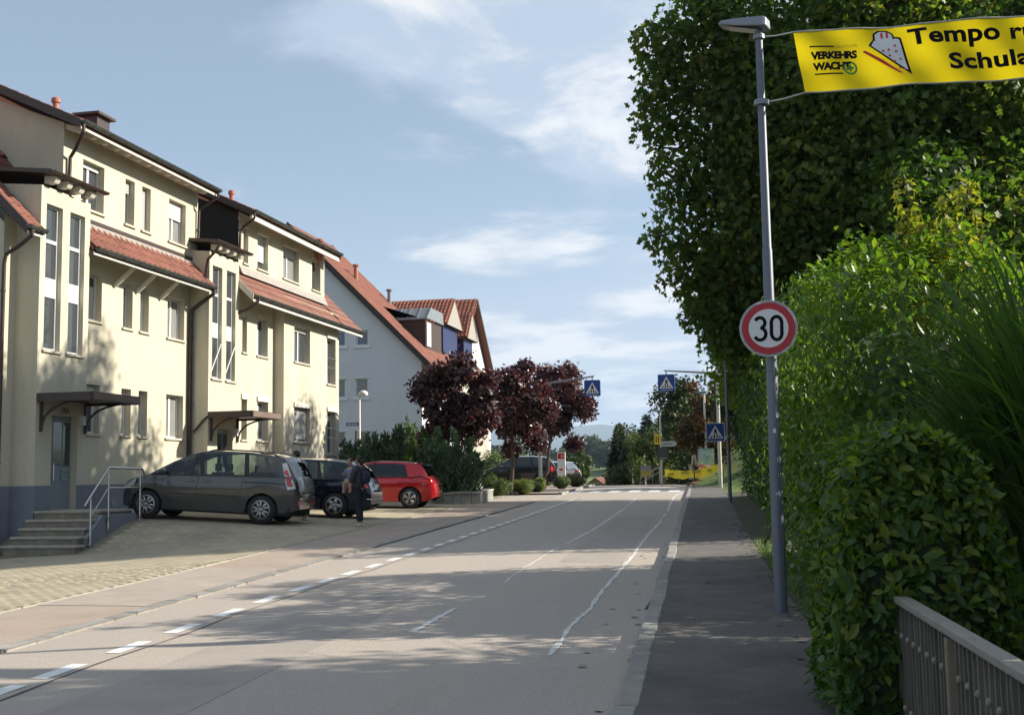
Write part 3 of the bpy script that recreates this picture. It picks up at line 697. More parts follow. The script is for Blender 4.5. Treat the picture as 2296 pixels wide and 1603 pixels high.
# ---- first apartment house (left): steep main roof, wall dormer storey, stair tower
def apartment_one():
    F = -16.4; T = thing('apartment_house', 'cream three-storey apartment house with steps and handrail at its door, nearest on the left', 'house', (-19, 26, 0.3))
    y0, y1, yd = 22.1, 30.98, 24.22
    cols = [(25.04, 25.99), (26.99, 27.45), (27.83, 28.28), (29.28, 30.25)]
    holes = [(a, b, z, z+h) for z, h in ((2.77, 1.22), (5.6, 1.17), (8.38, 1.22)) for a, b in cols]
    low = [h for h in holes if h[3] < 7.6]; up_ = [h for h in holes if h[3] > 7.6]
    mb = MB(); wall_x(mb, F, y0, yd, -.3, 7.55, [], .2); wall_x(mb, F, yd, y1, -.3, 10.28, low+up_, .2)
    # near gable end wall under the steep roof
    ze = 7.35; mb.poly([(F, y0, -.3), (F, y0, ze), (F-5.2, y0, ze+5.2), (F-10.4, y0, ze), (F-10.4, y0, -.3)])
    mb.poly([(F, y1, -.3), (F, y1, 10.2), (F-5.2, y1, ze+5.2), (F-10.4, y1, ze), (F-10.4, y1, -.3)])
    mb.quad((F-10.4, y0, -.3), (F-10.4, y1, -.3), (F-10.4, y1, ze), (F-10.4, y0, ze))
    # dormer near cheek
    mb.poly([(F, yd, 7.3), (F, yd, 10.28), (F-4.4, yd, 12.0), (F-4.4, yd, 11.6)])
    mb.build('wall', M_cream, T, fix=False)
    for lo_, hi_ in (((F-.1, 24.47, -.3), (F+.014, y1, 1.5)), ((F-10.4, y0-.016, -.3), (F+.012, 22.56, 1.5))): MB().box(lo_, hi_).build('plinth', M_plinth, T)
    k = 0
    for i, h in enumerate(holes):
        f_, c = divmod(i, 4)
        sh = {8: 0.12, 9: 0.28, 10: 1.0, 11: 0.42, 0: 0.35, 4: 0.0}.get(i, 0.0)
        window_x(T, F, *h, depth=0.2, mull=1 if c == 3 or (c == 0 and f_ == 2) else 0, shutter=sh, pane=M_pane_c if i in (3, 7, 1, 6, 11) else M_pane)
    # steep main roof: front slope pieces
    xe, ze2 = F+.72, 7.2; c45 = math.sqrt(.5)
    mr = MB()
    th = .1
    def slope_prism(mb_, ya, yb, up):
        mb_.prism([(xe, ya, ze2-th), (xe, ya, ze2), (xe-up, ya, ze2+up), (xe-up, ya, ze2+up-th*1.4)], (0, yb-ya, 0))
    slope_prism(mr, y0-.2, 22.53, 5.9); slope_prism(mr, 24.49, y1-.35, .74)
    mr.prism([(-17.75, 22.532, 9.17), (-17.75, 22.532, 9.27), (xe-5.9, 22.532, ze2+5.9), (xe-5.9, 22.532, ze2+5.76)], (0, yd-22.534, 0))
    mr.prism([(F-5.2, y0-.2, 13.12), (F-5.2, y0-.2, 13.02), (F-11.1, y0-.2, 7.1), (F-11.1, y0-.2, 7.2)], (0, y1-y0+.2, 0))
    rf = mr.build('roof', M_tilebase, T)
    tile_field(rf, (xe+.03, y0-.2, ze2+.005), (0, 1, 0), (-1, 0, 1), 2, 9, .30, .36, M_tile)
    tile_field(rf, (xe+.03, y0-.2, ze2+.005+9*.36*c45) if False else (xe+.03-9*.36*c45, y0-.2, ze2+.005+9*.36*c45), (0, 1, 0), (-1, 0, 1), 9, 13, .26, .36, M_tile, joined=True)
    tile_field(rf, (xe+.03, 24.5, ze2+.005), (0, 1, 0), (-1, 0, 1), 24, 3, .26, .36, M_tile)
    mv = MB(); mv.prism([(xe+.02, y0-.235, ze2-.2), (xe+.02, y0-.235, ze2+.05), (xe-5.9, y0-.235, ze2+5.95), (xe-5.9, y0-.235, ze2+5.65)], (0, .035, 0)); mv.build('verge_board', M_brown, rf)
    for (ya_, yb_) in ((y0-.2, 22.53), (24.49, y1-.35)):
        ms = MB(); ms.quad((xe-.02, ya_, ze2-.14), (xe-.02, yb_, ze2-.14), (F-.05, yb_, ze2+.5), (F-.05, ya_, ze2+.5)); ms.build('soffit', M_wood_w, rf, fix=False)
        mw = MB(); mw.box((xe-.03, ya_, ze2-.17), (xe, yb_, ze2-.02)); mw.build('eave_board', M_wood_w, rf)
    gutter_y(T, xe+.06, ze2-.01, y0-.22, 22.5); gutter_y(T, xe+.06, ze2-.01, 24.52, y1-.33)
    # lead flashing over the tiles
    ml = MB(); ml.prism([(F+.01, 24.5, 8.02), (F+.03, 24.5, 8.02), (F+.16, 24.5, 7.80), (F+.01, 24.5, 7.86)], (0, y1-24.55, 0)); ml.build('flashing', M_lead, T)
    mt = MB(); mt.box((F+.002, 24.5, 8.03), (F+.05, y1-.05, 8.12)); mt.build('flashing_cap', M_brown, T)
    for yy in (26.55, 27.62, 28.85):
        m2 = MB(); m2.bar((F+.02, yy, 6.62), (xe-.15, yy, ze2-.12), .07, .09); m2.build('eave_bracket', M_wood_w, T)
    upper_roof(T, F+.6, 10.2, yd-.25, y1+.12, F, R(25), 5.0, M_tile)
    yy = yd+.1
    while yy < y1:
        m2 = MB(); m2.prism([(F-.05, yy-.05, 10.28), (F-.05, yy-.05, 10.16), (F+.36, yy-.05, 10.0), (F+.5, yy-.05, 10.02), (F+.5, yy-.05, 10.12)], (0, .10, 0)); m2.build('rafter', M_wood_w, T); yy += 0.52
    mw = MB(); mw.box((F+.55, yd-.2, 10.03), (F+.58, y1+.1, 10.11)); mw.build('eave_board', M_wood_w, T)
    stair_tower(T, -15.8, -17.7, 22.55, 24.48, -.3, 8.28, M_cream, '38A')
    # pipes
    downpipe(T, [(F+.78, 22.0, 7.12), (F+.78, 22.0, 7.0), (F+.45, 22.02, 6.78), (F+.10, 22.05, 6.62), (F+.06, 22.05, 6.4), (F+.06, 22.04, 0.15)])
    downpipe(T, [(F+.66, 24.02, 10.12), (F+.66, 24.02, 9.95), (F+.3, 24.25, 9.6), (F+.08, 24.38, 9.45), (F+.06, 24.38, 8.6)])
    downpipe(T, [(F+.66, y1, 10.12), (F+.64, y1, 9.98), (F+.3, y1-.05, 9.75), (F+.08, y1-.08, 9.6), (F+.06, y1-.08, 8.55)], 0.04)
    downpipe(T, [(F+.78, 30.56, 7.12), (F+.78, 30.56, 7.0), (F+.4, 30.52, 6.75), (F+.12, 30.5, 6.55), (F+.08, 30.5, 6.3), (F+.08, 30.5, 0.4)], 0.055)
    # vents and chimney on the roof
    p = on_y(125, 252, 24.6); mc = MB(); mc.lathe([(.075, -.6), (.075, .22), (.11, .24), (.11, .34), (.05, .38)], p, 12); mc.build('vent_pipe', mat('clay vent', (0.36, 0.15, 0.10), 0.7), T)
    p = on_y(211, 283, 27.2); mc = MB(); mc.box((p[0]-.28, p[1]-.3, p[2]-.8), (p[0]+.28, p[1]+.3, p[2]+.2)); mc.box((p[0]-.4, p[1]-.42, p[2]+.2), (p[0]+.4, p[1]+.42, p[2]+.27)); mc.lathe([(.12, .27), (.12, .36), (.06, .4)], p, 10); mc.build('chimney', M_brown, T)
    return T
apartment_one()

def apartment_two():
    F, B = -16.1, -15.75; T = thing('apartment_house', 'cream apartment house with projecting bay and white eave boards, second behind the parked cars', 'house', (-19, 36.5, 0.4))
    y0, ys, y1, yu0, yu1 = 30.6, 35.85, 40.95, 33.1, 40.35
    up_ = [(33.45, 33.81, 8.47, 9.62), (34.49, 35.32, 8.47, 9.64), (36.55, 37.93, 8.5, 9.66), (39.13, 39.96, 8.5, 9.66)]
    rec = [(33.42, 33.76, 5.6, 6.72), (34.5, 35.34, 5.6, 6.84), (33.4, 33.8, 2.83, 4.1), (34.55, 35.4, 2.83, 4.1)]
    bay = [(36.72, 38.13, 5.6, 6.83), (39.74, 40.62, 5.05, 6.75), (36.72, 38.13, 2.84, 4.03), (39.76, 40.62, 2.46, 4.03)]
    mb = MB(); wall_x(mb, F, y0+.4, ys, -.2, 7.9, rec, .2); wall_x(mb, F, yu0, yu1, 7.9, 10.05, up_, .2); wall_x(mb, B, ys, y1, -.2, 7.75, bay, .2)
    mb.quad((F, ys, -.2), (B, ys, -.2), (B, ys, 7.75), (F, ys, 7.75))
    mb.poly([(B, y1, -.2), (B, y1, 7.6), (B-5.4, y1, 12.9), (B-10.9, y1, 7.4), (B-10.9, y1, -.2)]); mb.quad((F, yu1, 7.9), (F, yu1, 10.05), (F-4.0, yu1, 11.6), (F-4.0, yu1, 11.0))
    mb.quad((F-10.4, y0+.4, -.2), (F-10.4, y1, -.2), (F-10.4, y1, 7.4), (F-10.4, y0+.4, 7.4))
    mb.build('wall', M_cream2, T, fix=False)
    mz = MB(); mz.poly([(F-.005, yu0-.01, 7.9), (F-.005, yu0-.01, 10.0), (F-4.2, yu0-.01, 11.75), (F-4.2, yu0-.01, 7.9)]); mz.build('slate_cheek', M_slate, T, fix=False)
    MB().box((F-.1, y0+.4, -.2), (F+.014, ys-.002, 1.2)).build('plinth', M_plinth, T); MB().box((B-.1, ys-.014, -.2), (B+.014, y1, 1.2)).build('plinth', M_plinth, T)
    for i, h in enumerate(up_): window_x(T, F, *h, mull=(1 if i == 2 else 0), shutter=[0.6, 0.75, 0.28, 0.0][i], header=1, pane=M_pane_c if i == 2 else M_pane)
    for i, h in enumerate(rec): window_x(T, F, *h, mull=(1 if i in (1, 3) else 0), header=1 if i < 2 else 2)
    for i, h in enumerate(bay): window_x(T, B, *h, mull=1, shutter=[0.12, 0.0, 0.92, 0.0][i], header=2 if i in (1, 2, 3) else 1)
    for z in (5.25, 2.66):
        mr_ = MB(); mr_.tube([(B+.03, 39.72, z+.75), (B+.05, 39.72, z+.75), (B+.05, 40.64, z+.75), (B+.03, 40.64, z+.75)], .014, 6); mr_.tube([(B+.05, 39.72, z+.4), (B+.05, 40.64, z+.4)], .01, 6); mr_.build('window_bar', mat('brushed steel', (0.55, 0.55, 0.53), 0.3, metal=1.0), T)
    # low roof
    xe, ze, ya, yb = -15.31, 7.25, 32.56, 42.35; mr = MB(); c45 = math.sqrt(.5)
    mr.prism([(xe, ya, ze-.1), (xe, ya, ze), (xe-.8, ya, ze+.8), (xe-.8, ya, ze+.66)], (0, yu1-ya, 0))
    mr.prism([(xe, yu1+.002, ze-.1), (xe, yu1+.002, ze), (xe-5.4, yu1+.002, ze+5.4), (xe-5.4, yu1+.002, ze+5.26)], (0, yb-yu1, 0))
    mr.prism([(xe-5.4, y0+.5, ze+5.4), (xe-5.4, y0+.5, ze+5.28), (xe-11.4, y0+.5, 6.7), (xe-11.4, y0+.5, 6.82)], (0, yb-y0-.5, 0))
    rf = mr.build('roof', M_tilebase, T)
    tile_field(rf, (xe+.03, ya, ze+.004), (0, 1, 0), (-1, 0, 1), int((yu1-ya)/.3), 3, .3, .4, M_tile2, flatt=True)
    tile_field(rf, (xe+.03, yu1+.01, ze+.004), (0, 1, 0), (-1, 0, 1), 7, 13, .29, .4, M_tile2, flatt=True)
    ms = MB(); ms.quad((xe-.02, ya, ze-.14), (xe-.02, yb, ze-.14), (F-.02, yb, ze+.62), (F-.02, ya, ze+.62)); ms.build('soffit', M_wood_w, rf)
    mw = MB(); mw.box((xe-.03, ya, ze-.2), (xe, yb+.02, ze-.02)); mw.build('eave_board', M_wood_w, rf)
    mw = MB(); mw.prism([(xe, ya-.03, ze-.2), (xe, ya-.03, ze+.03), (xe-.8, ya-.03, ze+.83), (xe-.8, ya-.03, ze+.55)], (0, .03, 0)); mw.build('verge_board', M_wood_w, rf); mw = MB(); mw.prism([(xe, yb, ze-.2), (xe, yb, ze+.03), (xe-5.4, yb, ze+5.43), (xe-5.4, yb, ze+5.2)], (0, .03, 0)); mw.build('verge_board', M_wood_w, rf)
    gutter_y(T, xe+.06, ze-.01, ya+.02, yb+.02)
    ml = MB(); ml.prism([(F+.01, yu0, 8.32), (F+.03, yu0, 8.32), (F+.16, yu0, 8.04), (F+.01, yu0, 8.1)], (0, yu1-yu0, 0)); ml.build('flashing', M_lead, T)
    upper_roof(T, F+.6, 9.98, yu0-.3, yu1+.1, F, R(25), 5.0, M_tiledark)
    mw = MB(); mw.box((F+.5, yu0-.25, 9.72), (F+.56, yu1+.12, 9.96)); mw.build('eave_board', M_wood_w, T)
    stair_tower(T, -15.8, -17.6, 30.6, 32.53, -.2, 8.28, M_cream2)
    downpipe(T, [(F+.64, yu0-.22, 9.9), (F+.64, yu0-.22, 9.75), (F+.2, yu0-.1, 9.5), (F+.08, yu0-.05, 9.4), (F+.06, yu0-.05, 8.5)], 0.04)
    downpipe(T, [(xe+.08, ya+.2, 7.15), (xe+.05, ya+.15, 7.0), (-15.6, 32.62, 6.8), (-15.86, 32.62, 6.72)], 0.045)
    downpipe(T, [(-15.4, 30.44, 8.45), (-15.5, 30.42, 8.25), (-15.78, 30.45, 8.0), (-15.84, 30.5, 7.8), (-15.9, 30.52, 7.3)], 0.04)
    downpipe(T, [(-15.78, 30.65, 3.45), (-15.9, 30.52, 3.3), (-16.2, 30.5, 2.95)], 0.035)
    p = on_y(519, 452, 34.5); mc = MB(); mc.lathe([(.075, -.7), (.075, .22), (.11, .24), (.11, .34), (.05, .38)], p, 12); mc.build('vent_pipe', mat('clay vent', (0.36, 0.15, 0.10), 0.7), T)
    p = on_y(717, 552, 39.5); mc = MB(); mc.lathe([(.1, -.6), (.1, .15), (.16, .17), (.16, .24), (.05, .28)], p, 12); mc.build('vent_pipe', mat('clay vent', (0.36, 0.15, 0.10), 0.7), T)
    return T
apartment_two()

# ---- steps and handrail in front of the first tower
def entrance():
    M_step = mat('granite step', (0.33, 0.30, 0.24), 0.85, var=0.2, vscale=8, bump=0.3, bscale=60); M_riser = mat('shaded riser', (0.20, 0.175, 0.135), 0.9, var=0.35, vscale=5, bump=0.4, bscale=40)  # risers darker than treads, near-end shade put into their colour
    T = thing('entrance_steps', 'five stone steps and landing with grey side wall at the near house door', 'steps', (-15, 22.5, 0.1))
    zs = [0.26, 0.43, 0.60, 0.77, 0.95]; ys = [21.45, 21.71, 21.97, 22.23, 22.49]
    for i, (z, y) in enumerate(zip(zs, ys)):
        y2 = ys[i+1]+.04 if i < 4 else 23.82
        mb = MB(); mb.box((-15.72, y, -.3), (-14.16-(0 if i else -.12), y2 if i < 4 else y2, z-.05)); s = mb.build('riser', M_riser, T)
        mb = MB(); mb.box((-15.74, y-.03, z-.05), (-14.12-(0 if i else -.13), y2+.0, z)); mb.build('tread', M_step, T, bevel=.008)
    mw = MB(); mw.prism([(-14.15, 21.9, -.3), (-14.15, 21.9, .38), (-14.15, 22.5, .86), (-14.15, 23.83, .86), (-14.15, 23.83, -.3)], (.1, 0, 0)); mw.build('side_wall', M_plinth, T)
    S = mat('brushed steel', (0.55, 0.55, 0.53), 0.3, metal=1.0)
    H = thing('handrail', 'stainless steel handrail with posts along the entrance steps', 'handrail', (-14.1, 22.6, 0.1)); X = -14.0
    mb = MB(); mb.tube([(X, 21.72, 1.06), (X, 21.8, 1.14), (X, 22.58, 1.86), (X, 22.64, 1.87), (X, 23.95, 1.85), (X, 24.02, 1.8), (X, 24.12, 1.6)], .024, 10); mb.build('top_rail', S, H, smooth=True)
    mb = MB(); mb.tube([(X, 21.95, .82), (X, 22.56, 1.4), (X, 22.64, 1.43), (X, 23.9, 1.42)], .018, 8); mb.build('middle_rail', S, H, smooth=True)
    for y, z0_, z1_ in ((21.95, .02, 1.26), (22.62, .55, 1.86), (23.9, .55, 1.85)):
        mb = MB(); mb.tube([(X, y, z0_), (X, y, z1_)], .022, 8); mb.box((X-.03, y-.05, z0_+.18), (X+.03, y+.05, z0_+.24)); mb.build('post', S, H, smooth=True)
entrance()
# low stone border left of the steps
tag(MB().prism([(-17.5, 20.9, -.2), (-15.9, 20.9, -.2), (-15.9, 20.9, .22), (-17.5, 20.9, .5)], (0, .9, 0)).build('stone_border', mat('border stone', (0.30, 0.26, 0.2), 0.9, var=0.3, vscale=5, bump=0.5, bscale=20), None), 'rough stone bed border left of the entrance steps', 'border')
# ------------------------------------------------------------------ white gabled house and the red roofed houses behind it
M_whitew = mat('bluish white render', (0.60, 0.61, 0.64), 0.9, var=0.04, vscale=0.8, bump=0.15, bscale=60)
M_orange = mat('orange roof tile', (0.205, 0.072, 0.045), 0.75, var=0.14, vscale=1.2, rnd=0.2)
M_blue = mat('blue painted wood', (0.008, 0.018, 0.085), 0.5)
M_zinc = mat('zinc sheet', (0.20, 0.22, 0.235), 0.45, metal=0.3, var=0.12, vscale=2)
M_dbrown = mat('dark cladding', (0.045, 0.03, 0.024), 0.8)
M_surround = mat('window surround', (0.68, 0.70, 0.72), 0.8)
def window_y(parent, Y, x0, x1, z0, z1, pane=M_pane, surround=True, mull=0, shutter=0):
    """window in a wall facing -Y"""
    mb = MB(); q = Y+.1; fw = .055
    mb.box((x0, q-.03, z0), (x0+fw, q+.03, z1)); mb.box((x1-fw, q-.03, z0), (x1, q+.03, z1)); mb.box((x0+fw, q-.028, z0), (x1-fw, q+.028, z0+fw)); mb.box((x0+fw, q-.028, z1-fw), (x1-fw, q+.028, z1))
    for k in range(mull): xm = x0+(x1-x0)*(k+1)/(mull+1); mb.box((xm-.03, q-.025, z0+fw), (xm+.03, q+.025, z1-fw))
    w = mb.build('window', M_frame, parent)
    mp = MB(); mp.quad((x0+.02, q, z0+.02), (x1-.02, q, z0+.02), (x1-.02, q, z1-.02), (x0+.02, q, z1-.02)); mp.build('pane', pane, w)
    if surround:
        ms = MB(); ms.box((x0-.14, Y-.06, z0-.16), (x1+.14, Y+.1, z0-.002)); ms.build('sill', M_surround, w)
        ms = MB(); ms.box((x0-.1, Y-.03, z1+.002), (x1+.1, Y+.1, z1+.07)); ms.build('lintel', M_surround, w)
    return w
def wall_y(mb, Y, x0, x1, z0, z1, holes, depth):
    xs = sorted({x0, x1, *[h for o in holes for h in (o[0], o[1])]}); zs = sorted({z0, z1, *[h for o in holes for h in (o[2], o[3])]})
    for a, b in zip(xs[:-1], xs[1:]):
        for c, d in zip(zs[:-1], zs[1:]):
            if any(o[0] < (a+b)/2 < o[1] and o[2] < (c+d)/2 < o[3] for o in holes): continue
            mb.quad((a, Y, c), (b, Y, c), (b, Y, d), (a, Y, d))
    for (a, b, c, d) in holes:
        q = Y+depth
        mb.quad((a, Y, c), (a, q, c), (a, q, d), (a, Y, d)); mb.quad((b, Y, c), (b, Y, d), (b, q, d), (b, q, c)); mb.quad((a, Y, d), (a, q, d), (b, q, d), (b, Y, d)); mb.quad((a, Y, c), (b, Y, c), (b, q, c), (a, q, c))
def white_house():
    T = thing('gabled_house', 'white gabled house with orange tiled roof behind the conifer shrubs', 'house', (-24, 62, 0.8))
    xr, Y, zc, ap = -17.96, 59.0, 8.04, -25.6; xl = 2*ap-xr; yb = 65.2
    wins = [(-21.68, -21.0, 8.78, 9.62), (-22.98, -22.32, 8.78, 9.62), (-21.72, -21.02, 5.95, 6.96), (-22.98, -22.32, 5.95, 6.96), (-21.72, -21.02, 3.2, 4.1), (-22.98, -22.32, 3.2, 4.1)]
    mb = MB(); wall_y(mb, Y, xl, xr, 0, zc, [w for w in wins if w[3] < 8], .1)
    # gable triangle with the two upper windows left open
    z1 = 9.7; wall_y(mb, Y, xl+(z1-zc), xr-(z1-zc), zc, z1, [w for w in wins if w[3] > 8], .1)
    mb.poly([(xr, Y, zc), (xr-(z1-zc), Y, z1), (xr-(z1-zc), Y, zc)]); mb.poly([(xl, Y, zc), (xl+(z1-zc), Y, zc), (xl+(z1-zc), Y, z1)])
    mb.poly([(xr-(z1-zc), Y, z1), (ap, Y, zc+xr-ap), (xl+(z1-zc), Y, z1)])
    mb.quad((xr, Y, 0), (xr, yb, 0), (xr, yb, zc), (xr, Y, zc)); mb.quad((xl, Y, 0), (xl, yb, 0), (xl, yb, zc), (xl, Y, zc))
    mb.poly([(xr, yb, 0), (xr, yb, zc), (ap, yb, zc+xr-ap), (xl, yb, zc), (xl, yb, 0)]); mb.build('wall', M_whitew, T, fix=False)
    for i, w in enumerate(wins): window_y(T, Y, *w, pane=mat('sky reflection pane', (0.07, 0.10, 0.15), 0.05, spec=0.8) if i < 2 else M_pane_c)  # upper panes tinted blue, sky reflection put into the colour
    o = .75; xe, ze = xr+o, zc-o+.12; L_ = (xe-ap); mr = MB()
    mr.prism([(xe, Y-.35, ze-.16), (xe, Y-.35, ze), (ap, Y-.35, ze+L_), (ap, Y-.35, ze+L_-.2)], (0, yb-Y+.5, 0))
    mr.prism([(ap, Y-.35, ze+L_), (ap, Y-.35, ze+L_-.2), (2*ap-xe, Y-.35, ze-.16), (2*ap-xe, Y-.35, ze)], (0, yb-Y+.5, 0)); rf = mr.build('roof', M_tilebase, T)
    tile_field(rf, (xe+.03, Y-.35, ze+.005), (0, 1, 0), (-1, 0, 1), int((yb-Y+.5)/.25), int(L_*1.414/.36), .25, .36, M_orange, joined=True)
    for yy in (Y-.39, yb+.15):
        MB().prism([(xe+.02, yy, ze-.34), (xe+.02, yy, ze+.05), (ap, yy, ze+L_+.05), (ap, yy, ze+L_-.42)], (0, .04, 0)).build('verge_board', M_dbrown, rf)
    for px, py, Yq in ((798, 600, 61.5), (873, 655, 64.5)):
        p = on_y(px, py+10, Yq); MB().lathe([(.12, -1.4), (.12, .3), (.2, .33), (.2, .42), (.06, .46)], p, 10).build('vent_pipe', mat('clay vent', (0.36, 0.15, 0.10), 0.7) if px < 850 else M_zinc, T)
    # zinc dormer
    x0, x1, ya, yb_ = -21.6, -18.45, 61.4, 64.6
    md = MB(); md.poly([(x1, ya, 8.6), (x1, ya, 10.35), (x0+.9, ya, 10.35), (x0, ya, 11.6)] if False else [(x1, ya, 8.5), (x1, ya, 10.4), (x0, ya, 10.4), (x0, ya, 11.5), (x0-.1, ya, 11.5)]); md.quad((x1, ya, 8.5), (x1, yb_, 8.5), (x1, yb_, 10.4), (x1, ya, 10.4))
    dm = md.build('dormer', M_dbrown, T, fix=False)
    MB().box((x1+.01, ya+.1, 8.9), (x1+.06, ya+.9, 10.25)).build('dormer_window', M_frame, dm)
    mz = MB(); mz.prism([(x1+.15, ya-.15, 10.38), (x1+.15, ya-.15, 10.46), (x0-.3, ya-.15, 10.46), (x0-.3, ya-.15, 10.38)], (0, .05, 0)); mz.quad((x1+.15, ya-.13, 10.44), (x0-.6, ya-.13, 10.44), (x0-.6, ya+.75, 11.15), (x1+.1, ya+.75, 11.15)); mz.quad((x1+.15, ya-.13, 10.44), (x1+.15, yb_, 10.44), (x1+.1, yb_, 11.15), (x1+.1, ya+.75, 11.15))
    zr = mz.build('dormer_roof', M_zinc, dm, fix=False)
    for k in range(6):
        xs_ = x1+.12-k*.58; MB().bar((xs_, ya-.13, 10.46), (xs_, ya+.75, 11.17), .04, .05).build('standing_seam', M_zinc, dm)
white_house()
def red_houses():
    T = thing('dormer_house', 'red tiled house with blue dormers rising behind the white gable', 'house', (-25, 73, 0.8))
    # lower body and its long roof
    mb = MB(); mb.box((-31, 68.8, 0), (-19.0, 78.5, 8.4)); mb.build('wall', mat('grey cream render', (0.42, 0.38, 0.32), .9), T)
    mr = MB(); mr.prism([(-18.4, 68.6, 7.9), (-18.4, 68.6, 8.05), (-23.2, 68.6, 12.4), (-23.2, 68.6, 12.2)], (0, 10, 0)); mr.prism([(-23.2, 68.6, 12.4), (-23.2, 68.6, 12.2), (-31.6, 68.6, 7.6), (-31.6, 68.6, 7.8)], (0, 10, 0)); mr.build('roof', M_tilebase, T)
    def cross(yr, zr, half, drop, xf, xb, nu, nv, tw, tl, zw):
        """cross gable with its near slope tiled"""
        m2 = MB(); m2.prism([(xf, yr, zr), (xf, yr-half, zr-drop), (xf, yr-half, zr-drop-.14), (xf, yr, zr-.16), (xf, yr+half, zr-drop-.14), (xf, yr+half, zr-drop)], (xb-xf, 0, 0)); g = m2.build('dormer_roof', M_tilebase, T)
        v = np.array([0, half, drop]); tile_field(g, (xf, yr-half-.03, zr-drop+.02), (-1, 0, 0), v, nu, nv, tw, tl, M_tiledark) if False else tile_field(g, (xf-nu*tw, yr-half-.03, zr-drop+.02), (1, 0, 0), v, nu, nv, tw, tl, M_tiledark)
        m3 = MB(); m3.prism([(xf-.35, yr, zr-.2), (xf-.35, yr-half+.25, zr-drop-.02), (xf-.35, yr-half+.25, zw), (xf-.35, yr+half-.25, zw), (xf-.35, yr+half-.25, zr-drop-.02)], (-2.2, 0, 0)); m3.build('dormer', M_blue if zw > 8 else M_whitew, T)
        m4 = MB(); m4.poly([(xf-.02, yr, zr-.18), (xf-.02, yr-half+.1, zr-drop-.08), (xf-.02, yr+half-.1, zr-drop-.08)]); m4.build('gable_board', mat('grey gable board', (0.30, 0.28, 0.25), .8), g, fix=False)
        return g
    cross(72.0, 13.2, 1.95, 1.85, -19.6, -24.8, 20, 7, .25, .37, 8.3)
    cross(76.2, 12.9, 1.4, 1.9, -19.5, -22.5, 6, 6, .25, .37, 8.3)
    for x0, y0 in ((-20.5, 70.2), (-21.7, 70.2)):
        MB().box((x0, 70.2, 9.2), (x0+.32, 70.26, 11.0)).build('window', M_frame, T)
    for x0 in (-19.95, -20.9): MB().box((x0-.05, 70.1, 8.3), (x0+.05, 70.2, 11.3)).build('post', M_blue, T)
    T2 = thing('tall_gabled_house', 'tall house with steep dark red tiled roof behind the blue dormers', 'house', (-26, 86, 0.5))
    xf, yr, zr, half, drop = -21.6, 86.0, 15.25, 6.4, 6.6
    m2 = MB(); m2.prism([(xf, yr, zr), (xf, yr-half, zr-drop), (xf, yr-half, zr-drop-.18), (xf, yr, zr-.22), (xf, yr+half, zr-drop-.18), (xf, yr+half, zr-drop)], (-13, 0, 0)); g = m2.build('roof', M_tilebase, T2)
    tile_field(g, (xf-12*.33, yr-half-.03, zr-drop+.03), (1, 0, 0), (0, half, drop), 12, 22, .33, .42, M_tiledark)
    m3 = MB(); m3.prism([(xf-.5, yr, zr-.3), (xf-.5, yr-half+.5, zr-drop+.1), (xf-.5, yr-half+.5, 0), (xf-.5, yr+half-.5, 0), (xf-.5, yr+half-.5, zr-drop+.1)], (-12, 0, 0)); m3.build('wall', M_whitew, T2)
    MB().prism([(xf+.02, yr, zr+.05), (xf+.02, yr+half, zr-drop+.05), (xf+.02, yr+half, zr-drop-.25), (xf+.02, yr, zr-.28)], (.04, 0, 0)).build('verge_board', M_dbrown, g)
    MB().box((xf-.49, yr-.4, 11.4), (xf-.45, yr+.4, 12.4)).build('window', M_frame, T2)
red_houses()
# small farmhouse far down the slope
def farmhouse():
    p = at(1335, 1060, 165); zg = zp(p[1])-.3; T = thing('farmhouse', 'small farmhouse with dark gable and red roof down in the valley', 'house', (p[0], p[1], zg))
    MB().prism([(p[0]-3.2, p[1], zg), (p[0]+3.2, p[1], zg), (p[0]+3.2, p[1], zg+2.9), (p[0], p[1], zg+5.1), (p[0]-3.2, p[1], zg+2.9)], (0, 9, 0)).build('wall', mat('farm wall', (0.30, 0.24, 0.17), 0.9, var=0.2, vscale=1), T)
    MB().prism([(p[0]-3.8, p[1]-.5, zg+2.45), (p[0], p[1]-.5, zg+5.1), (p[0], p[1]-.5, zg+5.3), (p[0]-3.8, p[1]-.5, zg+2.65)], (0, 10, 0)).build('roof', M_tilebase, T)
    MB().prism([(p[0]+3.8, p[1]-.5, zg+2.45), (p[0]+3.8, p[1]-.5, zg+2.65), (p[0], p[1]-.5, zg+5.3), (p[0], p[1]-.5, zg+5.1)], (0, 10, 0)).build('roof', M_orange, T)
    MB().box((p[0]+1.0, p[1]+3, zg+4), (p[0]+1.7, p[1]+3.7, zg+6)).build('chimney', mat('clay vent', (0.36, 0.15, 0.10), 0.7), T)
farmhouse()
# ------------------------------------------------------------------ cars
M_tyre = mat('tyre rubber', (0.018, 0.018, 0.019), 0.85, var=0.2, vscale=20)
M_rim = mat('alloy rim', (0.42, 0.42, 0.42), 0.38, metal=0.85)
M_rimdark = mat('dark rim', (0.03, 0.03, 0.032), 0.35, metal=0.5)
M_trim = mat('black car trim', (0.014, 0.014, 0.015), 0.5)
M_under = mat('underbody', (0.01, 0.01, 0.01), 0.9)
M_chrome = mat('chrome', (0.72, 0.72, 0.72), 0.12, metal=1.0)
M_tail = mat('tail lamp red', (0.45, 0.012, 0.015), 0.15, spec=0.7, coat=0.5)
M_tailc = mat('tail lamp clear', (0.62, 0.60, 0.60), 0.15, spec=0.7)
M_head = mat('head lamp', (0.40, 0.41, 0.40), 0.12, spec=0.8)
M_plate = mat('number plate', (0.62, 0.62, 0.60), 0.5)
M_seat = mat('car seat', (0.05, 0.05, 0.055), 0.8)
M_cglass = glass_mat('car glass', (0.42, 0.50, 0.45)); M_cglass_d = glass_mat('tinted car glass', (0.10, 0.12, 0.12))
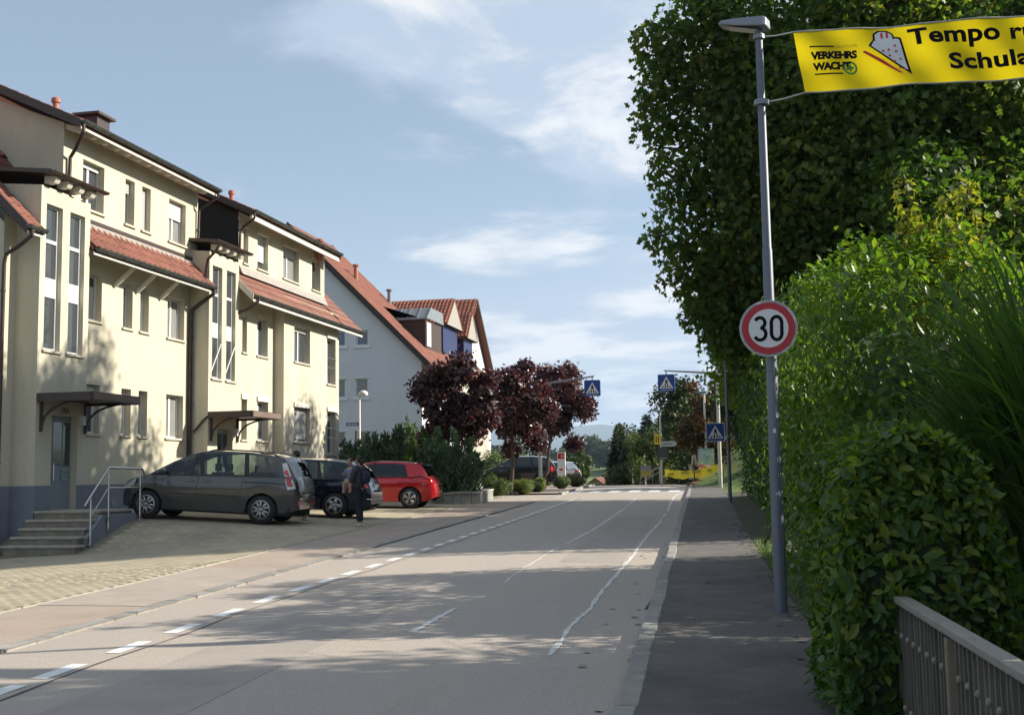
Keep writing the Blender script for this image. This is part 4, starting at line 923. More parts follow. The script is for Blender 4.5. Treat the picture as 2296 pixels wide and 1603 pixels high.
def car(name, label, P, paint, loc, rotz, pitch=0.0, group='cars parked in front of the houses', tint=False, rimstyle='multi', rails=False, roofglass=False):
    T = thing(name, label, 'car', loc, (0, pitch, rotz), group)
    T.rotation_mode = 'XYZ'
    L, Wd = P['L'], P['W']/2
    ip = lambda k, x: float(np.interp(x, *zip(*P[k])))
    wr, xa, xb_ = P['wr'], P['axf'], P['axr']; ar = wr+0.055
    def zlow(x):
        z = ip('sill', x)
        for c in (xa, xb_):
            d = abs(x-c)
            if d < ar: z = max(z, wr+math.sqrt(ar*ar-d*d))
        return z
    def wid(x, z):
        W_ = Wd*ip('plan', x); zb_ = ip('belt', x)
        if z <= zb_:
            t = (z-.2)/max(.1, zb_-.2); return W_*(0.93+0.07*math.sin(min(1, max(0, t)*1.25)*math.pi/2)) - (0.02 if t > .85 else 0)
        zr_ = P['H']; t = (z-zb_)/max(.1, zr_-zb_); return W_*(0.985-0.19*t)-0.02
    base = list(np.linspace(0, L, 70))
    for c in (xa, xb_): base += [c-ar, c+ar, c-ar*.99, c+ar*.99, c-ar*.93, c+ar*.93, c-ar*.8, c+ar*.8]
    base += [P['cowl'], P['roof0'], P['roof1'], P['glass1']]
    xs = sorted(set(round(x, 4) for x in base))
    nl, ng, nt_ = 8, 5, 10
    body = MB(); glass = {-1: MB(), 1: MB()}; wind = MB(); rear = MB(); roofm = MB()
    def rings(x):
        zb_, zr_ = ip('belt', x), max(ip('belt', x), ip('roof', x)); zl = min(zlow(x), zb_-.02)
        lo = [zl+(zb_-zl)*k/nl for k in range(nl+1)]; gr = [zb_+(zr_-zb_)*k/ng for k in range(ng+1)]
        return lo, gr, zb_, zr_
    RG = [rings(x) for x in xs]
    for i in range(len(xs)-1):
        x0, x1 = xs[i], xs[i+1]; A, B_ = RG[i], RG[i+1]; xm = (x0+x1)/2
        for s in (-1, 1):
            for k in range(nl):
                q = [(x0, s*wid(x0, A[0][k]), A[0][k]), (x1, s*wid(x1, B_[0][k]), B_[0][k]), (x1, s*wid(x1, B_[0][k+1]), B_[0][k+1]), (x0, s*wid(x0, A[0][k+1]), A[0][k+1])]
                body.quad(*(q if s < 0 else q[::-1]))
            if A[3]-A[2] > .005 or B_[3]-B_[2] > .005:
                tgt = glass[s] if P['cowl'] < xm < P['glass1'] else body
                for k in range(ng):
                    q = [(x0, s*wid(x0, A[1][k]), A[1][k]), (x1, s*wid(x1, B_[1][k]), B_[1][k]), (x1, s*wid(x1, B_[1][k+1]), B_[1][k+1]), (x0, s*wid(x0, A[1][k+1]), A[1][k+1])]
                    tgt.quad(*(q if s < 0 else q[::-1]))
        w0, w1 = wid(x0, A[3]), wid(x1, B_[3]); cr = 0.045
        if xm < P['cowl']: tgt = body
        elif xm < P['roof0']: tgt = wind
        elif xm < P['roof1']: tgt = roofm
        elif xm < P['glass1']: tgt = rear
        else: tgt = body
        for k in range(nt_):
            a, b = -1+2*k/nt_, -1+2*(k+1)/nt_
            f = lambda t: cr*(1-t**2)
            tgt.quad((x0, a*w0, A[3]+f(a)), (x1, a*w1, B_[3]+f(a)), (x1, b*w1, B_[3]+f(b)), (x0, b*w0, A[3]+f(b)))
    for i in (0, len(xs)-1):
        x = xs[i]; A = RG[i]; zz_ = A[0]+[z for z in A[1][1:] if A[3]-A[2] > .005]
        for k in range(len(zz_)-1): body.quad((x, -wid(x, zz_[k]), zz_[k]), (x, wid(x, zz_[k]), zz_[k]), (x, wid(x, zz_[k+1]), zz_[k+1]), (x, -wid(x, zz_[k+1]), zz_[k+1]))
    bo = body.build('body', paint, T, smooth=True, world=False)
    roofm.build('roof', M_cglass_d if roofglass else paint, T, smooth=True, world=False)
    gm = M_cglass_d if tint else M_cglass
    [glass[s].build('side_window', gm, T, smooth=True, world=False, fix=False) for s in (-1, 1)]; wind.build('windshield', M_cglass, T, smooth=True, world=False, fix=False); rear.build('rear_window', M_cglass_d, T, smooth=True, world=False, fix=False)
    def patch(nm, top, bot, m, off=.006, parent=T, sides=(-1, 1), n=14):
        """strip on the flank between two (x,z) polylines"""
        for s in sides:
            mb = MB(); tx = np.linspace(0, 1, n)
            tp = [(np.interp(t*(len(top)-1), range(len(top)), [p[0] for p in top]), np.interp(t*(len(top)-1), range(len(top)), [p[1] for p in top])) for t in tx]
            bp = [(np.interp(t*(len(bot)-1), range(len(bot)), [p[0] for p in bot]), np.interp(t*(len(bot)-1), range(len(bot)), [p[1] for p in bot])) for t in tx]
            rows = 4
            for i in range(n-1):
                for r_ in range(rows):
                    def pt(i_, rr): x = tp[i_][0]+(bp[i_][0]-tp[i_][0])*rr; z = tp[i_][1]+(bp[i_][1]-tp[i_][1])*rr; return (x, s*(wid(x, z)+off), z)
                    mb.quad(pt(i, r_/rows), pt(i, (r_+1)/rows), pt(i+1, (r_+1)/rows), pt(i+1, r_/rows))
            mb.build(nm, m, parent, smooth=True, world=False, fix=False)
    # window frame: band under the roof edge, pillars
    rx = np.linspace(P['cowl']+.02, P['glass1']-.01, 30)
    patch('roof_rail_band', [(x, max(ip('belt', x), ip('roof', x))) for x in rx], [(x, max(ip('belt', x)-.005, ip('roof', x)-.055)) for x in rx], paint, n=30)
    for (xt, xbm, wt, wb, mm) in P['pillars']:
        zt, zb_ = ip('roof', xt)-.01, ip('belt', xbm)-.01
        patch('pillar', [(xt, zt), (xt+wt, ip('roof', xt+wt)-.01)], [(xbm, zb_), (xbm+wb, ip('belt', xbm+wb)-.01)], M_trim if mm else paint, n=6)
    patch('belt_trim', [(x, ip('belt', x)+.02) for x in np.linspace(P['cowl']+.25, P['glass1']-.1, 20)], [(x, ip('belt', x)-.012) for x in np.linspace(P['cowl']+.25, P['glass1']-.1, 20)], M_trim, off=.008, n=20)
    for xd in P['seams']:
        patch('door_seam', [(xd[0], xd[2]), (xd[0]+.008, xd[2])], [(xd[1], xd[3]), (xd[1]+.008, xd[3])], M_trim, off=.004, n=2)
    for (hx, hz) in P['handles']:
        for s in (-1, 1):
            MB().bar((hx, s*(wid(hx, hz)+.025), hz), (hx+.17, s*(wid(hx+.17, hz)+.025), hz+.005), .022, .03).build('door_handle', P.get('handle_m', paint), T, world=False)
    for (tp, bt, m) in P['lamps']: patch('tail_lamp' if tp[0][0] > L/2 else 'head_lamp', tp, bt, m, off=.012, n=8)
    for (tp, bt) in P.get('cladding', []): patch('side_moulding', tp, bt, P.get('clad_m', M_trim), off=.01, n=16)
    # mirrors
    for s in (-1, 1):
        mx = P['cowl']+.42; mz = ip('belt', mx)+.07
        MB().ball((mx, s*(Wd+.10), mz), (.07, .11, .075), 10, 6).build('mirror', P.get('mirror_m', paint), T, smooth=True, world=False)
    # underbody, wheels
    MB().box((.25, -Wd*.86, .2), (L-.2, Wd*.86, .48)).build('underbody', M_under, T, world=False)
    for cx_ in (xa, xb_):
        for s in (-1, 1):
            yy = s*(Wd-.02); mw = MB(); d = 0.2
            mw.lathe([(wr*.66, -.01), (wr*.70, .0), (wr*.93, .0), (wr, .03), (wr, d-.03), (wr*.93, d), (wr*.5, d)], (0, 0, 0), 28, 1)
            me = mw.mesh('wheel', True)
            if s > 0: me.transform(Matrix.Diagonal((1, -1, 1, 1))); me.flip_normals()
            me.materials.append(M_tyre); w = bpy.data.objects.new('wheel', me); COL.objects.link(w); w.parent = T; w.location = (cx_, yy, wr)
            mr = MB(); rr = wr*.67
            mr.lathe([(rr, .0), (rr*.9, -.012), (rr*.86, .03), (rr*.86, .03)], (0, 0, 0), 28, 1) if False else None
            for k in range(28):
                a0, a1 = 2*math.pi*k/28, 2*math.pi*(k+1)/28
                for (r0, y0_, r1, y1_) in ((rr*1.02, -.005, rr*.92, -.018), (rr*.92, -.018, rr*.86, .04)):
                    mr.quad((r0*math.cos(a0), y0_, r0*math.sin(a0)), (r0*math.cos(a1), y0_, r0*math.sin(a1)), (r1*math.cos(a1), y1_, r1*math.sin(a1)), (r1*math.cos(a0), y1_, r1*math.sin(a0)))
            ns = {'multi': 10, 'five': 5, 'turbine': 5}[rimstyle]; off = random.random()
            for k in range(ns):
                a = 2*math.pi*(k+off)/ns; dv = np.array([math.cos(a), 0, math.sin(a)]); tv = np.array([-math.sin(a), 0, math.cos(a)])
                w0_, w1_ = {'multi': (.016, .028), 'five': (.055, .038), 'turbine': (.02, .07)}[rimstyle]
                if rimstyle == 'multi' and k % 2: tv2 = tv*-.35
                else: tv2 = tv*.35
                if rimstyle != 'multi': tv2 = tv*0.2 if rimstyle == 'turbine' else tv*0
                q0, q1 = dv*rr*.14, dv*rr*.9+tv2*.03
                mr.prism([q0-tv*w0_+(0, -.03, 0), q0+tv*w0_+(0, -.03, 0), q1+tv*w1_+(0, -.014, 0), q1-tv*w1_+(0, -.014, 0)], (0, .02, 0))
            mr.lathe([(rr*.2, -.036), (rr*.2, -.0), (.01, .0)], (0, 0, 0), 12, 1)
            m3 = mr.mesh('rim', True)
            if s > 0: m3.transform(Matrix.Diagonal((1, -1, 1, 1))); m3.flip_normals()
            m3.materials.append(M_rim); rm = bpy.data.objects.new('rim', m3); COL.objects.link(rm); rm.parent = w
            mk = MB().lathe([(rr*.88, .05), (.02, .05)], (0, 0, 0), 20, 1).mesh('disc')
            if s > 0: mk.transform(Matrix.Diagonal((1, -1, 1, 1)))
            mk.materials.append(M_rimdark); dk = bpy.data.objects.new('brake_disc', mk); COL.objects.link(dk); dk.parent = w
    # seats
    for sx in P['seatx']:
        for s in (-.4, .4):
            mb = MB(); mb.box((sx, s-.24, .45), (sx+.5, s+.24, .62)); mb.prism([(sx+.42, s-.23, .6), (sx+.56, s-.23, .6), (sx+.72, s-.2, 1.13), (sx+.6, s-.2, 1.13)], (0, .44, 0)); mb.box((sx+.64, s-.12, 1.16), (sx+.72, s+.12, 1.33)); mb.build('seat', M_seat, T, world=False)
    MB().box((P['cowl']+.15, -Wd*.8, .7), (P['cowl']+.55, Wd*.8, ip('belt', P['cowl']+.4)-.02)).build('dashboard', M_trim, T, world=False)
    # plate and bumper strip at the rear
    zpl = P['plate_z']; xr_ = L+.012 if P.get('plate_x') is None else P['plate_x']
    MB().box((xr_-.02, -.26, zpl-.06), (xr_, .26, zpl+.06)).build('number_plate', M_plate, T, world=False)
    if rails:
        for s in (-1, 1):
            rxs = np.linspace(P['roof0']+.1, P['roof1']-.1, 12); mb = MB(); mb.tube([(x, s*(wid(x, ip('roof', x))-.04), ip('roof', x)+(.035 if 0 < i < 11 else .0)) for i, x in enumerate(rxs)], .018, 6); mb.build('roof_rail', M_trim, T, world=False)
    P['extra'](T, wid, ip, patch) if P.get('extra') else None
    return T

def paintm(name, c, rough=0.22): return mat(name, c, rough, metal=0.3, spec=0.5, coat=0.9, var=0.04, vscale=2)
van = dict(L=4.5, W=1.78, H=1.64, wr=.325, axf=.92, axr=3.66, cowl=.95, roof0=2.15, roof1=4.08, glass1=4.40,
    sill=[(0, .34), (.1, .27), (.5, .24), (4, .24), (4.3, .28), (4.5, .36)],
    belt=[(0, .62), (.06, .72), (.25, .84), (.6, .95), (.95, 1.02), (1.6, 1.03), (3.0, 1.06), (4.0, 1.09), (4.38, 1.06), (4.46, .9), (4.5, .72)],
    roof=[(0, .3), (.94, 1.02), (.96, 1.03), (1.5, 1.34), (1.9, 1.52), (2.15, 1.585), (2.6, 1.625), (3.3, 1.62), (3.9, 1.56), (4.08, 1.52), (4.2, 1.40), (4.40, 1.07), (4.42, 1.0), (4.5, .5)],
    plan=[(0, .62), (.08, .76), (.3, .9), (.8, .98), (1.3, 1), (3.5, 1), (4.1, .95), (4.4, .86), (4.5, .72)],
    pillars=[(2.02, 1.92, .05, .07, 1), (2.08, 2.18, .10, .10, 1), (3.15, 3.22, .10, .12, 1), (3.96, 4.02, .14, .34, 0), (1.3, 1.05, .05, .06, 0), (1.52, 1.38, .03, .03, 1)],
    seams=[(2.14, 2.04, 1.03, .3), (3.2, 3.1, 1.05, .34), (1.28, 1.3, 1.0, .34)], handles=[(1.86, .90), (2.24, .915)],
    lamps=[([(4.06, 1.40), (4.16, 1.42)], [(4.24, .80), (4.42, .84)], M_tailc), ([(4.10, 1.28), (4.2, 1.25)], [(4.24, .88), (4.37, .88)], M_tail), ([(.10, .74), (.55, .92)], [(.08, .62), (.5, .76)], M_head)],
    cladding=[([(1.35, .62), (3.1, .62)], [(1.35, .595), (3.1, .595)]), ([(3.22, .955), (4.16, .935)], [(3.22, .935), (4.16, .915)])], seatx=[1.75, 2.7], plate_z=.80, plate_x=4.475)
def van_extra(T, wid, ip, patch):
    for s in (-1, 1):
        MB().box((4.20, s*.55-.12, .46), (4.29, s*.55+.12, .55)).build('reflector', M_tail, T, world=False)
    MB().box((4.18, -.62, .585), (4.295, .62, .625)).build('bumper_strip', M_chrome, T, world=False)
    MB().tube([(3.53, 0, 1.60), (3.76, 0, 1.78)], .006, 5).build('aerial', M_trim, T, world=False)
van['extra'] = van_extra
_nz = lambda x: x*.70/.92 if x < .92 else x-.22
for k_ in ('sill', 'belt', 'roof', 'plan'): van[k_] = [(_nz(x), z) for x, z in van[k_]]
for k_ in ('L', 'axf', 'axr', 'cowl', 'roof0', 'roof1', 'glass1', 'plate_x'): van[k_] = _nz(van[k_])
van['pillars'] = [(a-.22, b-.22, c, d, e) for a, b, c, d, e in van['pillars']]; van['seams'] = [(a-.22, b-.22, c, d) for a, b, c, d in van['seams']]; van['handles'] = [(a-.22, b) for a, b in van['handles']]
van['lamps'] = [([(_nz(x), z) for x, z in a], [(_nz(x), z) for x, z in b], m) for a, b, m in van['lamps']]; van['cladding'] = [([(_nz(x), z) for x, z in a], [(_nz(x), z) for x, z in b]) for a, b in van['cladding']]; van['seatx'] = [1.53, 2.48]
wag = dict(L=4.5, W=1.8, H=1.5, wr=.325, axf=.90, axr=3.58, cowl=1.05, roof0=2.0, roof1=3.98, glass1=4.36,
    sill=[(0, .32), (.1, .25), (.5, .22), (4, .22), (4.3, .28), (4.5, .38)],
    belt=[(0, .55), (.06, .66), (.3, .78), (.7, .88), (1.05, .95), (2.0, .96), (3.2, .99), (4.0, 1.03), (4.34, 1.0), (4.44, .86), (4.5, .7)],
    roof=[(0, .3), (1.04, .95), (1.06, .96), (1.5, 1.2), (2.0, 1.43), (2.5, 1.49), (3.2, 1.485), (3.8, 1.44), (3.98, 1.40), (4.15, 1.26), (4.36, 1.01), (4.4, .9), (4.5, .5)],
    plan=van['plan'], pillars=[(2.2, 2.25, .09, .10, 1), (3.02, 3.1, .07, .12, 1), (3.8, 3.9, .16, .42, 0), (1.3, 1.15, .05, .06, 0)],
    seams=[(2.26, 2.18, .95, .3), (3.12, 3.0, .98, .34)], handles=[(1.98, .84), (2.95, .87)],
    lamps=[([(4.12, 1.08), (4.3, 1.06)], [(4.2, .78), (4.42, .80)], M_tail), ([(.10, .68), (.6, .86)], [(.08, .58), (.5, .70)], M_head)], seatx=[1.75, 2.65], plate_z=.84, plate_x=4.475)
def wag_extra(T, wid, ip, patch):
    MB().box((4.38, -.66, .50), (4.515, .66, .53)).build('bumper_strip', M_chrome, T, world=False)
wag['extra'] = wag_extra
hat = dict(L=4.26, W=1.8, H=1.47, wr=.32, axf=.86, axr=3.48, cowl=1.05, roof0=1.95, roof1=3.80, glass1=4.06,
    sill=[(0, .3), (.1, .22), (.5, .2), (3.8, .2), (4.1, .26), (4.26, .36)],
    belt=[(0, .55), (.06, .66), (.3, .78), (.7, .88), (1.05, .94), (2.0, .96), (3.2, .99), (3.9, 1.0), (4.05, .98), (4.2, .84), (4.26, .68)],
    roof=[(0, .3), (1.04, .94), (1.06, .95), (1.5, 1.18), (1.95, 1.40), (2.4, 1.46), (3.0, 1.455), (3.6, 1.41), (3.80, 1.375), (3.9, 1.25), (4.06, .99), (4.1, .9), (4.26, .5)],
    plan=[(0, .62), (.08, .76), (.3, .9), (.8, .98), (1.3, 1), (3.3, 1), (3.9, .95), (4.15, .88), (4.26, .74)],
    pillars=[(2.25, 2.3, .07, .09, 1), (3.26, 3.42, .52, .62, 0), (1.3, 1.15, .05, .06, 0)], seams=[(2.32, 2.24, .95, .3), (3.2, 3.1, .98, .4)], handles=[(2.02, .83)],
    lamps=[([(3.86, .96), (4.08, .95)], [(3.84, .83), (4.17, .82)], M_tail), ([(.10, .68), (.6, .84)], [(.08, .58), (.5, .70)], M_head)], seatx=[1.7, 2.5], plate_z=.62, plate_x=4.24,
    mirror_m=None)
hat.pop('mirror_m')
def hat_extra(T, wid, ip, patch):
    MB().prism([(3.74, -.6, 1.41), (3.98, -.58, 1.36), (3.98, -.58, 1.34), (3.74, -.6, 1.36)], (0, 1.2, 0)).build('spoiler', M_trim, T, world=False)
hat['extra'] = hat_extra
def put_car(name, label, P, paint, xr, yr, rot, **k):
    """near rear wheel touches the forecourt at (xr, yr); nose towards the house"""
    c, s_ = math.cos(rot), math.sin(rot); w2 = P['W']/2; wb = P['axr']-P['axf']
    loc = lambda lx, ly: (xr+c*(lx-P['axr'])-s_*(ly+w2), yr+s_*(lx-P['axr'])+c*(ly+w2))
    h = lambda lx: 0.5*(lot(*loc(lx, -w2+.1))+lot(*loc(lx, w2-.1)))+.004
    zf, zr_ = h(P['axf']), h(P['axr']); pitch = math.atan2(zf-zr_, wb); x0, y0 = loc(0, 0)
    return car(name, label, dict(P), paint, (x0, y0, zf+P['axf']*math.sin(pitch)), rot, pitch, **k)
put_car('minivan', 'dark grey minivan with roof rails, nearest of the parked cars, its rear to the road', van, paintm('dark grey car paint', (0.055, 0.054, 0.055)), -11.38, 24.6, R(7), rails=True)
put_car('estate_car', 'dark blue estate car parked between the minivan and the red car', wag, paintm('dark blue car paint', (0.008, 0.016, 0.028)), -11.0, 28.2, R(6), rimstyle='five', tint=False)
put_car('hatchback', 'red hatchback with spoked alloy wheels parked before the conifer shrubs', hat, paintm('red car paint', (0.50, 0.008, 0.012)), -11.1, 35.0, R(6), rimstyle='turbine', tint=True)
def far_car(name, label, P, paint, px, depth, rot, **k):
    p = at(px, 1085, depth); z = zp(p[1])+.07; car(name, label, P, paint, (p[0], p[1], z), rot, 0.0, **k)
suv = dict(wag); suv['H'] = 1.66; suv['roof'] = [(x, z*1.1 if z > .9 else z) for x, z in suv['roof']]; suv['belt'] = [(x, z*1.08) for x, z in suv['belt']]; suv['lamps'] = wag['lamps']; suv['extra'] = None
far_car('parked_suv', 'black car parked behind the plum tree trunk', suv, paintm('black car paint', (0.008, 0.008, 0.010)), 1070, 64, R(8), group='cars parked up the street', tint=True)
far_car('white_car', 'white car half hidden behind the black one', hat, paintm('white car paint', (0.72, 0.72, 0.72)), 1150, 71, R(8), group='cars parked up the street', tint=True)
# ------------------------------------------------------------------ plants
L_plane = leaf_mat('plane tree leaf', (0.038, 0.072, 0.014), (0.115, 0.18, 0.032), 0.48, 0.5, 0.3, c3=(0.15, 0.15, 0.03))
L_laurel = leaf_mat('laurel leaf', (0.055, 0.108, 0.016), (0.105, 0.18, 0.028), 0.42, 0.38, 0.4, tcol=(1.6, 1.8, 0.6))
L_laurel_d = leaf_mat('dark laurel leaf', (0.034, 0.078, 0.014), (0.065, 0.128, 0.022), 0.32, 0.42, 0.35)
L_yng_lit = leaf_mat('sunlit new laurel leaf', (0.105, 0.165, 0.022), (0.165, 0.215, 0.032), 0.42, 0.42, 0.35, tcol=(1.7, 1.9, 0.5))  # paler leaf, also carries the look of sunlit leaves in its colour
L_maple = leaf_mat('yellow green maple leaf', (0.15, 0.19, 0.03), (0.27, 0.27, 0.05), 0.5, 0.5, 0.3, tcol=(1.5, 1.5, 0.5))
L_reed = leaf_mat('tall grass blade', (0.045, 0.095, 0.022), (0.085, 0.15, 0.035), 0.38, 0.5, 0.3)
L_plum = leaf_mat('purple plum leaf', (0.030, 0.015, 0.017), (0.080, 0.036, 0.038), 0.3, 0.36, 0.5, tcol=(2.0, 0.85, 0.85), c3=(0.12, 0.07, 0.065))
L_juni = leaf_mat('conifer shrub needle', (0.055, 0.10, 0.060), (0.11, 0.165, 0.090), 0.15, 0.6, 0.2)
L_juni2 = leaf_mat('bright conifer needle', (0.06, 0.10, 0.03), (0.10, 0.15, 0.035), 0.25, 0.6, 0.2)
L_box = leaf_mat('box leaf', (0.045, 0.075, 0.016), (0.10, 0.14, 0.025), 0.25, 0.45, 0.4)
L_boxy = leaf_mat('yellowish shrub leaf', (0.085, 0.12, 0.018), (0.16, 0.19, 0.03), 0.3, 0.45, 0.4)
L_dark = leaf_mat('dark tree leaf', (0.016, 0.030, 0.012), (0.036, 0.058, 0.018), 0.25, 0.5, 0.3)
L_mid = leaf_mat('mid green tree leaf', (0.040, 0.065, 0.018), (0.085, 0.11, 0.026), 0.3, 0.5, 0.3)
L_autumn = leaf_mat('autumn leaf', (0.05, 0.045, 0.016), (0.11, 0.062, 0.022), 0.35, 0.5, 0.3, tcol=(1.5, 1.2, 0.6))
L_spruce = leaf_mat('spruce needle', (0.012, 0.026, 0.014), (0.026, 0.045, 0.022), 0.1, 0.6, 0.2)
M_bark = mat('bark', (0.085, 0.065, 0.045), 0.95, var=0.3, vscale=6, bump=0.8, bscale=25)
M_twig = mat('twigs', (0.05, 0.04, 0.025), 0.9, var=0.3, vscale=10)
M_core = mat('shaded inner foliage', (0.018, 0.030, 0.010), 0.9, var=0.4, vscale=8, bump=0.6, bscale=18)  # closed dark core, shade among the leaves put into its colour

def limb(mb, a, b, r0, r1, g, n=6, wob=0.08):
    a, b = np.array(a, float), np.array(b, float); L_ = np.linalg.norm(b-a); pts = []
    for i in range(n+1):
        t = i/n; p = a+(b-a)*t
        if 0 < i < n: p = p+g.normal(size=3)*L_*wob*math.sin(math.pi*t)
        pts.append(p)
    mb.tube(pts, [r0+(r1-r0)*i/n for i in range(n+1)], 7)
def tree(name, label, cat, base, blobs, n, size, shape, lm, trunk_r=.15, fork=0.35, group=None, seed=1, jitter=.7, droop=.25, shell=.5, up=.35, limbs=14, sub=True, stray=0.0, inner=0):
    g = np.random.default_rng(seed); base = np.array(base, float); T = thing(name, label, cat, tuple(base), group=group)
    c = np.mean(np.array(blobs)[:, :3], axis=0); top = base+(c-base)*fork; mb = MB(); top = np.array([base[0]+(c[0]-base[0])*.4, base[1]+(c[1]-base[1])*.4, base[2]+(c[2]-base[2])*fork])
    limb(mb, base-np.array([0, 0, .2]), top, trunk_r*1.25, trunk_r*.85, g, 6, .03); limb(mb, top, c+np.array([0, 0, .3]), trunk_r*.85, trunk_r*.3, g, 6, .05)
    mb.build('trunk', M_bark, T, smooth=True)
    mb = MB(); idx = g.permutation(len(blobs))[:limbs]
    for k in idx:
        b = np.array(blobs[k][:3]); s = top+(c-top)*g.random()*.7; m_ = (s+b)/2+np.array([0, 0, .1*np.linalg.norm(b-s)]); limb(mb, s, m_, trunk_r*.45, trunk_r*.26, g, 4, .05); limb(mb, m_, b, trunk_r*.26, trunk_r*.08, g, 4, .06)
        if sub:
            for j in range(3): limb(mb, b, b+unit(g.normal(size=3)+np.array([0, 0, .3]))*blobs[k][3]*.9, trunk_r*.09, trunk_r*.03, g, 3, .08)
    mb.build('limbs', M_bark, T, smooth=True)
    P, d, k = blob_points(blobs, n, g, shell)
    if stray > 0:
        m_ = g.random(n) < stray; P[m_] += d[m_]*(g.random(m_.sum())*np.array(blobs)[k[m_], 3]*.45)[:, None]
    bl = np.array(blobs)[:, 3]; tone = np.clip(0.35*g.random(n)+0.65*g.random(len(blobs))[k], 0, .999)
    me = leaves_mesh('crown', P, d*.8+np.array([0, 0, up]), size, shape, g, jitter, droop, rnd=tone); cr = link('crown', me, lm, T)
    if inner:
        P, d, k = blob_points([(b[0], b[1], b[2], b[3]*.8) for b in blobs if b[3] > .7 or b[3] < .0 or len(blobs) < 60], inner, g, .0); me = leaves_mesh('inner_leaves', P, d+np.array([0, 0, .3]), size*1.9, 'simple', g, .8); link('inner_leaves', me, lm, T)['kind'] = 'stuff'
    return T
def ell_blobs(c, rad, n, r, g, skin=.55, lo=-1.0):
    out = []
    while len(out) < n:
        d = unit(g.normal(size=3))
        if d[2] < lo: continue
        t = skin+(1-skin)*g.random(); out.append((c[0]+d[0]*rad[0]*t, c[1]+d[1]*rad[1]*t, c[2]+d[2]*rad[2]*t, r*(0.7+.6*g.random())))
    return out

# the large plane tree behind the hedge
g = np.random.default_rng(11)
def cam_blob(px, py, depth, r): p = at(px, py, depth); return (p[0], p[1], p[2], r)
blobs = []
c = at(2080, 330, 29.0)
blobs += ell_blobs(c, (5.7, 5.8, 7.0), 62, 1.55, g, .5)
for (px, py, d, r) in [(1560, 30, 27.5, .9), (1482, 105, 27.4, .72), (1452, 92, 27.2, .42), (1500, 178, 27.6, .8), (1455, 205, 27.2, .45), (1488, 258, 27.5, .8), (1448, 300, 27.3, .38), (1520, 335, 27.6, .7), (1500, 392, 27.6, .62), (1545, 452, 27.8, .75), (1500, 512, 27.8, .58), (1470, 540, 27.6, .35), (1545, 575, 28, .85), (1518, 628, 28, .5), (1590, 655, 28.3, .8), (1562, 702, 28.4, .5), (1625, 728, 28.8, .75), (1600, 768, 29, .42), (1660, 790, 29, .6), (1600, 10, 27.5, .9),
                       (1640, 560, 28, 1.1), (1620, 400, 27.6, 1.2), (1620, 250, 27.6, 1.2), (1600, 140, 27.6, 1.1),
                       (1680, 660, 28.5, 1.2), (1720, 480, 27, 1.3), (1720, 300, 27, 1.3), (1720, 120, 27, 1.3), (1800, 560, 27, 1.4), (1850, 380, 26, 1.4), (1850, 180, 26, 1.4), (1960, 500, 26, 1.5), (2000, 260, 25.5, 1.5), (2100, 420, 25.5, 1.5), (2200, 250, 25.5, 1.5), (2250, 480, 26, 1.5), (1900, 620, 27, 1.3), (2050, 620, 27, 1.4), (2200, 640, 27, 1.4), (1700, 760, 30, 1.1), (1650, 60, 27.5, 1.1), (1800, 20, 27, 1.3), (1950, 40, 26, 1.4), (2120, 60, 26, 1.4)]:
    blobs.append(cam_blob(px, py, d, r))
bx = c[0]+1.0, c[1]+.5; tree('plane_tree', 'huge dark leafy broadleaf tree towering behind the hedge and lamp post', 'tree', (bx[0], bx[1], terrain(*bx)), blobs, 100000, .155, 'star', L_plane, .42, .35, seed=3, limbs=34, stray=.02, inner=20000, shell=.62)
# second broadleaf tree farther up the hedge
g = np.random.default_rng(12); c = at(1830, 640, 41)
bl = ell_blobs(c, (4.2, 4.5, 4.6), 34, 1.3, g, .4)
for (px, py, d, r) in [(1615, 740, 40, .6), (1620, 690, 40, .7), (1640, 800, 41, .8), (1665, 870, 42, .9), (1670, 760, 40, 1.1), (1665, 690, 40, 1.0)]: bl.append(cam_blob(px, py, d, r))
tree('broadleaf_tree', 'dark broadleaf tree overhanging the pavement beyond the hedge', 'tree', (c[0], c[1], terrain(c[0], c[1])), bl, 28000, .155, 'star', L_plane, .25, .4, seed=5, limbs=18, stray=.03, inner=6000)

g = np.random.default_rng(13); bl = ell_blobs((6.2, 8.9, 5.2), (2.4, 2.5, 2.1), 26, 1.0, g, .4)
tree('garden_tree', 'garden tree standing behind the fence at the right', 'tree', (6.2, 8.9, terrain(6.2, 8.9)), bl, 20000, .18, 'simple', L_mid, .14, .4, seed=6, limbs=12)
g = np.random.default_rng(14); bl = ell_blobs((7.4, 4.6, 4.6), (2.4, 2.6, 2.2), 22, 1.0, g, .4)
tree('garden_tree', 'second garden tree nearer to the viewer behind the fence', 'tree', (7.4, 4.6, terrain(7.4, 4.6)), bl, 14000, .18, 'simple', L_mid, .14, .4, seed=8, limbs=12)
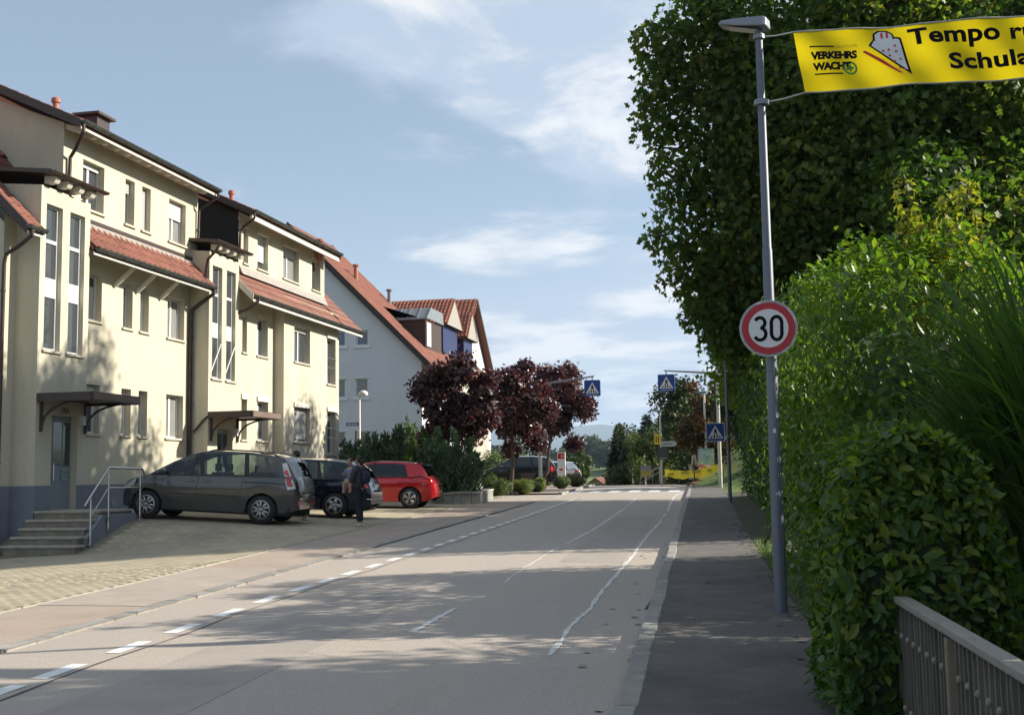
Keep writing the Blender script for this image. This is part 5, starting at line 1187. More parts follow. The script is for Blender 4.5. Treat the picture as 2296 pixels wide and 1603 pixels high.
# hedges -------------------------------------------------------------
def hedge(name, label, path, w, h, n, size, lm, lm_young_lit, seed, own=0, young_lit=.3, lump=.25, h_fn=None, core=True, shape='laurel', top_round=.35, upright=0.6, front=None, core_drop=.42):
    """clipped hedge along a path of (x, y): leaves over a lumpy box, a dark core inside"""
    g = np.random.default_rng(seed); path = np.array(path, float); seg = np.linalg.norm(np.diff(path, axis=0), axis=1); cum = np.concatenate([[0], np.cumsum(seg)]); Ltot = cum[-1]
    T = thing(name, label, 'hedge', (path[0][0], path[0][1], terrain(*path[0])))
    def frame(s):
        x = np.interp(s, cum, path[:, 0]); y = np.interp(s, cum, path[:, 1]); e = 0.05
        tx = np.interp(s+e, cum, path[:, 0])-np.interp(s-e, cum, path[:, 0]); ty = np.interp(s+e, cum, path[:, 1])-np.interp(s-e, cum, path[:, 1])
        l = np.hypot(tx, ty); return x, y, tx/l, ty/l
    # sample on the skin: two flanks, top, ends
    areas = np.array([Ltot*h, Ltot*h, Ltot*w, w*h, w*h]); k = g.choice(5, n, p=areas/areas.sum())
    u, v = g.random(n), g.random(n); s = np.where(k < 3, u*Ltot, np.where(k == 3, 0.0, Ltot)); H = np.array([h_fn(q) if h_fn else h for q in s])
    lat = np.where(k == 0, -.5, np.where(k == 1, .5, v-.5)); zt = np.where(k == 2, 1.0, np.where(k < 2, v, u))
    lat = np.where(k >= 3, v-.5, lat); zt = np.where(k >= 3, u, zt)
    edge = np.clip((zt-(1-top_round*.5))/(top_round*.5), 0, 1); lat = lat*(1-.28*edge**2); dome = top_round*.22*(np.abs(lat)*2)**2
    lumpf = 1+lump*(np.sin(s*2.3+zt*5)*.3+np.sin(s*5.1+lat*7+zt*3.0)*.25+g.normal(size=n)*.22)
    x, y, tx, ty = frame(s); px, py = ty, -tx
    along = np.where(k == 3, -1.0, np.where(k == 4, 1.0, 0.0))
    nx = px*np.where(k < 2, np.sign(lat), 0)+tx*along; ny = py*np.where(k < 2, np.sign(lat), 0)+ty*along; nz = np.where(k == 2, 1.0, .25+edge*.6)
    off = (lumpf-1)*.5*w
    X = x+px*lat*w+nx*off; Y = y+py*lat*w+ny*off; zb_ = np.array([terrain(a, b) for a, b in zip(x, y)]); Z = zb_+.05+zt*(H-.05)*(1-dome*zt**2)+np.where(k == 2, off*.8, 0)
    inset = g.random(n)**2*.18; X -= nx*inset; Y -= ny*inset
    P = np.stack([X, Y, Z], 1); Nn = np.stack([nx, ny, nz], 1)
    isy = g.random(n) < young_lit*np.clip(.25+zt, 0, 1)  # paler leaves gather towards the top, painting in sunlit foliage
    ax = np.stack([nx*.6, ny*.6, np.full(n, upright)], 1)
    parts = []
    d = np.linalg.norm(P-CAM_LOC, axis=1); vis = (Nn@_fw < .35)
    order = np.argsort(np.where(vis, d, 1e6))[:own*2]; order = order[g.permutation(len(order))[:own]] if own else []
    mask = np.ones(n, bool); mask[order] = False
    for nm, sel, m_ in (('foliage', mask & ~isy, lm), ('sunlit_young_shoots', mask & isy, lm_young_lit)):
        if sel.sum() < 5: continue
        me = leaves_mesh(nm, P[sel], Nn[sel], size*(1 if nm == 'foliage' else .85), shape, g, .55, .0, ax[sel]); o = link(nm, me, m_, T); o['kind'] = 'stuff'
    if own:
        Tm, F = LEAVES[shape]; mesh_a = []
        for m_ in (lm, lm_young_lit):
            q = MB(); q.add(Tm.tolist(), F); me = q.mesh('leaf'); me.materials.append(m_); mesh_a.append(me)
        base = np.array(T.location)
        for i in order:
            n_ = unit(Nn[i]+g.normal(size=3)*.45); a = ax[i]+g.normal(size=3)*.35; y_ = unit(a-n_*(a@n_)); x_ = np.cross(y_, n_); s_ = size*(.8+.6*g.random()); p = P[i]-base
            ob = bpy.data.objects.new('leaf', mesh_a[1 if isy[i] else 0]); COL.objects.link(ob); ob.parent = T
            ob.matrix_basis = Matrix(((x_[0]*s_, y_[0]*s_, n_[0]*s_, p[0]), (x_[1]*s_, y_[1]*s_, n_[1]*s_, p[1]), (x_[2]*s_, y_[2]*s_, n_[2]*s_, p[2]), (0, 0, 0, 1)))
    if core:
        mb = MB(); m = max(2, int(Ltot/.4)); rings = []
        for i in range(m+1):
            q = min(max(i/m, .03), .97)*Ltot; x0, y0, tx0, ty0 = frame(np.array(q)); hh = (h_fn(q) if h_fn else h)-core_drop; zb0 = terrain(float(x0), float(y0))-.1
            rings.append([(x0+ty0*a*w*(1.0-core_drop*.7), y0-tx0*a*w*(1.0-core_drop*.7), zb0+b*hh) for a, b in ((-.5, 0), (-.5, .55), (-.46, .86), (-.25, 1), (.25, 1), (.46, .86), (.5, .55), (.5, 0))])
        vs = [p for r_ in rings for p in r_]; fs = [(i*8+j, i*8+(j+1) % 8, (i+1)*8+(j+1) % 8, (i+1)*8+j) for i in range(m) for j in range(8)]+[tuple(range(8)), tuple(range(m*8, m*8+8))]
        mb.add(vs, fs); mb.build('shaded_twig_core', M_core, T)
    return T
# near clipped laurel at the fence end
hedge('laurel_bush', 'clipped rounded cherry laurel bush at the end of the wooden fence', [(.76, 6.25), (.72, 7.0), (.68, 7.8)], .86, 1.55, 13000, .076, L_laurel_d, L_yng_lit, 21, own=300, young_lit=.55, lump=.2, upright=.35, top_round=.9)  # large share of pale leaves stands in for sunlit ones
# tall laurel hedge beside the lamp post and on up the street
hedge('laurel_hedge', 'tall loose laurel hedge behind the lamp post, lit leaves on top', [(1.75, 11.6), (1.6, 14), (1.4, 17.2)], 2.3, 3.6, 22000, .11, L_laurel, L_yng_lit, 22, own=120, young_lit=.30, lump=.55, h_fn=lambda s: 2.95+.6*sst(s/2.5)+.2*math.sin(s*1.7)+.14*math.sin(s*4.1), upright=1.1, core_drop=.75)
hedge('laurel_hedge', 'tall laurel hedge right of the lamp post, behind the tall grass', [(3.2, 11.2), (5.2, 11.6), (8.0, 11.8)], 1.9, 3.6, 12000, .105, L_laurel, L_yng_lit, 25, young_lit=.30, lump=.35, h_fn=lambda s: 2.5+.35*math.sin(s*1.9+1), upright=1.0, core_drop=.7)
hedge('dark_hedge', 'long dark green hedge lining the pavement up to the crossing', [(1.45, 20.6), (1.1, 27), (.55, 36), (.25, 42)], 2.2, 4.6, 22000, .11, L_laurel_d, L_laurel, 23, young_lit=.15, lump=.3, h_fn=lambda s: 4.3+.3*math.sin(s*.9)+.25*math.sin(s*2.7)+.04*s)
hedge('garden_hedge', 'dark hedge in the garden behind the wooden fence', [(2.6, 3.2), (2.9, 5.5), (3.2, 8.4)], 1.3, 1.75, 6000, .12, L_laurel_d, L_laurel, 24, young_lit=.1, lump=.4)

# tall grass clump
def tall_grass(label, c, n, h, spread, seed, lm=L_reed):
    g = np.random.default_rng(seed); zb_ = terrain(c[0], c[1]); T = thing('tall_grass', label, 'grass', (c[0], c[1], zb_)); V = []; F = []; k = 0; rn = []
    for i in range(n):
        a = g.random()*2*math.pi; r = spread*math.sqrt(g.random())*.45; x0, y0 = c[0]+r*math.cos(a), c[1]+r*math.sin(a); out = np.array([math.cos(a), math.sin(a)])*(.3+.9*g.random())+g.normal(size=2)*.25
        L_ = h*(.55+.55*g.random()); z0 = zb_+g.random()*h*.35; w = .012+.011*g.random(); seg = 7; side = unit(np.array([-out[1], out[0]])+g.normal(size=2)*.4); b0 = len(V)
        bend = .2+.75*g.random()**1.3; dead = g.random() < .07
        for j in range(seg+1):
            t = j/seg; rr = L_*(.12*t+bend*t**2.6*.8); zz_ = z0+L_*(t-.55*bend*t**3.2); ww = w*(1-.93*t**2.2); p = np.array([x0+out[0]*rr, y0+out[1]*rr])
            V += [(p[0]-side[0]*ww, p[1]-side[1]*ww, zz_), (p[0]+side[0]*ww, p[1]+side[1]*ww, zz_)]
        for j in range(seg): F.append((b0+2*j, b0+2*j+1, b0+2*j+3, b0+2*j+2))
        rn += [g.random()]*seg
    me = bpy.data.meshes.new('blades'); me.from_pydata(V, [], F); me.update(); at_ = me.attributes.new('rnd', 'FLOAT', 'FACE'); at_.data.foreach_set('value', rn); o = link('blades', me, lm, T); o['kind'] = 'stuff'
    mb = MB()
    for i in range(60):
        a = g.random()*6.28; r = spread*.4*math.sqrt(g.random()); mb.tube([(c[0]+r*math.cos(a), c[1]+r*math.sin(a), zb_-.1), (c[0]+1.3*r*math.cos(a), c[1]+1.3*r*math.sin(a), zb_+h*(.4+.3*g.random()))], .006, 4)
    mb.build('stalks', mat('grass stalk', (0.10, 0.10, 0.035), 0.7), T)['kind'] = 'stuff'
p = at(2420, 1200, 7.8); tall_grass('tall arching ornamental grass clump behind the wooden fence', (p[0], p[1]), 1700, 2.45, 1.05, 31); tall_grass('arching bright grass tuft spilling left of the tall grass', tuple(at(2270, 1200, 8.8)[:2]), 380, 2.2, .6, 33)
p = at(2150, 1200, 8.6); tall_grass('smaller yellowish ornamental grass clump beside the laurel bush', (p[0], p[1]), 500, 1.6, .6, 32, leaf_mat('straw grass blade', (0.10, 0.10, 0.03), (0.17, 0.14, 0.045), 0.35, 0.5, 0.3))
# maple sapling above the hedge
def sapling():
    T0 = at(2090, 1000, 12.5); zb_ = terrain(T0[0], T0[1]); T = thing('maple_sapling', 'yellow green maple sapling rising above the laurel hedge', 'tree', (T0[0], T0[1], zb_)); g = np.random.default_rng(41); mb = MB(); P = []; A = []
    for (px, py, d) in [(2026, 395, 12.6), (2036, 470, 12.5), (2128, 432, 12.8), (2172, 410, 12.4), (2185, 470, 12.4), (2085, 500, 12.3), (2150, 520, 12.2), (2060, 540, 12.4), (2110, 560, 12.6)]:
        tip = at(px, py, d); b = np.array([T0[0], T0[1], zb_+1.2]); limb(mb, b, tip, .02, .005, g, 7, .03)
        nleaf = 130
        for j in range(nleaf):
            t = 1-.42*g.random()**1.2; q = b+(tip-b)*t; d_ = unit(g.normal(size=3)*np.array([1, 1, .4])); P.append(q+d_*(.06+.22*(1-t)*2)); A.append(d_+np.array([0, 0, -.5]))
    mb.build('stem', M_bark, T, smooth=True); P = np.array(P); A = np.array(A); me = leaves_mesh('leaves', P, np.array([[0, 0, 1.0]])+A*.3, .085, 'star', g, .45, .3, A); o = link('leaves', me, L_maple, T); o['kind'] = 'stuff'
sapling()

# plum trees ----------------------------------------------------------
def plum(label, px, py, depth, rad, base_px, n, seed):
    g = np.random.default_rng(seed); c = at(px, py, depth); bl = ell_blobs(c, (rad[0], rad[0], rad[1]), 26, .55, g, .35)
    b = at(base_px, 1090, depth); tree('plum_tree', label, 'tree', (b[0], b[1], terrain(b[0], b[1])), bl, n, .15, 'simple', L_plum, .09, .45, 'purple leaved plum trees along the left pavement', seed, .8, 0, .45, limbs=18, stray=.14, inner=3500)
plum('purple leaved plum tree nearest the white house', 1028, 902, 44, (1.95, 2.1), 1040, 11000, 51)
plum('purple leaved plum tree with bare trunk before the black car, middle of three', 1158, 915, 50, (2.0, 2.0), 1146, 11000, 52)
plum('purple leaved plum tree farthest up the street, at the crossing sign', 1252, 912, 56, (1.6, 2.2), 1218, 9000, 53)

# conifer shrubs, box balls and beds on the left ------------------------
def spiky(name, label, px, py_top, py_base, depth, rad, n, lm, seed, up=1.6, size=.2, group='feathery conifer shrubs beside the red car', tiers=26):
    g = np.random.default_rng(seed); b = at(px, py_base, depth); zb_ = terrain(b[0], b[1]); zt = at(px, py_top, depth)[2]; h = zt-zb_; T = thing(name, label, 'shrub', (b[0], b[1], zb_), group=group)
    # upright plumes
    P, A = [], []
    for k in range(tiers):
        a = g.random()*6.28; r = rad*math.sqrt(g.random()); hx = h*(1-.45*(r/rad)**2)*(.75+.3*g.random()); tipo = np.array([b[0]+1.15*r*math.cos(a), b[1]+1.15*r*math.sin(a), zb_+hx]); root = np.array([b[0]+.7*r*math.cos(a), b[1]+.7*r*math.sin(a), zb_])
        m = n//tiers; t = g.random(m)**.8; d = unit(g.normal(size=(m, 3))*np.array([1, 1, .3])); rr = (1-t)**.6*rad*.36+.03; P.append(root+(tipo-root)*t[:, None]+d*(rr*g.random(m)**.5)[:, None]); A.append(d*.5+np.array([0, 0, up]))
    P = np.concatenate(P); A = np.concatenate(A); me = leaves_mesh('foliage', P, A*.2+unit(g.normal(size=A.shape)), size, 'needle', g, .8, 0, A); o = link('foliage', me, lm, T); o['kind'] = 'stuff'
    mb = MB(); mb.ball((b[0], b[1], zb_+h*.36), (rad*.72, rad*.72, h*.4), 12, 8); mb.build('shaded_twig_core', M_core, T)
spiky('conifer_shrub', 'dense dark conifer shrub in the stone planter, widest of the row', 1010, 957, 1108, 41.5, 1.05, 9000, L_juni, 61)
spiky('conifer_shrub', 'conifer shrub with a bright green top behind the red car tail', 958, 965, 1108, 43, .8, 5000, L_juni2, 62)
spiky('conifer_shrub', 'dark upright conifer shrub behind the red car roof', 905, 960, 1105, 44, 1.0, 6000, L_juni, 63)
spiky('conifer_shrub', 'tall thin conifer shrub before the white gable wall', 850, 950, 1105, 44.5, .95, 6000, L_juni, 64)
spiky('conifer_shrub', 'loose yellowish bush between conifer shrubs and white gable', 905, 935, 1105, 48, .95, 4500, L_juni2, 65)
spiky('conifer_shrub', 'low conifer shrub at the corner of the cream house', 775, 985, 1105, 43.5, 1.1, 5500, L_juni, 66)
def ballshrub(name, label, px, py, depth, rx, rz, n, lm, seed, size=.06):
    g = np.random.default_rng(seed); c = at(px, py, depth); zb_ = terrain(c[0], c[1]); T = thing(name, label, 'shrub', (c[0], c[1], zb_), group='clipped shrubs by the side street')
    bl = ell_blobs((c[0], c[1], zb_+rz*.9), (rx*.8, rx*.8, rz*.8), 16, rx*.32, g, .6, -.5); P, d, k = blob_points(bl, n, g, .6); P[:, 2] = np.maximum(P[:, 2], zb_+.02)
    me = leaves_mesh('foliage', P, d+np.array([0, 0, .3]), size, 'simple', g, .6); o = link('foliage', me, lm, T); o['kind'] = 'stuff'
    MB().ball((c[0], c[1], zb_+rz*.8), (rx*.75, rx*.75, rz*.8), 12, 8).build('shaded_twig_core', M_core, T)
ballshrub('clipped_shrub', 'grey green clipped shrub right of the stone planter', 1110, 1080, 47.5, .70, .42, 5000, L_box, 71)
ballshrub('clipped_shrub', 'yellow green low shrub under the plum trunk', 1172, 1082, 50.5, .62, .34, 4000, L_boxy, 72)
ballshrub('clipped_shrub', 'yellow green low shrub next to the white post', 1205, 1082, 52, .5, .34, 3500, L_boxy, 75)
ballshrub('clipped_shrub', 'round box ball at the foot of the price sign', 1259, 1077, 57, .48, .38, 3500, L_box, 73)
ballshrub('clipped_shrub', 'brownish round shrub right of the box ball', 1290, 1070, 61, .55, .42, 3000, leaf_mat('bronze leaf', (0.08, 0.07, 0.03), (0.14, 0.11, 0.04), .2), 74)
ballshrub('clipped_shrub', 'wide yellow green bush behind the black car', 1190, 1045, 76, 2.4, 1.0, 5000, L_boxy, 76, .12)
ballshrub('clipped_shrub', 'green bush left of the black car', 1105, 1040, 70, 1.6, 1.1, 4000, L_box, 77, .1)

# trees round the crossing and in the valley -----------------------------
def roundtree(name, label, px, py, depth, rad, n, lm, seed, size, base_drop=0.0, group=None, nb=24, shape='simple'):
    g = np.random.default_rng(seed); c = at(px, py, depth); bl = ell_blobs(c, (rad[0], rad[0], rad[1]), nb, rad[0]*.33, g, .45); zb_ = terrain(c[0], c[1]) if depth < 120 else zp(c[1])-.4
    tree(name, label, 'tree', (c[0], c[1], min(zb_, c[2]-rad[1])), bl, n, size, shape, lm, .12+.04*rad[0], .35, group, seed, .8, .1, .4, limbs=10, sub=False, stray=.12)
GT = 'trees beyond the zebra crossing'
roundtree('broadleaf_tree', 'dark tree right behind the hanging crossing sign', 1545, 960, 68, (2.6, 3.3), 9000, L_dark, 81, .22, group=GT)
roundtree('broadleaf_tree', 'brown autumn tree behind the far lamp post', 1585, 960, 62, (1.5, 2.6), 6000, L_autumn, 82, .2, group=GT)
roundtree('broadleaf_tree', 'lighter green tree beside the yellow sign post', 1470, 1010, 84, (2.0, 2.7), 6000, L_mid, 83, .25, group=GT)
roundtree('broadleaf_tree', 'dark green tree behind the bus stop sign', 1440, 1035, 92, (2.6, 2.6), 7000, L_dark, 84, .27, group=GT)
roundtree('broadleaf_tree', 'green round tree at the left end of the valley meadow', 1288, 1035, 150, (1.9, 2.6), 5000, L_mid, 85, .4, group=GT)
roundtree('broadleaf_tree', 'dark tree over the pavement beneath the plane tree', 1700, 900, 56, (2.4, 3.6), 8000, L_dark, 86, .22, group=GT)
roundtree('broadleaf_tree', 'dark tree filling the gap right of the autumn tree', 1640, 985, 76, (3.2, 3.0), 7000, L_dark, 87, .24, group=GT)
def conifer(label, px, py_top, depth, rad, n, lm, seed, name='spruce_tree', group=GT):
    g = np.random.default_rng(seed); tp = at(px, py_top, depth); zb_ = (terrain(tp[0], tp[1]) if depth < 120 else zp(tp[1])-.4); h = tp[2]-zb_; T = thing(name, label, 'tree', (tp[0], tp[1], zb_), group=group)
    MB().tube([(tp[0], tp[1], zb_-.3), (tp[0], tp[1], zb_+h*.5), (tp[0], tp[1], tp[2])], [h*.02, h*.013, .01], 7).build('trunk', M_bark, T)
    t = 1-g.random(n)**.62; a = g.random(n)*6.28; layer = (t*9)%1.0; r = rad*(1-t)**.85*(.55+.5*g.random(n))*(1.05-.3*layer); r = np.where(g.random(n) < .3, r*g.random(n), r)
    P = np.stack([tp[0]+r*np.cos(a), tp[1]+r*np.sin(a), zb_+h*(.06+.94*t)-.12*r], 1); A = np.stack([np.cos(a), np.sin(a), -.35+.2*g.random(n)], 1)
    me = leaves_mesh('crown', P, np.tile(np.array([[0, 0, 1.0]]), (n, 1)), .055*h*.9+.08, 'needle', g, .5, 0, A); link('crown', me, lm, T)
conifer('dark spruce rising over the valley road, left of the far lamp', 1388, 950, 100, 1.5, 7000, L_spruce, 91)
conifer('slim spruce with two bare tips behind the far lamp', 1450, 930, 112, 2.2, 6000, L_spruce, 92)
conifer('tall dark spruce behind the yellow sign post', 1505, 905, 88, 3.2, 7000, L_spruce, 93)
conifer('dark spruce at the foot of the valley road', 1408, 985, 96, 1.7, 5000, L_dark, 94)
# woods on the hillside: far away, one mass
def wood(label, spans, n, seed, lm, size):
    g = np.random.default_rng(seed); P = []
    for (x0, x1, ytop0, ytop1, d, yb) in spans:
        for i in range(60):
            t = g.random(); px = x0+(x1-x0)*t; pt = ytop0+(ytop1-ytop0)*t+g.normal()*5; q = at(px, pt+12+g.random()*(yb-pt), d*(1+.1*g.random())); P.append((q[0], q[1], q[2], d*.006*(.7+.7*g.random())))
    Q, dd, k = blob_points(P, n, g, .5); me = leaves_mesh('wood', Q, dd+np.array([0, 0, .5]), size, 'simple', g, .7); o = link('far_wood', me, lm); tag(o, label, 'wood', kind='stuff')
wood('dark wood on the hill beyond the green meadow', [(1290, 1350, 985, 985, 620, 1012), (1345, 1410, 985, 1018, 560, 1020)], 14000, 101, L_dark, 2.3)
wood('wooded slope hidden mostly by the roofs and trees', [(700, 1300, 1010, 985, 700, 1030), (1410, 1900, 1015, 1000, 650, 1030)], 9000, 102, L_dark, 4.0)
# blue ridge on the horizon
def ridge():
    vs = []; fs = []; xs = np.linspace(-9000, 9000, 120); g = np.random.default_rng(5)
    for j, (Y, k) in enumerate(((7200, 0.0), (8600, 1.0), (12000, .6))):
        for x in xs: vs.append((x-2500, Y, 20+k*(300+90*math.sin(x*.0011+.6)+40*math.sin(x*.0037)+18*math.sin(x*.011))))
    n = len(xs)
    for j in range(2):
        for i in range(n-1): fs.append((j*n+i, j*n+i+1, (j+1)*n+i+1, (j+1)*n+i))
    mb = MB(); mb.add(vs, fs); o = mb.build('hills', mat('forested ridge', (0.035, 0.06, 0.035), 0.95, var=0.3, vscale=0.004), None, smooth=True, fix=False); o['kind'] = 'structure'
ridge()
# grass tufts along the pavement edge and on the lawn
def tufts():
    g = np.random.default_rng(77); n = 5200; Y = np.concatenate([48+38*g.random(4300), 7+12*g.random(900)]); X = np.array([XPR(y)+(.05+9*g.random() if y > 40 else .02+.35*g.random()) for y in Y]); P = np.stack([X, Y, [terrain(x, y)-.01 for x, y in zip(X, Y)]], 1)
    A = unit(np.stack([g.normal(size=n)*.4, g.normal(size=n)*.4, np.ones(n)], 1)); me = leaves_mesh('grass', P, unit(g.normal(size=(n, 3))), .16, 'blade', g, .3, 0, A); V = None
    o = link('grass_tufts', me, leaf_mat('grass blade', (0.07, 0.13, 0.02), (0.14, 0.20, 0.035), .3), lawn); o['kind'] = 'stuff'
tufts()
# ------------------------------------------------------------------ street furniture
M_galv = mat('galvanised grey pole', (0.15, 0.165, 0.20), 0.5, metal=0.35, var=0.14, vscale=5, col2=(0.12, 0.135, 0.16), mixscale=2.5, stretch=(1, 1, 0.3))
M_pale = mat('pale lamp pole', (0.52, 0.50, 0.45), 0.55, metal=0.2, var=0.08, vscale=3)
M_signw = mat('sign white', (0.74, 0.73, 0.71), 0.45); M_signr = mat('sign red', (0.46, 0.015, 0.025), 0.45); M_signk = mat('sign black', (0.008, 0.007, 0.012), 0.8, spec=.15)
M_signb = mat('sign blue', (0.012, 0.045, 0.25), 0.4); M_signback = mat('sign aluminium back', (0.45, 0.45, 0.45), 0.5, metal=0.6)
M_yel = mat('yellow banner cloth', (0.80, 0.66, 0.02), 0.75, var=0.05, vscale=3); M_yels = mat('yellow sign', (0.72, 0.50, 0.02), 0.5)
M_rope = mat('rope', (0.42, 0.41, 0.38), 0.8)
M_lampgrey = mat('lamp housing', (0.22, 0.24, 0.27), 0.45, metal=0.3)
M_lens = mat('lamp lens', (0.45, 0.40, 0.36), 0.3)
def frame_at(p, nrm, roll=0.0):
    """matrix with local x to the right, y up, z towards nrm"""
    n = np.array(nrm, float); n /= np.linalg.norm(n); u = np.array([0, 0, 1.0]); x = np.cross(u, n); x /= np.linalg.norm(x); y = np.cross(n, x)
    x, y = x*math.cos(roll)+y*math.sin(roll), -x*math.sin(roll)+y*math.cos(roll)
    return Matrix(((x[0], y[0], n[0], p[0]), (x[1], y[1], n[1], p[1]), (x[2], y[2], n[2], p[2]), (0, 0, 0, 1)))
def disc(r0, r1, z, n=48):
    mb = MB()
    for k in range(n):
        a, b = 2*math.pi*k/n, 2*math.pi*(k+1)/n
        if r0 <= 0: mb.poly([(0, 0, z), (r1*math.cos(a), r1*math.sin(a), z), (r1*math.cos(b), r1*math.sin(b), z)])
        else: mb.quad((r0*math.cos(a), r0*math.sin(a), z), (r1*math.cos(a), r1*math.sin(a), z), (r1*math.cos(b), r1*math.sin(b), z), (r0*math.cos(b), r0*math.sin(b), z))
    return mb
def put(mb, name, m, parent, M_, smooth=False):
    me = mb.mesh(name, smooth) if isinstance(mb, MB) else mb; me.transform(M_); return link(name, me, m, parent)
# --- lamp post with the 30 sign
def lamp_post():
    b = surf(1752, 1373, lambda X, Y: zp(Y)+.1); dD = (b-CAM_LOC)@_fw; top = on_y(1704, 62, b[1]); h = top[2]-b[2]
    T = thing('lamp_post', 'grey metal lamp post with flat lamp head standing by the hedge', 'lamp post', tuple(b))
    mb = MB(); mb.lathe([(.060, -.3), (.058, 1.6), (.055, 1.62), (.046, 3.4), (.041, 3.42), (.034, h)], b, 18); mb.build('pole', M_galv, T, smooth=True)
    mb = MB(); mb.lathe([(.07, 0), (.07, .05)], (b[0], b[1], top[2]-.78), 14); mb.lathe([(.055, 0), (.055, .04)], (b[0], b[1], top[2]-.12), 14); mb.build('clamp', M_lampgrey, T)['kind'] = 'stuff'
    # flat head pointing over the road
    dt = (top-CAM_LOC)@_fw; a = at(1722, 52, dt-.05); e = at(1615, 40, dt+.2); d = e-a; d[2] = 0; L_ = np.linalg.norm(d); d /= L_; s = np.array([-d[1], d[0], 0])
    mb = MB(); prof = [(0.0, -.075, .045), (.03, -.085, .055), (L_*.6, -.05, .06), (L_*.93, -.01, .05), (L_, .0, .03)]
    vs = []; tz = top[2]+.03
    for (t, zlo, zhi) in prof:
        w = .10 if 0 < t < L_ else .075
        c = a+d*t; 
        for (ww, zz_) in ((-w, zlo), (-w*.9, zhi), (w*.9, zhi), (w, zlo)): q = c+s*ww; vs.append((q[0], q[1], tz+zz_*.72+.05*t/L_))
    fs = [(i*4+j, i*4+(j+1) % 4, (i+1)*4+(j+1) % 4, (i+1)*4+j) for i in range(4) for j in range(4)]+[(0, 1, 2, 3), (16, 17, 18, 19)]
    mb.add(vs, fs); mb.build('lamp_head', M_lampgrey, T, bevel=.01)
    mb = MB(); c0, c1 = a+d*.1, a+d*(L_*.85); mb.add([(*(c0-s*.075)[:2], tz-.075), (*(c0+s*.075)[:2], tz-.075), (*(c1+s*.075)[:2], tz+.02), (*(c1-s*.075)[:2], tz+.02)], [(0, 1, 2, 3)]); mb.build('lamp_lens', M_lens, T, fix=False)
    # stickers and scratches
    g = np.random.default_rng(3)
    for i in range(7):
        z = b[2]+1.0+g.random()*.9; ang = -1.7+g.random()*1.2; w = .008+.01*g.random(); r = .0590; mb = MB()
        pts = [(b[0]+r*math.cos(ang+q), b[1]+r*math.sin(ang+q)) for q in (-w/r, w/r)]; hh = .02+.04*g.random(); mb.quad((*pts[0], z), (*pts[1], z-.01), (*pts[1], z+hh), (*pts[0], z+hh*.7)); mb.build('paint_scratch', M_signw, T, fix=False)
    # sign
    zs = on_y(1723, 736, b[1])[2]; dS = dD+.1028*(zs-b[2])-.10; p = at(1723, 736, dS); nrm = CAM_LOC-p; nrm[2] = 0; Mx = frame_at(p, nrm, R(-1.0)); S = thing('speed_limit_sign', 'round red rimmed speed limit sign reading 30 on the lamp post', 'sign', tuple(p))
    r = .302; Mx = Mx @ Matrix.Scale(dS/12.28, 4); put(disc(0, r, -.004), 'back_plate', M_signw, S, Mx); mb = MB(); mb.lathe([(r, -.02), (r+.003, -.012), (r+.003, 0), (r-.004, .002)], (0, 0, -.006), 48); put(mb, 'rim', M_signback, S, Mx)
    put(disc(.208, .278, .002), 'red_ring', M_signr, S, Mx); put(disc(0, .208, .001), 'white_face', M_signw, S, Mx)
    def stroke(pts, w, z=.004):
        mb = MB(); n = len(pts); L2 = []; R2 = []
        for i in range(n):
            d_ = np.array(pts[min(i+1, n-1)])-np.array(pts[max(i-1, 0)]); d_ = d_/np.linalg.norm(d_); nn = np.array([-d_[1], d_[0]])*w/2; L2.append(np.array(pts[i])+nn); R2.append(np.array(pts[i])-nn)
        for i in range(n-1): mb.quad((*R2[i], z), (*R2[i+1], z), (*L2[i+1], z), (*L2[i], z))
        return mb
    arc = lambda cx, cy, rx, ry, a0, a1, n=12: [(cx+rx*math.cos(R(a0+(a1-a0)*i/n)), cy+ry*math.sin(R(a0+(a1-a0)*i/n))) for i in range(n+1)]
    three = arc(-.088, .060, .052, .056, 155, -80)+arc(-.088, -.060, .060, .066, 85, -155); put(stroke(three, .036), 'digit_3', M_signk, S, Mx)
    zero = arc(.085, .058, .054, .066, 0, 180)+arc(.085, -.058, .054, .066, 180, 360); zero.append(zero[0]); zero.append(zero[1]); put(stroke(zero, .036), 'digit_0', M_signk, S, Mx)
    mb = MB(); mb.box((-.1, -.03, -.05), (.1, .0, -.012)); put(mb, 'bracket', M_signback, S, Mx)
    # banner
    pl = np.array([b[0], b[1]]); e1 = at(2296, 33, dt-.38); e0 = at(1778, 75, dt+.05); dirv = (e1-e0); zt = e0[2]; dirv[2] = 0; L0 = np.linalg.norm(dirv); dirv /= L0; BS = dt/12.15; hgt = .665*BS; Lb = 5.2
    B = thing('street_banner', 'yellow road safety banner with black lettering strung from the lamp post', 'banner', tuple(e0))
    nrm = np.array([dirv[1], -dirv[0], 0])
    if nrm@(CAM_LOC-e0) < 0: nrm = -nrm
    lean = .09
    def bp(u, v, off=0.0):
        """u along the banner in metres, v from 0 top to 1 bottom"""
        rip = .022*math.sin(u*5.2+v*2.4)+.014*math.sin(u*11.3-v*4.0+1.0)+.010*math.sin(u*3.1+v*9+2)+.02*math.exp(-((u-.05)/.25)**2)*math.sin(v*9)
        sag = -.035*math.sin(math.pi*min(1, u/Lb)); x = e0+dirv*(u+lean*v*(1 if u < .3 else 1)*(1-min(1, u/Lb)))+nrm*(rip+off); z = zt+sag-hgt*v*(1-.02*math.sin(u*1.3)); return (x[0], x[1], z)
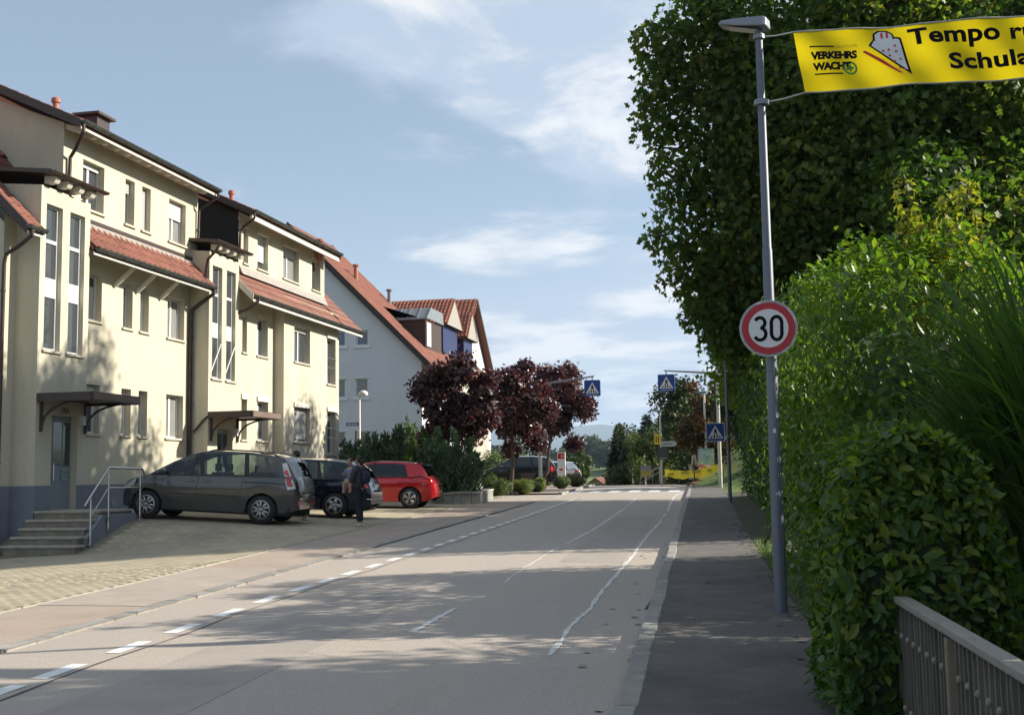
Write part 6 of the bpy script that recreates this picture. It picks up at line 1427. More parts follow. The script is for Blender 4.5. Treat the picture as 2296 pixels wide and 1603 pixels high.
    nu, nv = 120, 14; mb = MB(); vs = [bp(Lb*i/nu, j/nv) for i in range(nu+1) for j in range(nv+1)]; fs = [(i*(nv+1)+j, (i+1)*(nv+1)+j, (i+1)*(nv+1)+j+1, i*(nv+1)+j+1) for i in range(nu) for j in range(nv)]; mb.add(vs, fs); mb.build('cloth', leaf_mat('yellow banner fabric', (0.62, 0.50, 0.012), (0.62, 0.50, 0.012), .5, .7, .2, tcol=(1.25, 1.2, .8)), B, smooth=True, fix=False)
    def lay(me, u0, v0, name, m, off=.006):
        """wrap flat print (x right, y up, metres) onto the cloth"""
        bm = bmesh.new(); bm.from_mesh(me); bmesh.ops.triangulate(bm, faces=bm.faces); 
        for _ in range(2):
            es = [e for e in bm.edges if e.calc_length() > .07]
            if es: bmesh.ops.subdivide_edges(bm, edges=es, cuts=1); bmesh.ops.triangulate(bm, faces=bm.faces)
        for v in bm.verts: q = bp((u0+v.co.x)*BS, v0-v.co.y*BS/hgt, off); v.co = q
        bm.to_mesh(me); bm.free(); return link(name, me, m, B)
    K = M_signk
    def wide(txt, size, bold, sx): me = text_mesh(txt, size, 'LEFT', bold, space=1.04); me.transform(Matrix.Diagonal((sx, 1, 1, 1))); return me
    lay(wide('Tempo', .242, .008, 1.24), 1.15, .335, 'lettering', K); lay(wide('runter', .242, .008, 1.24), 2.14, .335, 'lettering', K); lay(wide('Schulanfang', .242, .008, 1.24), 1.50, .78, 'lettering', K)
    lay(text_mesh('VERKEHRS', .108, 'LEFT', .0065, .12, space=.9), .135, .475, 'logo_lettering', K); lay(text_mesh('WACHT', .108, 'LEFT', .0065, .12, space=.9), .135, .655, 'logo_lettering', K); lay(text_mesh('DEUTSCHE', .046, 'LEFT', 0, 0), .40, .30, 'logo_lettering', mat('olive print', (0.33, 0.27, 0.02), 0.7))
    def rect(x0, y0, x1, y1): q = MB(); q.quad((x0, y0, 0), (x1, y0, 0), (x1, y1, 0), (x0, y1, 0)); return q.mesh('r')
    lay(rect(.135, 0, .39, .016), 0, .285, 'logo_rule', K); lay(rect(.135, 0, .43, .016), 0, .735, 'logo_rule', K)
    G = mat('print green', (0.03, 0.30, 0.06), 0.7); lay(disc(.052, .072, 0, 28).mesh('c'), .515, .635, 'logo_ring', G); q = MB(); q.quad((-.036, -.011, 0), (.036, -.011, 0), (.036, .011, 0), (-.036, .011, 0)); lay(q.mesh('p'), .515, .635, 'logo_plus', G, .007); q = MB(); q.quad((-.011, -.036, 0), (.011, -.036, 0), (.011, .036, 0), (-.011, .036, 0)); lay(q.mesh('p'), .515, .635, 'logo_plus', G, .0075)
    # school cone drawing
    W_ = mat('print white', (0.74, 0.74, 0.76), 0.7); Rd = mat('print red', (0.66, 0.045, 0.02), 0.7)
    def pm(pts): q = MB(); q.poly([(x, y, 0) for x, y in pts]); return q.mesh('p')
    lay(pm([(.735, -.20), (.80, -.125), (1.035, -.115), (1.075, -.13), (1.115, -.555)][::-1]), 0, 0, 'cone_outline', K, .006); lay(pm([(.762, -.205), (.80, -.15), (1.03, -.135), (1.055, -.15), (1.085, -.50)][::-1]), 0, 0, 'cone_paper', W_, .009)
    lay(pm([(.79, -.10), (.80, -.03), (.86, .01), (.95, .005), (1.0, -.03), (1.02, -.10), (.93, -.15), (.83, -.14)][::-1]), 0, .06, 'cone_top_outline', K, .0065); lay(pm([(.812, -.095), (.82, -.04), (.87, -.005), (.945, -.01), (.985, -.04), (.995, -.09), (.92, -.13), (.84, -.125)][::-1]), 0, .06, 'cone_top', W_, .0095)
    for (x, y) in ((.885, -.04), (.94, -.035)): lay(pm([(x-.012, y-.045), (x+.012, y-.045), (x+.018, y+.02), (x-.004, y+.025)]), 0, .06, 'cone_ribbon', Rd, .012)
    for (x, y) in ((.87, -.25), (.93, -.24), (1.0, -.2), (.93, -.3), (1.0, -.26), (.97, -.36), (1.03, -.34), (1.01, -.43), (1.055, -.45)): lay(disc(0, .013, 0, 10).mesh('d'), x, -y/hgt, 'cone_dot', Rd, .0115)
    lay(pm([(.665, -.265), (.69, -.25), (.86, -.37), (1.03, -.53), (1.0, -.53), (.84, -.40)][::-1]), 0, 0, 'red_stroke', Rd, .008)
    for v in (0, 1):
        a = bp(0, v); q = np.array([b[0], b[1], top[2]-(.10 if v == 0 else .76)])
        mb = MB(); mb.tube([q, (q+np.array(a))/2+np.array([0, 0, -.01]), a], .008, 5); mb.build('rope', M_rope, B)
        mb = MB(); mb.tube([bp(Lb*i/40, v, .004) for i in range(41)], .008, 5); mb.build('hem_rope', M_rope, B)
    # far end of the banner, outside the picture, hangs from a post
    e = bp(Lb, 0); P2 = thing('banner_post', 'grey post holding the far end of the yellow banner', 'post', (e[0]+dirv[0]*.4, e[1]+dirv[1]*.4, terrain(e[0], e[1]))); MB().tube([(e[0]+dirv[0]*.4, e[1]+dirv[1]*.4, terrain(e[0], e[1])-.3), (e[0]+dirv[0]*.4, e[1]+dirv[1]*.4, zt+.3)], .05, 10).build('pole', M_galv, P2, smooth=True)
    for v in (0, 1): MB().tube([bp(Lb, v), (e[0]+dirv[0]*.4, e[1]+dirv[1]*.4, bp(Lb, v)[2])], .008, 5).build('rope', M_rope, P2)
lamp_post()

# --- crossing signs
def zebra_face(T, Mx, s, light=True):
    """blue square with the white triangle and the walking figure"""
    def pp(pts, z, m, nm): q = MB(); q.poly([(x*s, y*s, z) for x, y in pts]); put(q, nm, m, T, Mx)
    pp([(-.40, -.33), (.40, -.33), (0, .36)], .004, M_signw, 'triangle')
    K = M_signk
    for x0, x1, x2, x3 in ((-.30, -.20, -.14, -.19), (-.12, -.03, -.01, -.06), (.05, .13, .08, .04), (.21, .30, .19, .14)): pp([(x0, -.30), (x1, -.30), (x2, -.17), (x3, -.17)], .007, K, 'stripe')
    q = disc(0, .038*s, .009, 14); 
    for i, v in enumerate(q.v): q.v[i] = (v[0], v[1]+.17*s, v[2])
    put(q, 'figure_head', K, T, Mx)
    pp([(-.045, .13), (.045, .13), (.05, -.01), (-.04, -.01)], .009, K, 'figure_body'); pp([(-.04, 0), (.01, 0), (-.07, -.2), (-.12, -.2)], .0095, K, 'figure_leg'); pp([(0, 0), (.05, 0), (.12, -.19), (.07, -.2)], .0098, K, 'figure_leg'); pp([(-.045, .12), (-.02, .12), (-.09, -.02), (-.115, -.01)], .0096, K, 'figure_arm'); pp([(.02, .12), (.045, .12), (.11, -.01), (.085, -.02)], .0097, K, 'figure_arm')
def box_sign(label, px, py, depth, s, arm_px, mast, lname):
    p = at(px, py, depth); T = thing('crossing_gantry', label, 'sign', (p[0], p[1], zp(p[1])), group='hanging crossing signs')
    nrm = np.array([0.05, -1, 0]); Mx = frame_at(p, nrm); d = .12; mb = MB(); mb.box((-s/2, -s/2, -d), (s/2, s/2, 0)); me = mb.mesh('sign_box'); me.transform(Mx); o = link('sign_box', me, M_signb, T); bv = o.modifiers.new('b', 'BEVEL'); bv.width = .05; bv.segments = 3
    zebra_face(T, Mx, s)
    mb = MB(); mb.box((-s*.36, -s*.45, .002), (s*.36, -s*.40, .006)); put(mb, 'lower_strip', mat('pale blue strip', (0.25, 0.33, 0.5), 0.5), T, Mx)
    up = p+np.array([0, .06, s/2]); MB().tube([up, up+np.array([0, 0, .17])], .03, 8).build('hanger', M_lampgrey, T)
    m0 = mast; arm_a = up+np.array([-.08*np.sign(m0[0]-p[0]), 0, .17]); arm_b = np.array([m0[0], m0[1], up[2]+m0[3]])
    MB().tube([arm_a, arm_b], [.035, .06], 10).build('arm', M_lampgrey, T, smooth=True); zb_ = zp(m0[1])+.08
    MB().tube([(m0[0], m0[1], zb_-.2), (m0[0], m0[1], arm_b[2]+.1)], [.09, .07], 12).build('mast', M_pale, T, smooth=True)
yL = at(1212, 1060, 53); box_sign('blue crossing sign hanging on its arm in front of the plum trees', 1328, 870, 52.5, .75, 1225, (yL[0], yL[1], 0, -.12), 'L')
yR = at(1615, 1060, 52.5); box_sign('blue crossing sign hanging at the right, in front of the dark trees', 1494, 858, 52.5, .78, 1560, (yR[0], yR[1], 0, .05), 'R')
def side_sign():
    b = at(1638, 1140, 35.5); zb_ = zp(b[1])+.1; top = at(1617, 692, 35.5); T = thing('lamp_post', 'slim grey lamp post against the dark hedge carrying a square crossing sign', 'lamp post', (b[0], b[1], zb_))
    MB().tube([(b[0], b[1], zb_-.2), (b[0], b[1], zb_+2.4), (b[0], b[1], top[2])], [.06, .052, .035], 12).build('pole', M_galv, T, smooth=True)
    MB().prism([(b[0]+.08, b[1]-.1, top[2]), (b[0]-.5, b[1]-.12, top[2]+.03), (b[0]-.5, b[1]-.12, top[2]+.1), (b[0]+.08, b[1]-.1, top[2]+.1)], (0, .22, 0)).build('lamp_head', M_lampgrey, T)
    p = at(1604, 969, 35.4); S = thing('crossing_sign', 'square blue pedestrian crossing sign fixed to the slim lamp post at the hedge', 'sign', tuple(p)); s = .57; Mx = frame_at(p, np.array([.12, -1, 0])); mb = MB(); mb.box((-s/2, -s/2, -.02), (s/2, s/2, 0)); put(mb, 'panel', M_signb, S, Mx); mb = MB()
    for a in ((-s/2, -s/2, s/2, -s/2+.018), (-s/2, s/2-.018, s/2, s/2), (-s/2, -s/2+.018, -s/2+.018, s/2-.018), (s/2-.018, -s/2+.018, s/2, s/2-.018)): mb.quad((a[0], a[1], .003), (a[2], a[1], .003), (a[2], a[3], .003), (a[0], a[3], .003))
    put(mb, 'white_border', M_signw, S, Mx)['kind'] = 'stuff'; zebra_face(S, Mx, s*1.05); mb = MB(); mb.box((s/2-.02, -.15, -.03), (s/2+.12, -.1, -.01)); put(mb, 'bracket', M_signback, S, Mx)
side_sign()
# --- small lamp with street name sign at the white house
def name_lamp():
    b = at(806, 1060, 46.5); zb_ = terrain(b[0], b[1]); top = at(806, 880, 46.5); T = thing('street_lamp', 'white street lamp with round head before the white gable', 'lamp post', (b[0], b[1], zb_)); MB().tube([(b[0], b[1], zb_-.2), (b[0], b[1], top[2])], [.06, .045], 10).build('pole', M_signw, T, smooth=True)
    MB().tube([(b[0], b[1], top[2]-.02), (b[0]+.1, b[1], top[2]+.06), (b[0]+.22, b[1], top[2]+.02)], .035, 8).build('arm', M_signw, T, smooth=True); MB().ball((b[0]+.17, b[1], top[2]-.03), (.2, .2, .14), 14, 8).build('lamp_head', mat('lamp globe', (0.66, 0.66, 0.64), 0.3), T, smooth=True)
    p = at(790, 951, 46.4); S = thing('street_name_sign', 'small blue street name plate on the white lamp pole', 'sign', tuple(p)); MB().box((p[0]-.26, p[1]-.01, p[2]-.065), (p[0]+.28, p[1]+.01, p[2]+.065)).build('plate', M_signb, S)
    for k, (u0, u1) in enumerate(((-.2, -.05), (-.03, .08), (.1, .22))): MB().box((p[0]+u0, p[1]-.014, p[2]-.02), (p[0]+u1, p[1]-.011, p[2]+.02)).build('blurred_word', M_signw, S)
    b2 = at(799, 1060, 46.9); MB().tube([(b2[0], b2[1], zb_-.2), (b2[0], b2[1], at(799, 965, 46.9)[2])], .05, 8).build('post', mat('brown post', (0.09, 0.06, 0.05), 0.7), S)
name_lamp()
# --- price pylon
def pylon():
    p = at(1259, 1040, 60); zb_ = zp(p[1])+.07; w = .21; T = thing('price_sign', 'white pylon sign with red top beside the round box ball', 'sign', (p[0], p[1], zb_)); zt = at(1259, 1014, 60)[2]; MB().box((p[0]-w, p[1]-.06, zb_-.1), (p[0]+w, p[1]+.06, zt)).build('panel', M_signw, T, bevel=.01)
    MB().box((p[0]-w*.86, p[1]-.066, zt-.34), (p[0]+w*.86, p[1]-.061, zt-.05)).build('red_header', M_signr, T)
    me = text_mesh('11', .2, 'CENTER', .006); me.transform(Matrix(((1, 0, 0, p[0]+.06), (0, 0, -1, p[1]-.069), (0, 1, 0, zt-.27), (0, 0, 0, 1)))); link('numeral', me, M_signw, T)
    MB().box((p[0]-w*.5, p[1]-.066, zt-.95), (p[0]+w*.4, p[1]-.061, zt-.85)).build('red_line', M_signr, T)
pylon()
# --- poles and signs at the crossing, far right
def gpole(name, label, px, py_base, py_top, depth, r, m, lamp=None, cat='post'):
    b = at(px, py_base, depth); zb_ = terrain(b[0], b[1]); t = at(px, py_top, depth); T = thing(name, label, cat, (b[0], b[1], zb_)); MB().tube([(b[0], b[1], zb_-.3), (b[0], b[1], t[2])], [r, r*.7], 10).build('pole', m, T, smooth=True)
    if lamp: MB().prism([(b[0]+.08, b[1]-.1, t[2]-.03), (b[0]+lamp, b[1]-.1, t[2]+.03), (b[0]+lamp, b[1]-.1, t[2]+.12), (b[0]+.08, b[1]-.1, t[2]+.08)], (0, .24, 0)).build('lamp_head', M_lampgrey, T)
    return T, b
def panel(name, label, px, py, depth, w, h, m, cat='sign', rotn=(0, -1, 0), text=None):
    p = at(px, py, depth); T = thing(name, label, cat, tuple(p)); Mx = frame_at(p, np.array(rotn, float)); mb = MB(); mb.box((-w/2, -h/2, -.03), (w/2, h/2, 0)); put(mb, 'panel', m, T, Mx); return T, Mx, p
T, b = gpole('lamp_post', 'pale lamp post carrying yellow sign and white arrow near the crossing', 1484, 1078, 922, 61, .07, M_pale, -.45, 'lamp post')
S, Mx, p = panel('yellow_sign', 'small yellow sign on the lamp post with the white arrow', 1474, 985, 60.8, .33, .52, M_yels)
for dx in (-.06, .06): mb = MB(); mb.box((dx-.025, -.16, .001), (dx+.025, .16, .005)); put(mb, 'figure', M_signk, S, Mx)
p = at(1497, 995, 60.8); S = thing('direction_sign', 'white arrow shaped direction sign pointing right', 'sign', tuple(p)); Mx = frame_at(p, np.array([0, -1, 0])); mb = MB(); mb.prism([(-.38, -.14, 0), (.36, -.14, 0), (.5, 0, 0), (.36, .14, 0), (-.38, .14, 0)], (0, 0, -.03)); put(mb, 'panel', mat('direction sign face', (0.50, 0.50, 0.46), 0.5), S, Mx); mb = MB(); mb.box((-.24, -.04, .001), (.26, .04, .004)); put(mb, 'blurred_word', mat('grey print', (0.2, 0.2, 0.2), .6), S, Mx)
S, Mx, p = panel('notice_board', 'dark weathered notice board below the direction arrow', 1486, 1017, 60.7, .55, .66, mat('dark board', (0.055, 0.05, 0.05), 0.7, var=.3, vscale=6)); mb = MB(); mb.box((-.2, -.27, .001), (.2, -.2, .004)); put(mb, 'notice_strip', mat('grey print', (0.2, 0.2, 0.2), .6), S, Mx)
T, b = gpole('bus_stop', 'thin bus stop post with grey and yellow board at the crest', 1447, 1080, 1040, 64, .03, M_pale, None, 'bus stop'); S = T
p = at(1448, 1054, 63.9); Mx = frame_at(p, np.array([0, -1, 0])); mb = MB(); mb.box((-.30, -.02, -.03), (.30, .24, 0)); o = put(mb, 'board_upper', mat('grey print', (0.2, 0.2, 0.2), .6), T, Mx); mb = MB(); mb.box((-.30, -.36, -.03), (.30, -.022, 0)); put(mb, 'board_lower', mat('mustard board', (0.30, 0.25, 0.06), 0.6), T, Mx)
gpole('lamp_post', 'tall pale lamp post with white head before the autumn tree', 1585, 1078, 880, 60.5, .075, M_signw, -.5, 'lamp post')
gpole('lamp_post', 'distant pale lamp post in front of the spruces', 1419, 1045, 968, 90, .085, M_pale, -.7, 'lamp post')
T, Mx, p = panel('poster', 'blue green and white poster hung on the tall pale lamp post', 1583, 1023, 60.2, .84, .84, mat('poster print', (0.16, 0.34, 0.34), 0.6, col2=(0.42, 0.52, 0.50), mixscale=2.2, var=.15, vscale=5), 'poster')
mb = MB(); mb.box((-.42, -.86, -.03), (.42, -.422, 0)); put(mb, 'red_band', mat('poster red band', (0.42, 0.10, 0.14), .6, col2=(0.62, 0.6, 0.6), mixscale=4), T, Mx); mb = MB(); mb.box((-.42, -1.24, -.028), (.42, -.862, 0)); put(mb, 'white_sheet', mat('poster pale sheet', (0.46, 0.50, 0.56), .6), T, Mx)
# yellow banner along the lawn
def lawn_banner():
    a, c = at(1490, 1062, 63), at(1622, 1048, 57.5); T = thing('lawn_banner', 'low yellow banner stretched along the grass bank by the crossing', 'banner', tuple(a)); mb = MB(); n = 40; h = .42; vs = []
    for i in range(n+1):
        t = i/n; q = a+(c-a)*t; zt = q[2]+.25-.22*math.sin(math.pi*t)+.02*math.sin(t*31)
        for j in range(4): vs.append((q[0]+.02*math.sin(t*40+j), q[1]+.05*math.sin(t*27+j*1.3), zt-h*j/3*(1-.1*math.sin(t*17))))
    mb.add(vs, [(i*4+j, (i+1)*4+j, (i+1)*4+j+1, i*4+j+1) for i in range(n) for j in range(3)]); mb.build('cloth', M_yel, T, smooth=True, fix=False)
    for t0, t1 in ((.06, .16), (.3, .42), (.5, .62), (.74, .8)):
        q0, q1 = a+(c-a)*t0, a+(c-a)*t1; MB().quad((q0[0], q0[1]-.1, q0[2]-.12), (q1[0], q1[1]-.1, q1[2]-.12), (q1[0], q1[1]-.1, q1[2]+.0), (q0[0], q0[1]-.1, q0[2]+.0)).build('blurred_word', mat('olive print', (0.33, 0.27, 0.02), 0.7), T, fix=False)
    for q in (a, (a+c)/2, c): MB().tube([(q[0], q[1]+.06, terrain(q[0], q[1])-.2), (q[0], q[1]+.06, q[2]+.3)], .025, 6).build('stake', M_bark, T)
lawn_banner()
def hand_rail_far():
    T = thing('stair_rail', 'grey stair railing running up the grass bank behind the bus stop', 'railing', tuple(at(1440, 1080, 66))); a, c = at(1436, 1072, 68), at(1478, 1046, 64)
    MB().tube([a, c], .03, 6).build('rail', M_lampgrey, T); MB().tube([a-np.array([0, 0, .3]), c-np.array([0, 0, .3])], .02, 6).build('middle_rail', M_lampgrey, T)
    for t in (0, .33, .66, 1): q = a+(c-a)*t; MB().tube([(q[0], q[1], q[2]-.9), q], .025, 6).build('post', M_lampgrey, T)
hand_rail_far()
p = at(1557, 1066, 60); Tst = thing('sapling_stake', 'thin dark wooden stake with a mulch bed on the lawn', 'stake', (p[0], p[1], terrain(p[0], p[1]))); MB().tube([(p[0], p[1], terrain(p[0], p[1])-.2), (p[0], p[1], at(1557, 1030, 60)[2])], .035, 7).build('stake', M_bark, Tst)
mb = MB(); mb.ball((p[0]+.2, p[1]-.2, terrain(p[0]+.2, p[1]-.2)), (.7, .6, .1), 12, 6); mb.build('mulch_bed', mat('bark mulch', (0.20, 0.085, 0.04), .95, var=.4, vscale=10, bump=.8, bscale=30), Tst)
# white gable tent / box on the lawn
p = at(1568, 1045, 66); zb_ = terrain(p[0], p[1]); Tb = thing('white_stand', 'white board stand behind the yellow lawn banner', 'stand', (p[0], p[1], zb_)); MB().box((p[0]-.62, p[1], zb_), (p[0]+.1, p[1]+.1, at(1568, 1040, 66)[2])).build('board', M_signw, Tb); MB().box((p[0]+.11, p[1]+.05, zb_), (p[0]+.55, p[1]+.15, at(1568, 1022, 66)[2])).build('board', M_signw, Tb)
# --- stone planter wall
def planter():
    T = thing('planter_wall', 'low stone planter wall in front of the conifer shrubs', 'wall', (-11, 40.6, .6)); M_s = mat('planter stone', (0.24, 0.24, 0.21), .9, var=.3, vscale=5, bump=.7, bscale=25, rnd=.2); M_s2 = mat('planter cap', (0.40, 0.39, 0.35), .85, var=.2, vscale=6)
    a, bq, cq = at(972, 1128, 39.9), at(1078, 1128, 40.3), at(1106, 1116, 44.5)
    for (p0, p1, n) in ((a, bq, 5), (bq, cq, 4)):
        for i in range(n):
            q0, q1 = p0+(p1-p0)*(i/n), p0+(p1-p0)*((i+.985)/n); d = unit(q1-q0); s = np.array([-d[1], d[0], 0])*.28; z0, z1 = terrain(q0[0], q0[1])-.2, zp(q0[1])+.05+.36+random.uniform(-.015, .015)
            MB().prism([(q0[0], q0[1], z0), (q1[0], q1[1], z0), (q1[0]+s[0], q1[1]+s[1], z0), (q0[0]+s[0], q0[1]+s[1], z0)], (0, 0, z1-z0)).build('stone', M_s, T, bevel=.02)
            MB().prism([(q0[0]-s[0]*.1, q0[1]-s[1]*.1, z1+.002), (q1[0]-s[0]*.1, q1[1]-s[1]*.1, z1+.002), (q1[0]+s[0]*1.1, q1[1]+s[1]*1.1, z1+.002), (q0[0]+s[0]*1.1, q0[1]+s[1]*1.1, z1+.002)], (0, 0, .05)).build('cap_stone', M_s2, T)
planter()
# --- wooden fence at the right edge
def fence():
    M_rail = mat('weathered rail', (0.27, 0.25, 0.21), 0.7, var=.2, vscale=7, stretch=(3, .6, 3), bump=.3, bscale=40); M_w = mat('weathered slat', (0.13, 0.115, 0.095), .8, var=.35, vscale=9, stretch=(3, 3, .5), rnd=.25, bump=.3, bscale=60); M_p = mat('fence post paint', (0.20, 0.17, 0.12), .7, var=.1, vscale=4)
    f = at(2012, 1338, 5.95); n_ = at(2296, 1507, 3.72); d = n_-f; L0 = np.linalg.norm(d[:2]); d = d/L0; ext = 2.6; zg = lambda q: terrain(q[0], q[1])
    T = thing('wooden_fence', 'weathered wooden slat fence with pale top rail at the pavement edge', 'fence', (f[0], f[1], zg(f))); s = np.array([d[1], -d[0], 0]); s = s/np.linalg.norm(s)
    e = f+d*(L0+ext); sg = s if s@(CAM_LOC-f) > 0 else -s
    def seg(a, b_, w, h, m, nm): MB().bar(a, b_, w, h).build(nm, m, T, bevel=.006)
    seg(f, e, .075, .035, M_rail, 'top_rail')
    for dz in (-.17, -.62): seg(f+np.array([0, 0, dz])-sg*.028, e+np.array([0, 0, dz])-sg*.028, .02, .045, M_w, 'cross_rail')
    t = .05; i = 0
    while t < L0+ext-.05:
        q = f+d*t; hh = q[2]-.03; z0 = zg(q)+.06
        if i % 26 == 16: MB().box((q[0]-.035, q[1]-.035, zg(q)-.2), (q[0]+.035, q[1]+.035, hh)).build('post', M_p, T, bevel=.005)
        else:
            w = .024; tw = random.uniform(-.004, .004)
            MB().bar((q[0], q[1], z0), (q[0]+tw, q[1]+tw, hh), .034, .02, up=d).build('slat', M_w, T)
            if i % 2 == 0:
                for dz in (.17, .52): k_ = q+sg*.02; MB().ball((k_[0], k_[1], q[2]-dz), (.013, .013, .016), 8, 5).build('knob', M_rail, T)
        t += .076; i += 1
fence()
# small litter: fallen leaves on pavement and road, stones
def litter():
    g = np.random.default_rng(91); n = 150; Y = 5+22*g.random(n); side = g.random(n); X = np.array([XPR(y)-.25*g.random()**2-.03 if s < .75 else XR(y)-.05-.4*g.random() for y, s in zip(Y, side)]); Z = np.array([zp(y)+.104 if s < .75 else flat(x, y)+.006 for x, y, s in zip(X, Y, side)])
    P = np.stack([X, Y, Z+.004], 1); me = leaves_mesh('fallen_leaves', P, np.tile([[0, 0, 1.0]], (n, 1)), .07, 'star', g, .12); o = link('fallen_leaves', me, leaf_mat('fallen leaf', (0.10, 0.07, 0.04), (0.30, 0.24, 0.15), .1), pav_r); o['kind'] = 'stuff'
    for (px, py) in ((1578, 1307), (1420, 1450)):
        q = surf(px, py, lambda X, Y: zp(Y)+.1); me = leaves_mesh('dry_leaf', np.array([[q[0], q[1], q[2]+.01]]), np.array([[0, 0, 1.0]]), .12, 'star', g, .1); link('dry_leaf', me, leaf_mat('pale dry leaf', (0.42, 0.38, 0.30), (0.5, 0.45, 0.36), .1), pav_r)
litter()
# ------------------------------------------------------------------ people
M_skin = mat('skin', (0.42, 0.24, 0.17), .55, spec=.4); M_hair = mat('dark brown hair', (0.022, 0.014, 0.010), .6, var=.3, vscale=30, stretch=(1, 1, .3)); M_hair2 = mat('reddish brown hair', (0.10, 0.045, 0.025), .6, var=.3, vscale=30)
def skin_mesh(name, V, E, rad, m, parent, world=False, sub=2, root=0):
    """tapered continuous figure grown around a skeleton of edges"""
    me = bpy.data.meshes.new(name); me.from_pydata([tuple(map(float, v)) for v in V], E, []); me.update(); o = link(name, me, m, parent, world)
    sk = o.modifiers.new('skin', 'SKIN'); sk.use_smooth_shade = True
    if len(me.skin_vertices) == 0:
        bm = bmesh.new(); bm.from_mesh(me); bm.verts.layers.skin.verify(); bm.to_mesh(me); bm.free()
    for i, r in enumerate(rad):
        sv = me.skin_vertices[0].data[i]; sv.radius = (r, r) if not hasattr(r, '__len__') else r; sv.use_root = (i == root)
    ss = o.modifiers.new('sub', 'SUBSURF'); ss.levels = sub; ss.render_levels = sub
    return o
def interp_chain(pts, rads, k=1): return pts, rads
class Fig:
    def __init__(s): s.V = []; s.E = []; s.R = []
    def v(s, p, r, frm=None):
        s.V.append(p); s.R.append(r)
        if frm is not None: s.E.append((frm, len(s.V)-1))
        return len(s.V)-1
def hand(f, wrist, w_i, d, palm_n, sc=1.0):
    """palm and five curled fingers"""
    d = unit(np.array(d, float)); n = unit(np.array(palm_n, float)); side = np.cross(d, n); p = np.array(wrist)+d*.075*sc; c = f.v(p, (.033*sc, .018*sc), w_i)
    for k, (o, L_) in enumerate(((-.030, .058), (-.010, .068), (.010, .064), (.028, .050))):
        a = p+side*o*sc+d*.02*sc; i1 = f.v(a, .0095*sc, c); b = a+d*L_*.55*sc+n*.012*sc; i2 = f.v(b, .0085*sc, i1); f.v(b+d*L_*.3*sc+n*.03*sc, .007*sc, i2)
    a = np.array(wrist)+d*.035*sc-side*.034*sc; i1 = f.v(a, .011*sc, w_i); f.v(a+d*.035*sc-side*.012*sc+n*.02*sc, .009*sc, i1)
def head(parent, c, r, facing, hair, sc=1.0, style='short', skin=None):
    """head with brow, nose, mouth, ears and hair; c = centre of the skull"""
    fz = unit(np.array(facing, float)); up = np.array([0, 0, 1.0]); side = np.cross(fz, up); side /= np.linalg.norm(side); up = np.cross(side, fz)
    Mx = Matrix(((side[0], fz[0], up[0], c[0]), (side[1], fz[1], up[1], c[1]), (side[2], fz[2], up[2], c[2]), (0, 0, 0, 1)))
    mb = MB(); mb.ball((0, 0, 0), (.072*sc, .092*sc, .112*sc), 20, 14)
    for i, (x, y, z) in enumerate(mb.v):
        if z < -.02*sc: k = min(1, (-.02*sc-z)/(.09*sc)); x *= 1-.28*k; y = y*(1-.15*k)+.018*sc*k
        if y > .05*sc and abs(z) < .03*sc and abs(x) > .015*sc: y -= .008*sc
        mb.v[i] = (x, y, z)
    me = mb.mesh('head', True); me.transform(Mx); h = link('head', me, skin or M_skin, parent, False)
    def sub(mbx, nm, m, smooth=True): q = mbx.mesh(nm, smooth); q.transform(Mx); link(nm, q, m, h, False)
    mb = MB(); mb.add([(0, .088*sc, .02*sc), (-.014*sc, .088*sc, -.028*sc), (.014*sc, .088*sc, -.028*sc), (0, .118*sc, -.024*sc)], [(0, 1, 3), (0, 3, 2), (1, 2, 3)]); sub(mb, 'nose', skin or M_skin)
    mb = MB(); mb.ball((0, .083*sc, -.055*sc), (.024*sc, .010*sc, .007*sc), 10, 6); sub(mb, 'mouth', mat('lips', (0.33, 0.13, 0.11), .5))
    for s in (-1, 1):
        mb = MB(); mb.ball((s*.030*sc, .079*sc, .010*sc), (.012*sc, .008*sc, .007*sc), 8, 6); sub(mb, 'eye', mat('eye dark', (0.03, 0.025, 0.02), .2)); mb = MB(); mb.ball((s*.073*sc, -.006*sc, -.008*sc), (.012*sc, .02*sc, .03*sc), 8, 6); sub(mb, 'ear', skin or M_skin)
    mb = MB(); mb.ball((0, -.014*sc, .026*sc), (.080*sc, .092*sc, .102*sc), 20, 12)
    mb.v = [(x, min(y, .058*sc+.2*max(0, z-.06*sc)), max(z, (-.05 if y < 0 else .02)*sc)) for x, y, z in mb.v]
    if style == 'bun': mb.ball((0, -.115*sc, -.03*sc), (.05*sc, .045*sc, .05*sc), 12, 8); mb.ball((0, -.085*sc, -.065*sc), (.05*sc, .035*sc, .06*sc), 12, 8)
    sub(mb, 'hair', hair); return h

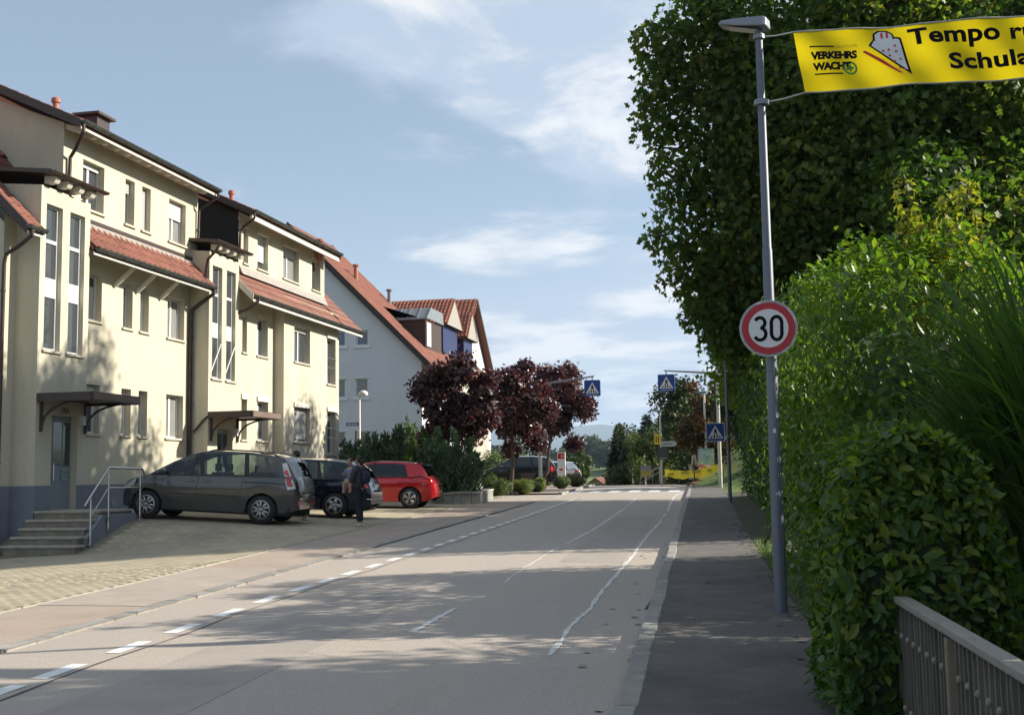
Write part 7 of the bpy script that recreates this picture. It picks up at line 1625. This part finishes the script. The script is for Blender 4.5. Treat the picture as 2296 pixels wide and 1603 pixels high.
def person_standing(label, loc, rotz, h, top_m, leg_m, shoe_m, hair, style='short', lean=0.0, arms='down', group=None, backpack=None):
    """local frame: facing +y, feet at z=0"""
    T = thing('person', label, 'person', loc, (0, 0, rotz), group); k = h/1.7; L = lambda x, y, z: np.array([x*k, (y+lean*max(0, z-.95)*1.0)*k, (z-abs(lean)*.25*max(0, z-.95))*k])
    f = Fig(); pel = f.v(L(0, 0, .95), (.07*k, .06*k)); wa = f.v(L(0, .0, 1.10), (.085*k, .065*k), pel); ch = f.v(L(0, .01, 1.30), (.125*k, .09*k), wa); nb = f.v(L(0, .0, 1.43), (.09*k, .07*k), ch); nk = f.v(L(0, .01, 1.50), .052*k, nb); f.v(L(0, .02, 1.57), .055*k, nk)
    legs = []
    for s in (-1, 1):
        hp = f.v(L(s*.085, 0, .86), .07*k, pel); kn = f.v(L(s*.095, .02+s*.03, .49), .058*k, hp); an = f.v(L(s*.10, -.02+s*.05, .09), .040*k, kn); f.v(L(s*.11, .10+s*.05, .04), .036*k, an)
        legs.append((L(s*.085, 0, .88), L(s*.095, .02+s*.03, .49), L(s*.10, -.02+s*.05, .10)))
    arm = []
    for s in (-1, 1):
        sh = L(s*.175, .0, 1.40)
        if arms == 'down': el, wr = L(s*.23, -.02, 1.13), L(s*.23, .07, .88)
        elif arms == 'carry': el, wr = L(s*.22, .08, 1.14), L(s*.06, .25, 1.10+.05*s)
        else: el, wr = L(s*.22, .14, 1.16), L(s*.16, .38, 1.10)
        a = f.v(sh, .054*k, nb); b = f.v(el, .042*k, a); c = f.v(wr, .028*k, b); d_ = unit(wr-el); hand(f, wr, c, d_, np.array([-s, .1, 0]) if arms == 'down' else np.array([0, -1, .3]), k); arm.append((sh, el, wr))
    skin_mesh('body', f.V, f.E, f.R, M_skin, T)
    # jacket
    f = Fig(); a = f.v(L(0, 0, .90), (.16*k, .14*k)); b = f.v(L(0, 0, 1.10), (.148*k, .112*k), a); c = f.v(L(0, .01, 1.30), (.172*k, .128*k), b); d = f.v(L(0, 0, 1.445), (.10*k, .085*k), c)
    for (sh, el, wr) in arm: i = f.v(sh, .072*k, d); i = f.v(el, .058*k, i); f.v(wr-(wr-el)*.06, .044*k, i)
    skin_mesh('jacket', f.V, f.E, f.R, top_m, T)
    f = Fig(); a = f.v(L(0, 0, .97), (.14*k, .112*k))
    for (hp, kn, an) in legs: i = f.v(hp, .105*k, a); i = f.v(kn, .074*k, i); f.v(an, .060*k, i)
    skin_mesh('trousers', f.V, f.E, f.R, leg_m, T)
    for s, (hp, kn, an) in zip((-1, 1), legs):
        f = Fig(); i = f.v(an+np.array([0, -.03, -.05])*k, .046*k); i = f.v(an+np.array([0, .06, -.062])*k, (.045*k, .04*k), i); f.v(an+np.array([0, .16, -.070])*k, (.042*k, .030*k), i); skin_mesh('shoe', f.V, f.E, f.R, shoe_m, T)
    head(T, L(0, .035, 1.62), None, (0, 1, -.05-lean*.4), hair, k, style)
    if backpack:
        f = Fig(); i = f.v(L(0, -.20, 1.02), (.15*k, .09*k)); i = f.v(L(0, -.21, 1.2), (.16*k, .10*k), i); f.v(L(0, -.19, 1.38), (.12*k, .07*k), i); skin_mesh('backpack', f.V, f.E, f.R, backpack, T)
        for s in (-1, 1): MB().tube([L(s*.11, -.15, 1.40), L(s*.12, -.02, 1.50), L(s*.12, .13, 1.40), L(s*.14, .10, 1.15), L(s*.13, -.1, 1.05)], .018*k, 6).build('strap', backpack, T, world=False)
    return T
M_jack = mat('dark grey jacket', (0.040, 0.043, 0.050), .85, var=.2, vscale=8); M_jean = mat('black blue jeans', (0.012, 0.015, 0.022), .85, var=.2, vscale=10); M_shoe = mat('white sneakers', (0.62, 0.60, 0.55), .6)
M_greysh = mat('light grey shirt', (0.30, 0.31, 0.35), .85, var=.15, vscale=10); M_navy = mat('navy bag', (0.012, 0.016, 0.035), .7)
wx, wy = -9.48, 26.0
person_standing('woman in dark clothes with backpack, carrying a small child beside the cars', (wx, wy, lot(wx, wy)), R(72), 1.63, M_jack, M_jean, M_shoe, M_hair, 'bun', 0.0, 'carry', backpack=M_navy)
mx_, my_ = -11.2, 26.9
person_standing('man in light grey shirt leaning forward behind the tail of the minivan', (mx_, my_, lot(mx_, my_)), R(80), 1.76, M_greysh, M_jean, M_shoe, M_hair, 'short', .38, 'reach')
# child held on the arm
def child():
    c, s_ = math.cos(R(72)), math.sin(R(72)); lx, ly = -.04, .25; X, Y = wx+c*lx-s_*ly, wy+s_*lx+c*ly; zb_ = lot(wx, wy)
    T = thing('person', 'small child in blue and white top held on the woman\'s arm', 'person', (X, Y, zb_+.98), (0, 0, R(95)+R(72))); f = Fig(); pel = f.v((0, 0, .10), .085); ch = f.v((0, -.01, .30), (.09, .075), pel); nb = f.v((0, -.01, .38), .05, ch); f.v((0, 0, .44), .035, nb)
    for s in (-1, 1):
        hp = f.v((s*.05, .03, .08), .058, pel); kn = f.v((s*.09, .15, .03), .045, hp); an = f.v((s*.09, .13, -.15), .032, kn); f.v((s*.09, .19, -.18), .028, an)
        sh = f.v((s*.10, -.01, .36), .036, nb); el = f.v((s*.15, .04, .24), .03, sh); wr = f.v((s*.10, .13, .26), .022, el); hand(f, (s*.10, .13, .26), wr, (-.3*s, 1, .2), (0, 0, -1), .6)
    skin_mesh('body', f.V, f.E, f.R, M_skin, T); f = Fig(); a = f.v((0, 0, .09), .10); b = f.v((0, -.01, .30), (.105, .09), a); d = f.v((0, -.01, .375), .065, b)
    for s in (-1, 1): i = f.v((s*.10, -.01, .355), .048, d); f.v((s*.14, .03, .26), .042, i)
    skin_mesh('top', f.V, f.E, f.R, mat('blue child top', (0.16, 0.19, 0.30), .85, var=.2, vscale=12), T); f = Fig(); a = f.v((0, 0, .11), .098)
    for s in (-1, 1): i = f.v((s*.05, .03, .075), .07, a); f.v((s*.09, .14, .03), .056, i)
    skin_mesh('shorts', f.V, f.E, f.R, mat('beige shorts', (0.46, 0.38, 0.27), .85), T); head(T, (0, .02, .54), None, (0, 1, 0), M_hair2, .82)
child()
# person on the lawn by the poster
p = at(1562, 1050, 64); q = (p[0], p[1], terrain(p[0], p[1])); person_standing('person in dark jacket standing on the lawn behind the poster', q, R(20), 1.72, mat('white vest', (0.55, 0.52, 0.46), .8), M_jean, M_jean, M_hair, 'short', 0, 'down')
p = at(1573, 1050, 63.5); q = (p[0], p[1], terrain(p[0], p[1])); person_standing('person in navy coat partly hidden by the poster on the lawn', q, R(-160), 1.8, M_navy, mat('dark red trousers', (0.09, 0.012, 0.014), .8), M_jean, M_hair, 'short', 0, 'down')
# ------------------------------------------------------------------ air: pale haze that fades the far ridge
def make_haze():
    mb = MB(); mb.box((-9600, -4200, -40), (9600, 16500, 520)); o = mb.build('haze', None, None); m = bpy.data.materials.new('haze air'); m.use_nodes = True; t = m.node_tree; t.nodes.remove(t.nodes['Principled BSDF'])
    v = t.nodes.new('ShaderNodeVolumePrincipled'); v.inputs['Color'].default_value = (0.62, 0.78, 1.0, 1); v.inputs['Density'].default_value = 0.00011; v.inputs['Anisotropy'].default_value = 0.2
    t.links.new(v.outputs[0], t.nodes['Material Output'].inputs['Volume']); o.data.materials.append(m); o['kind'] = 'stuff'
make_haze()
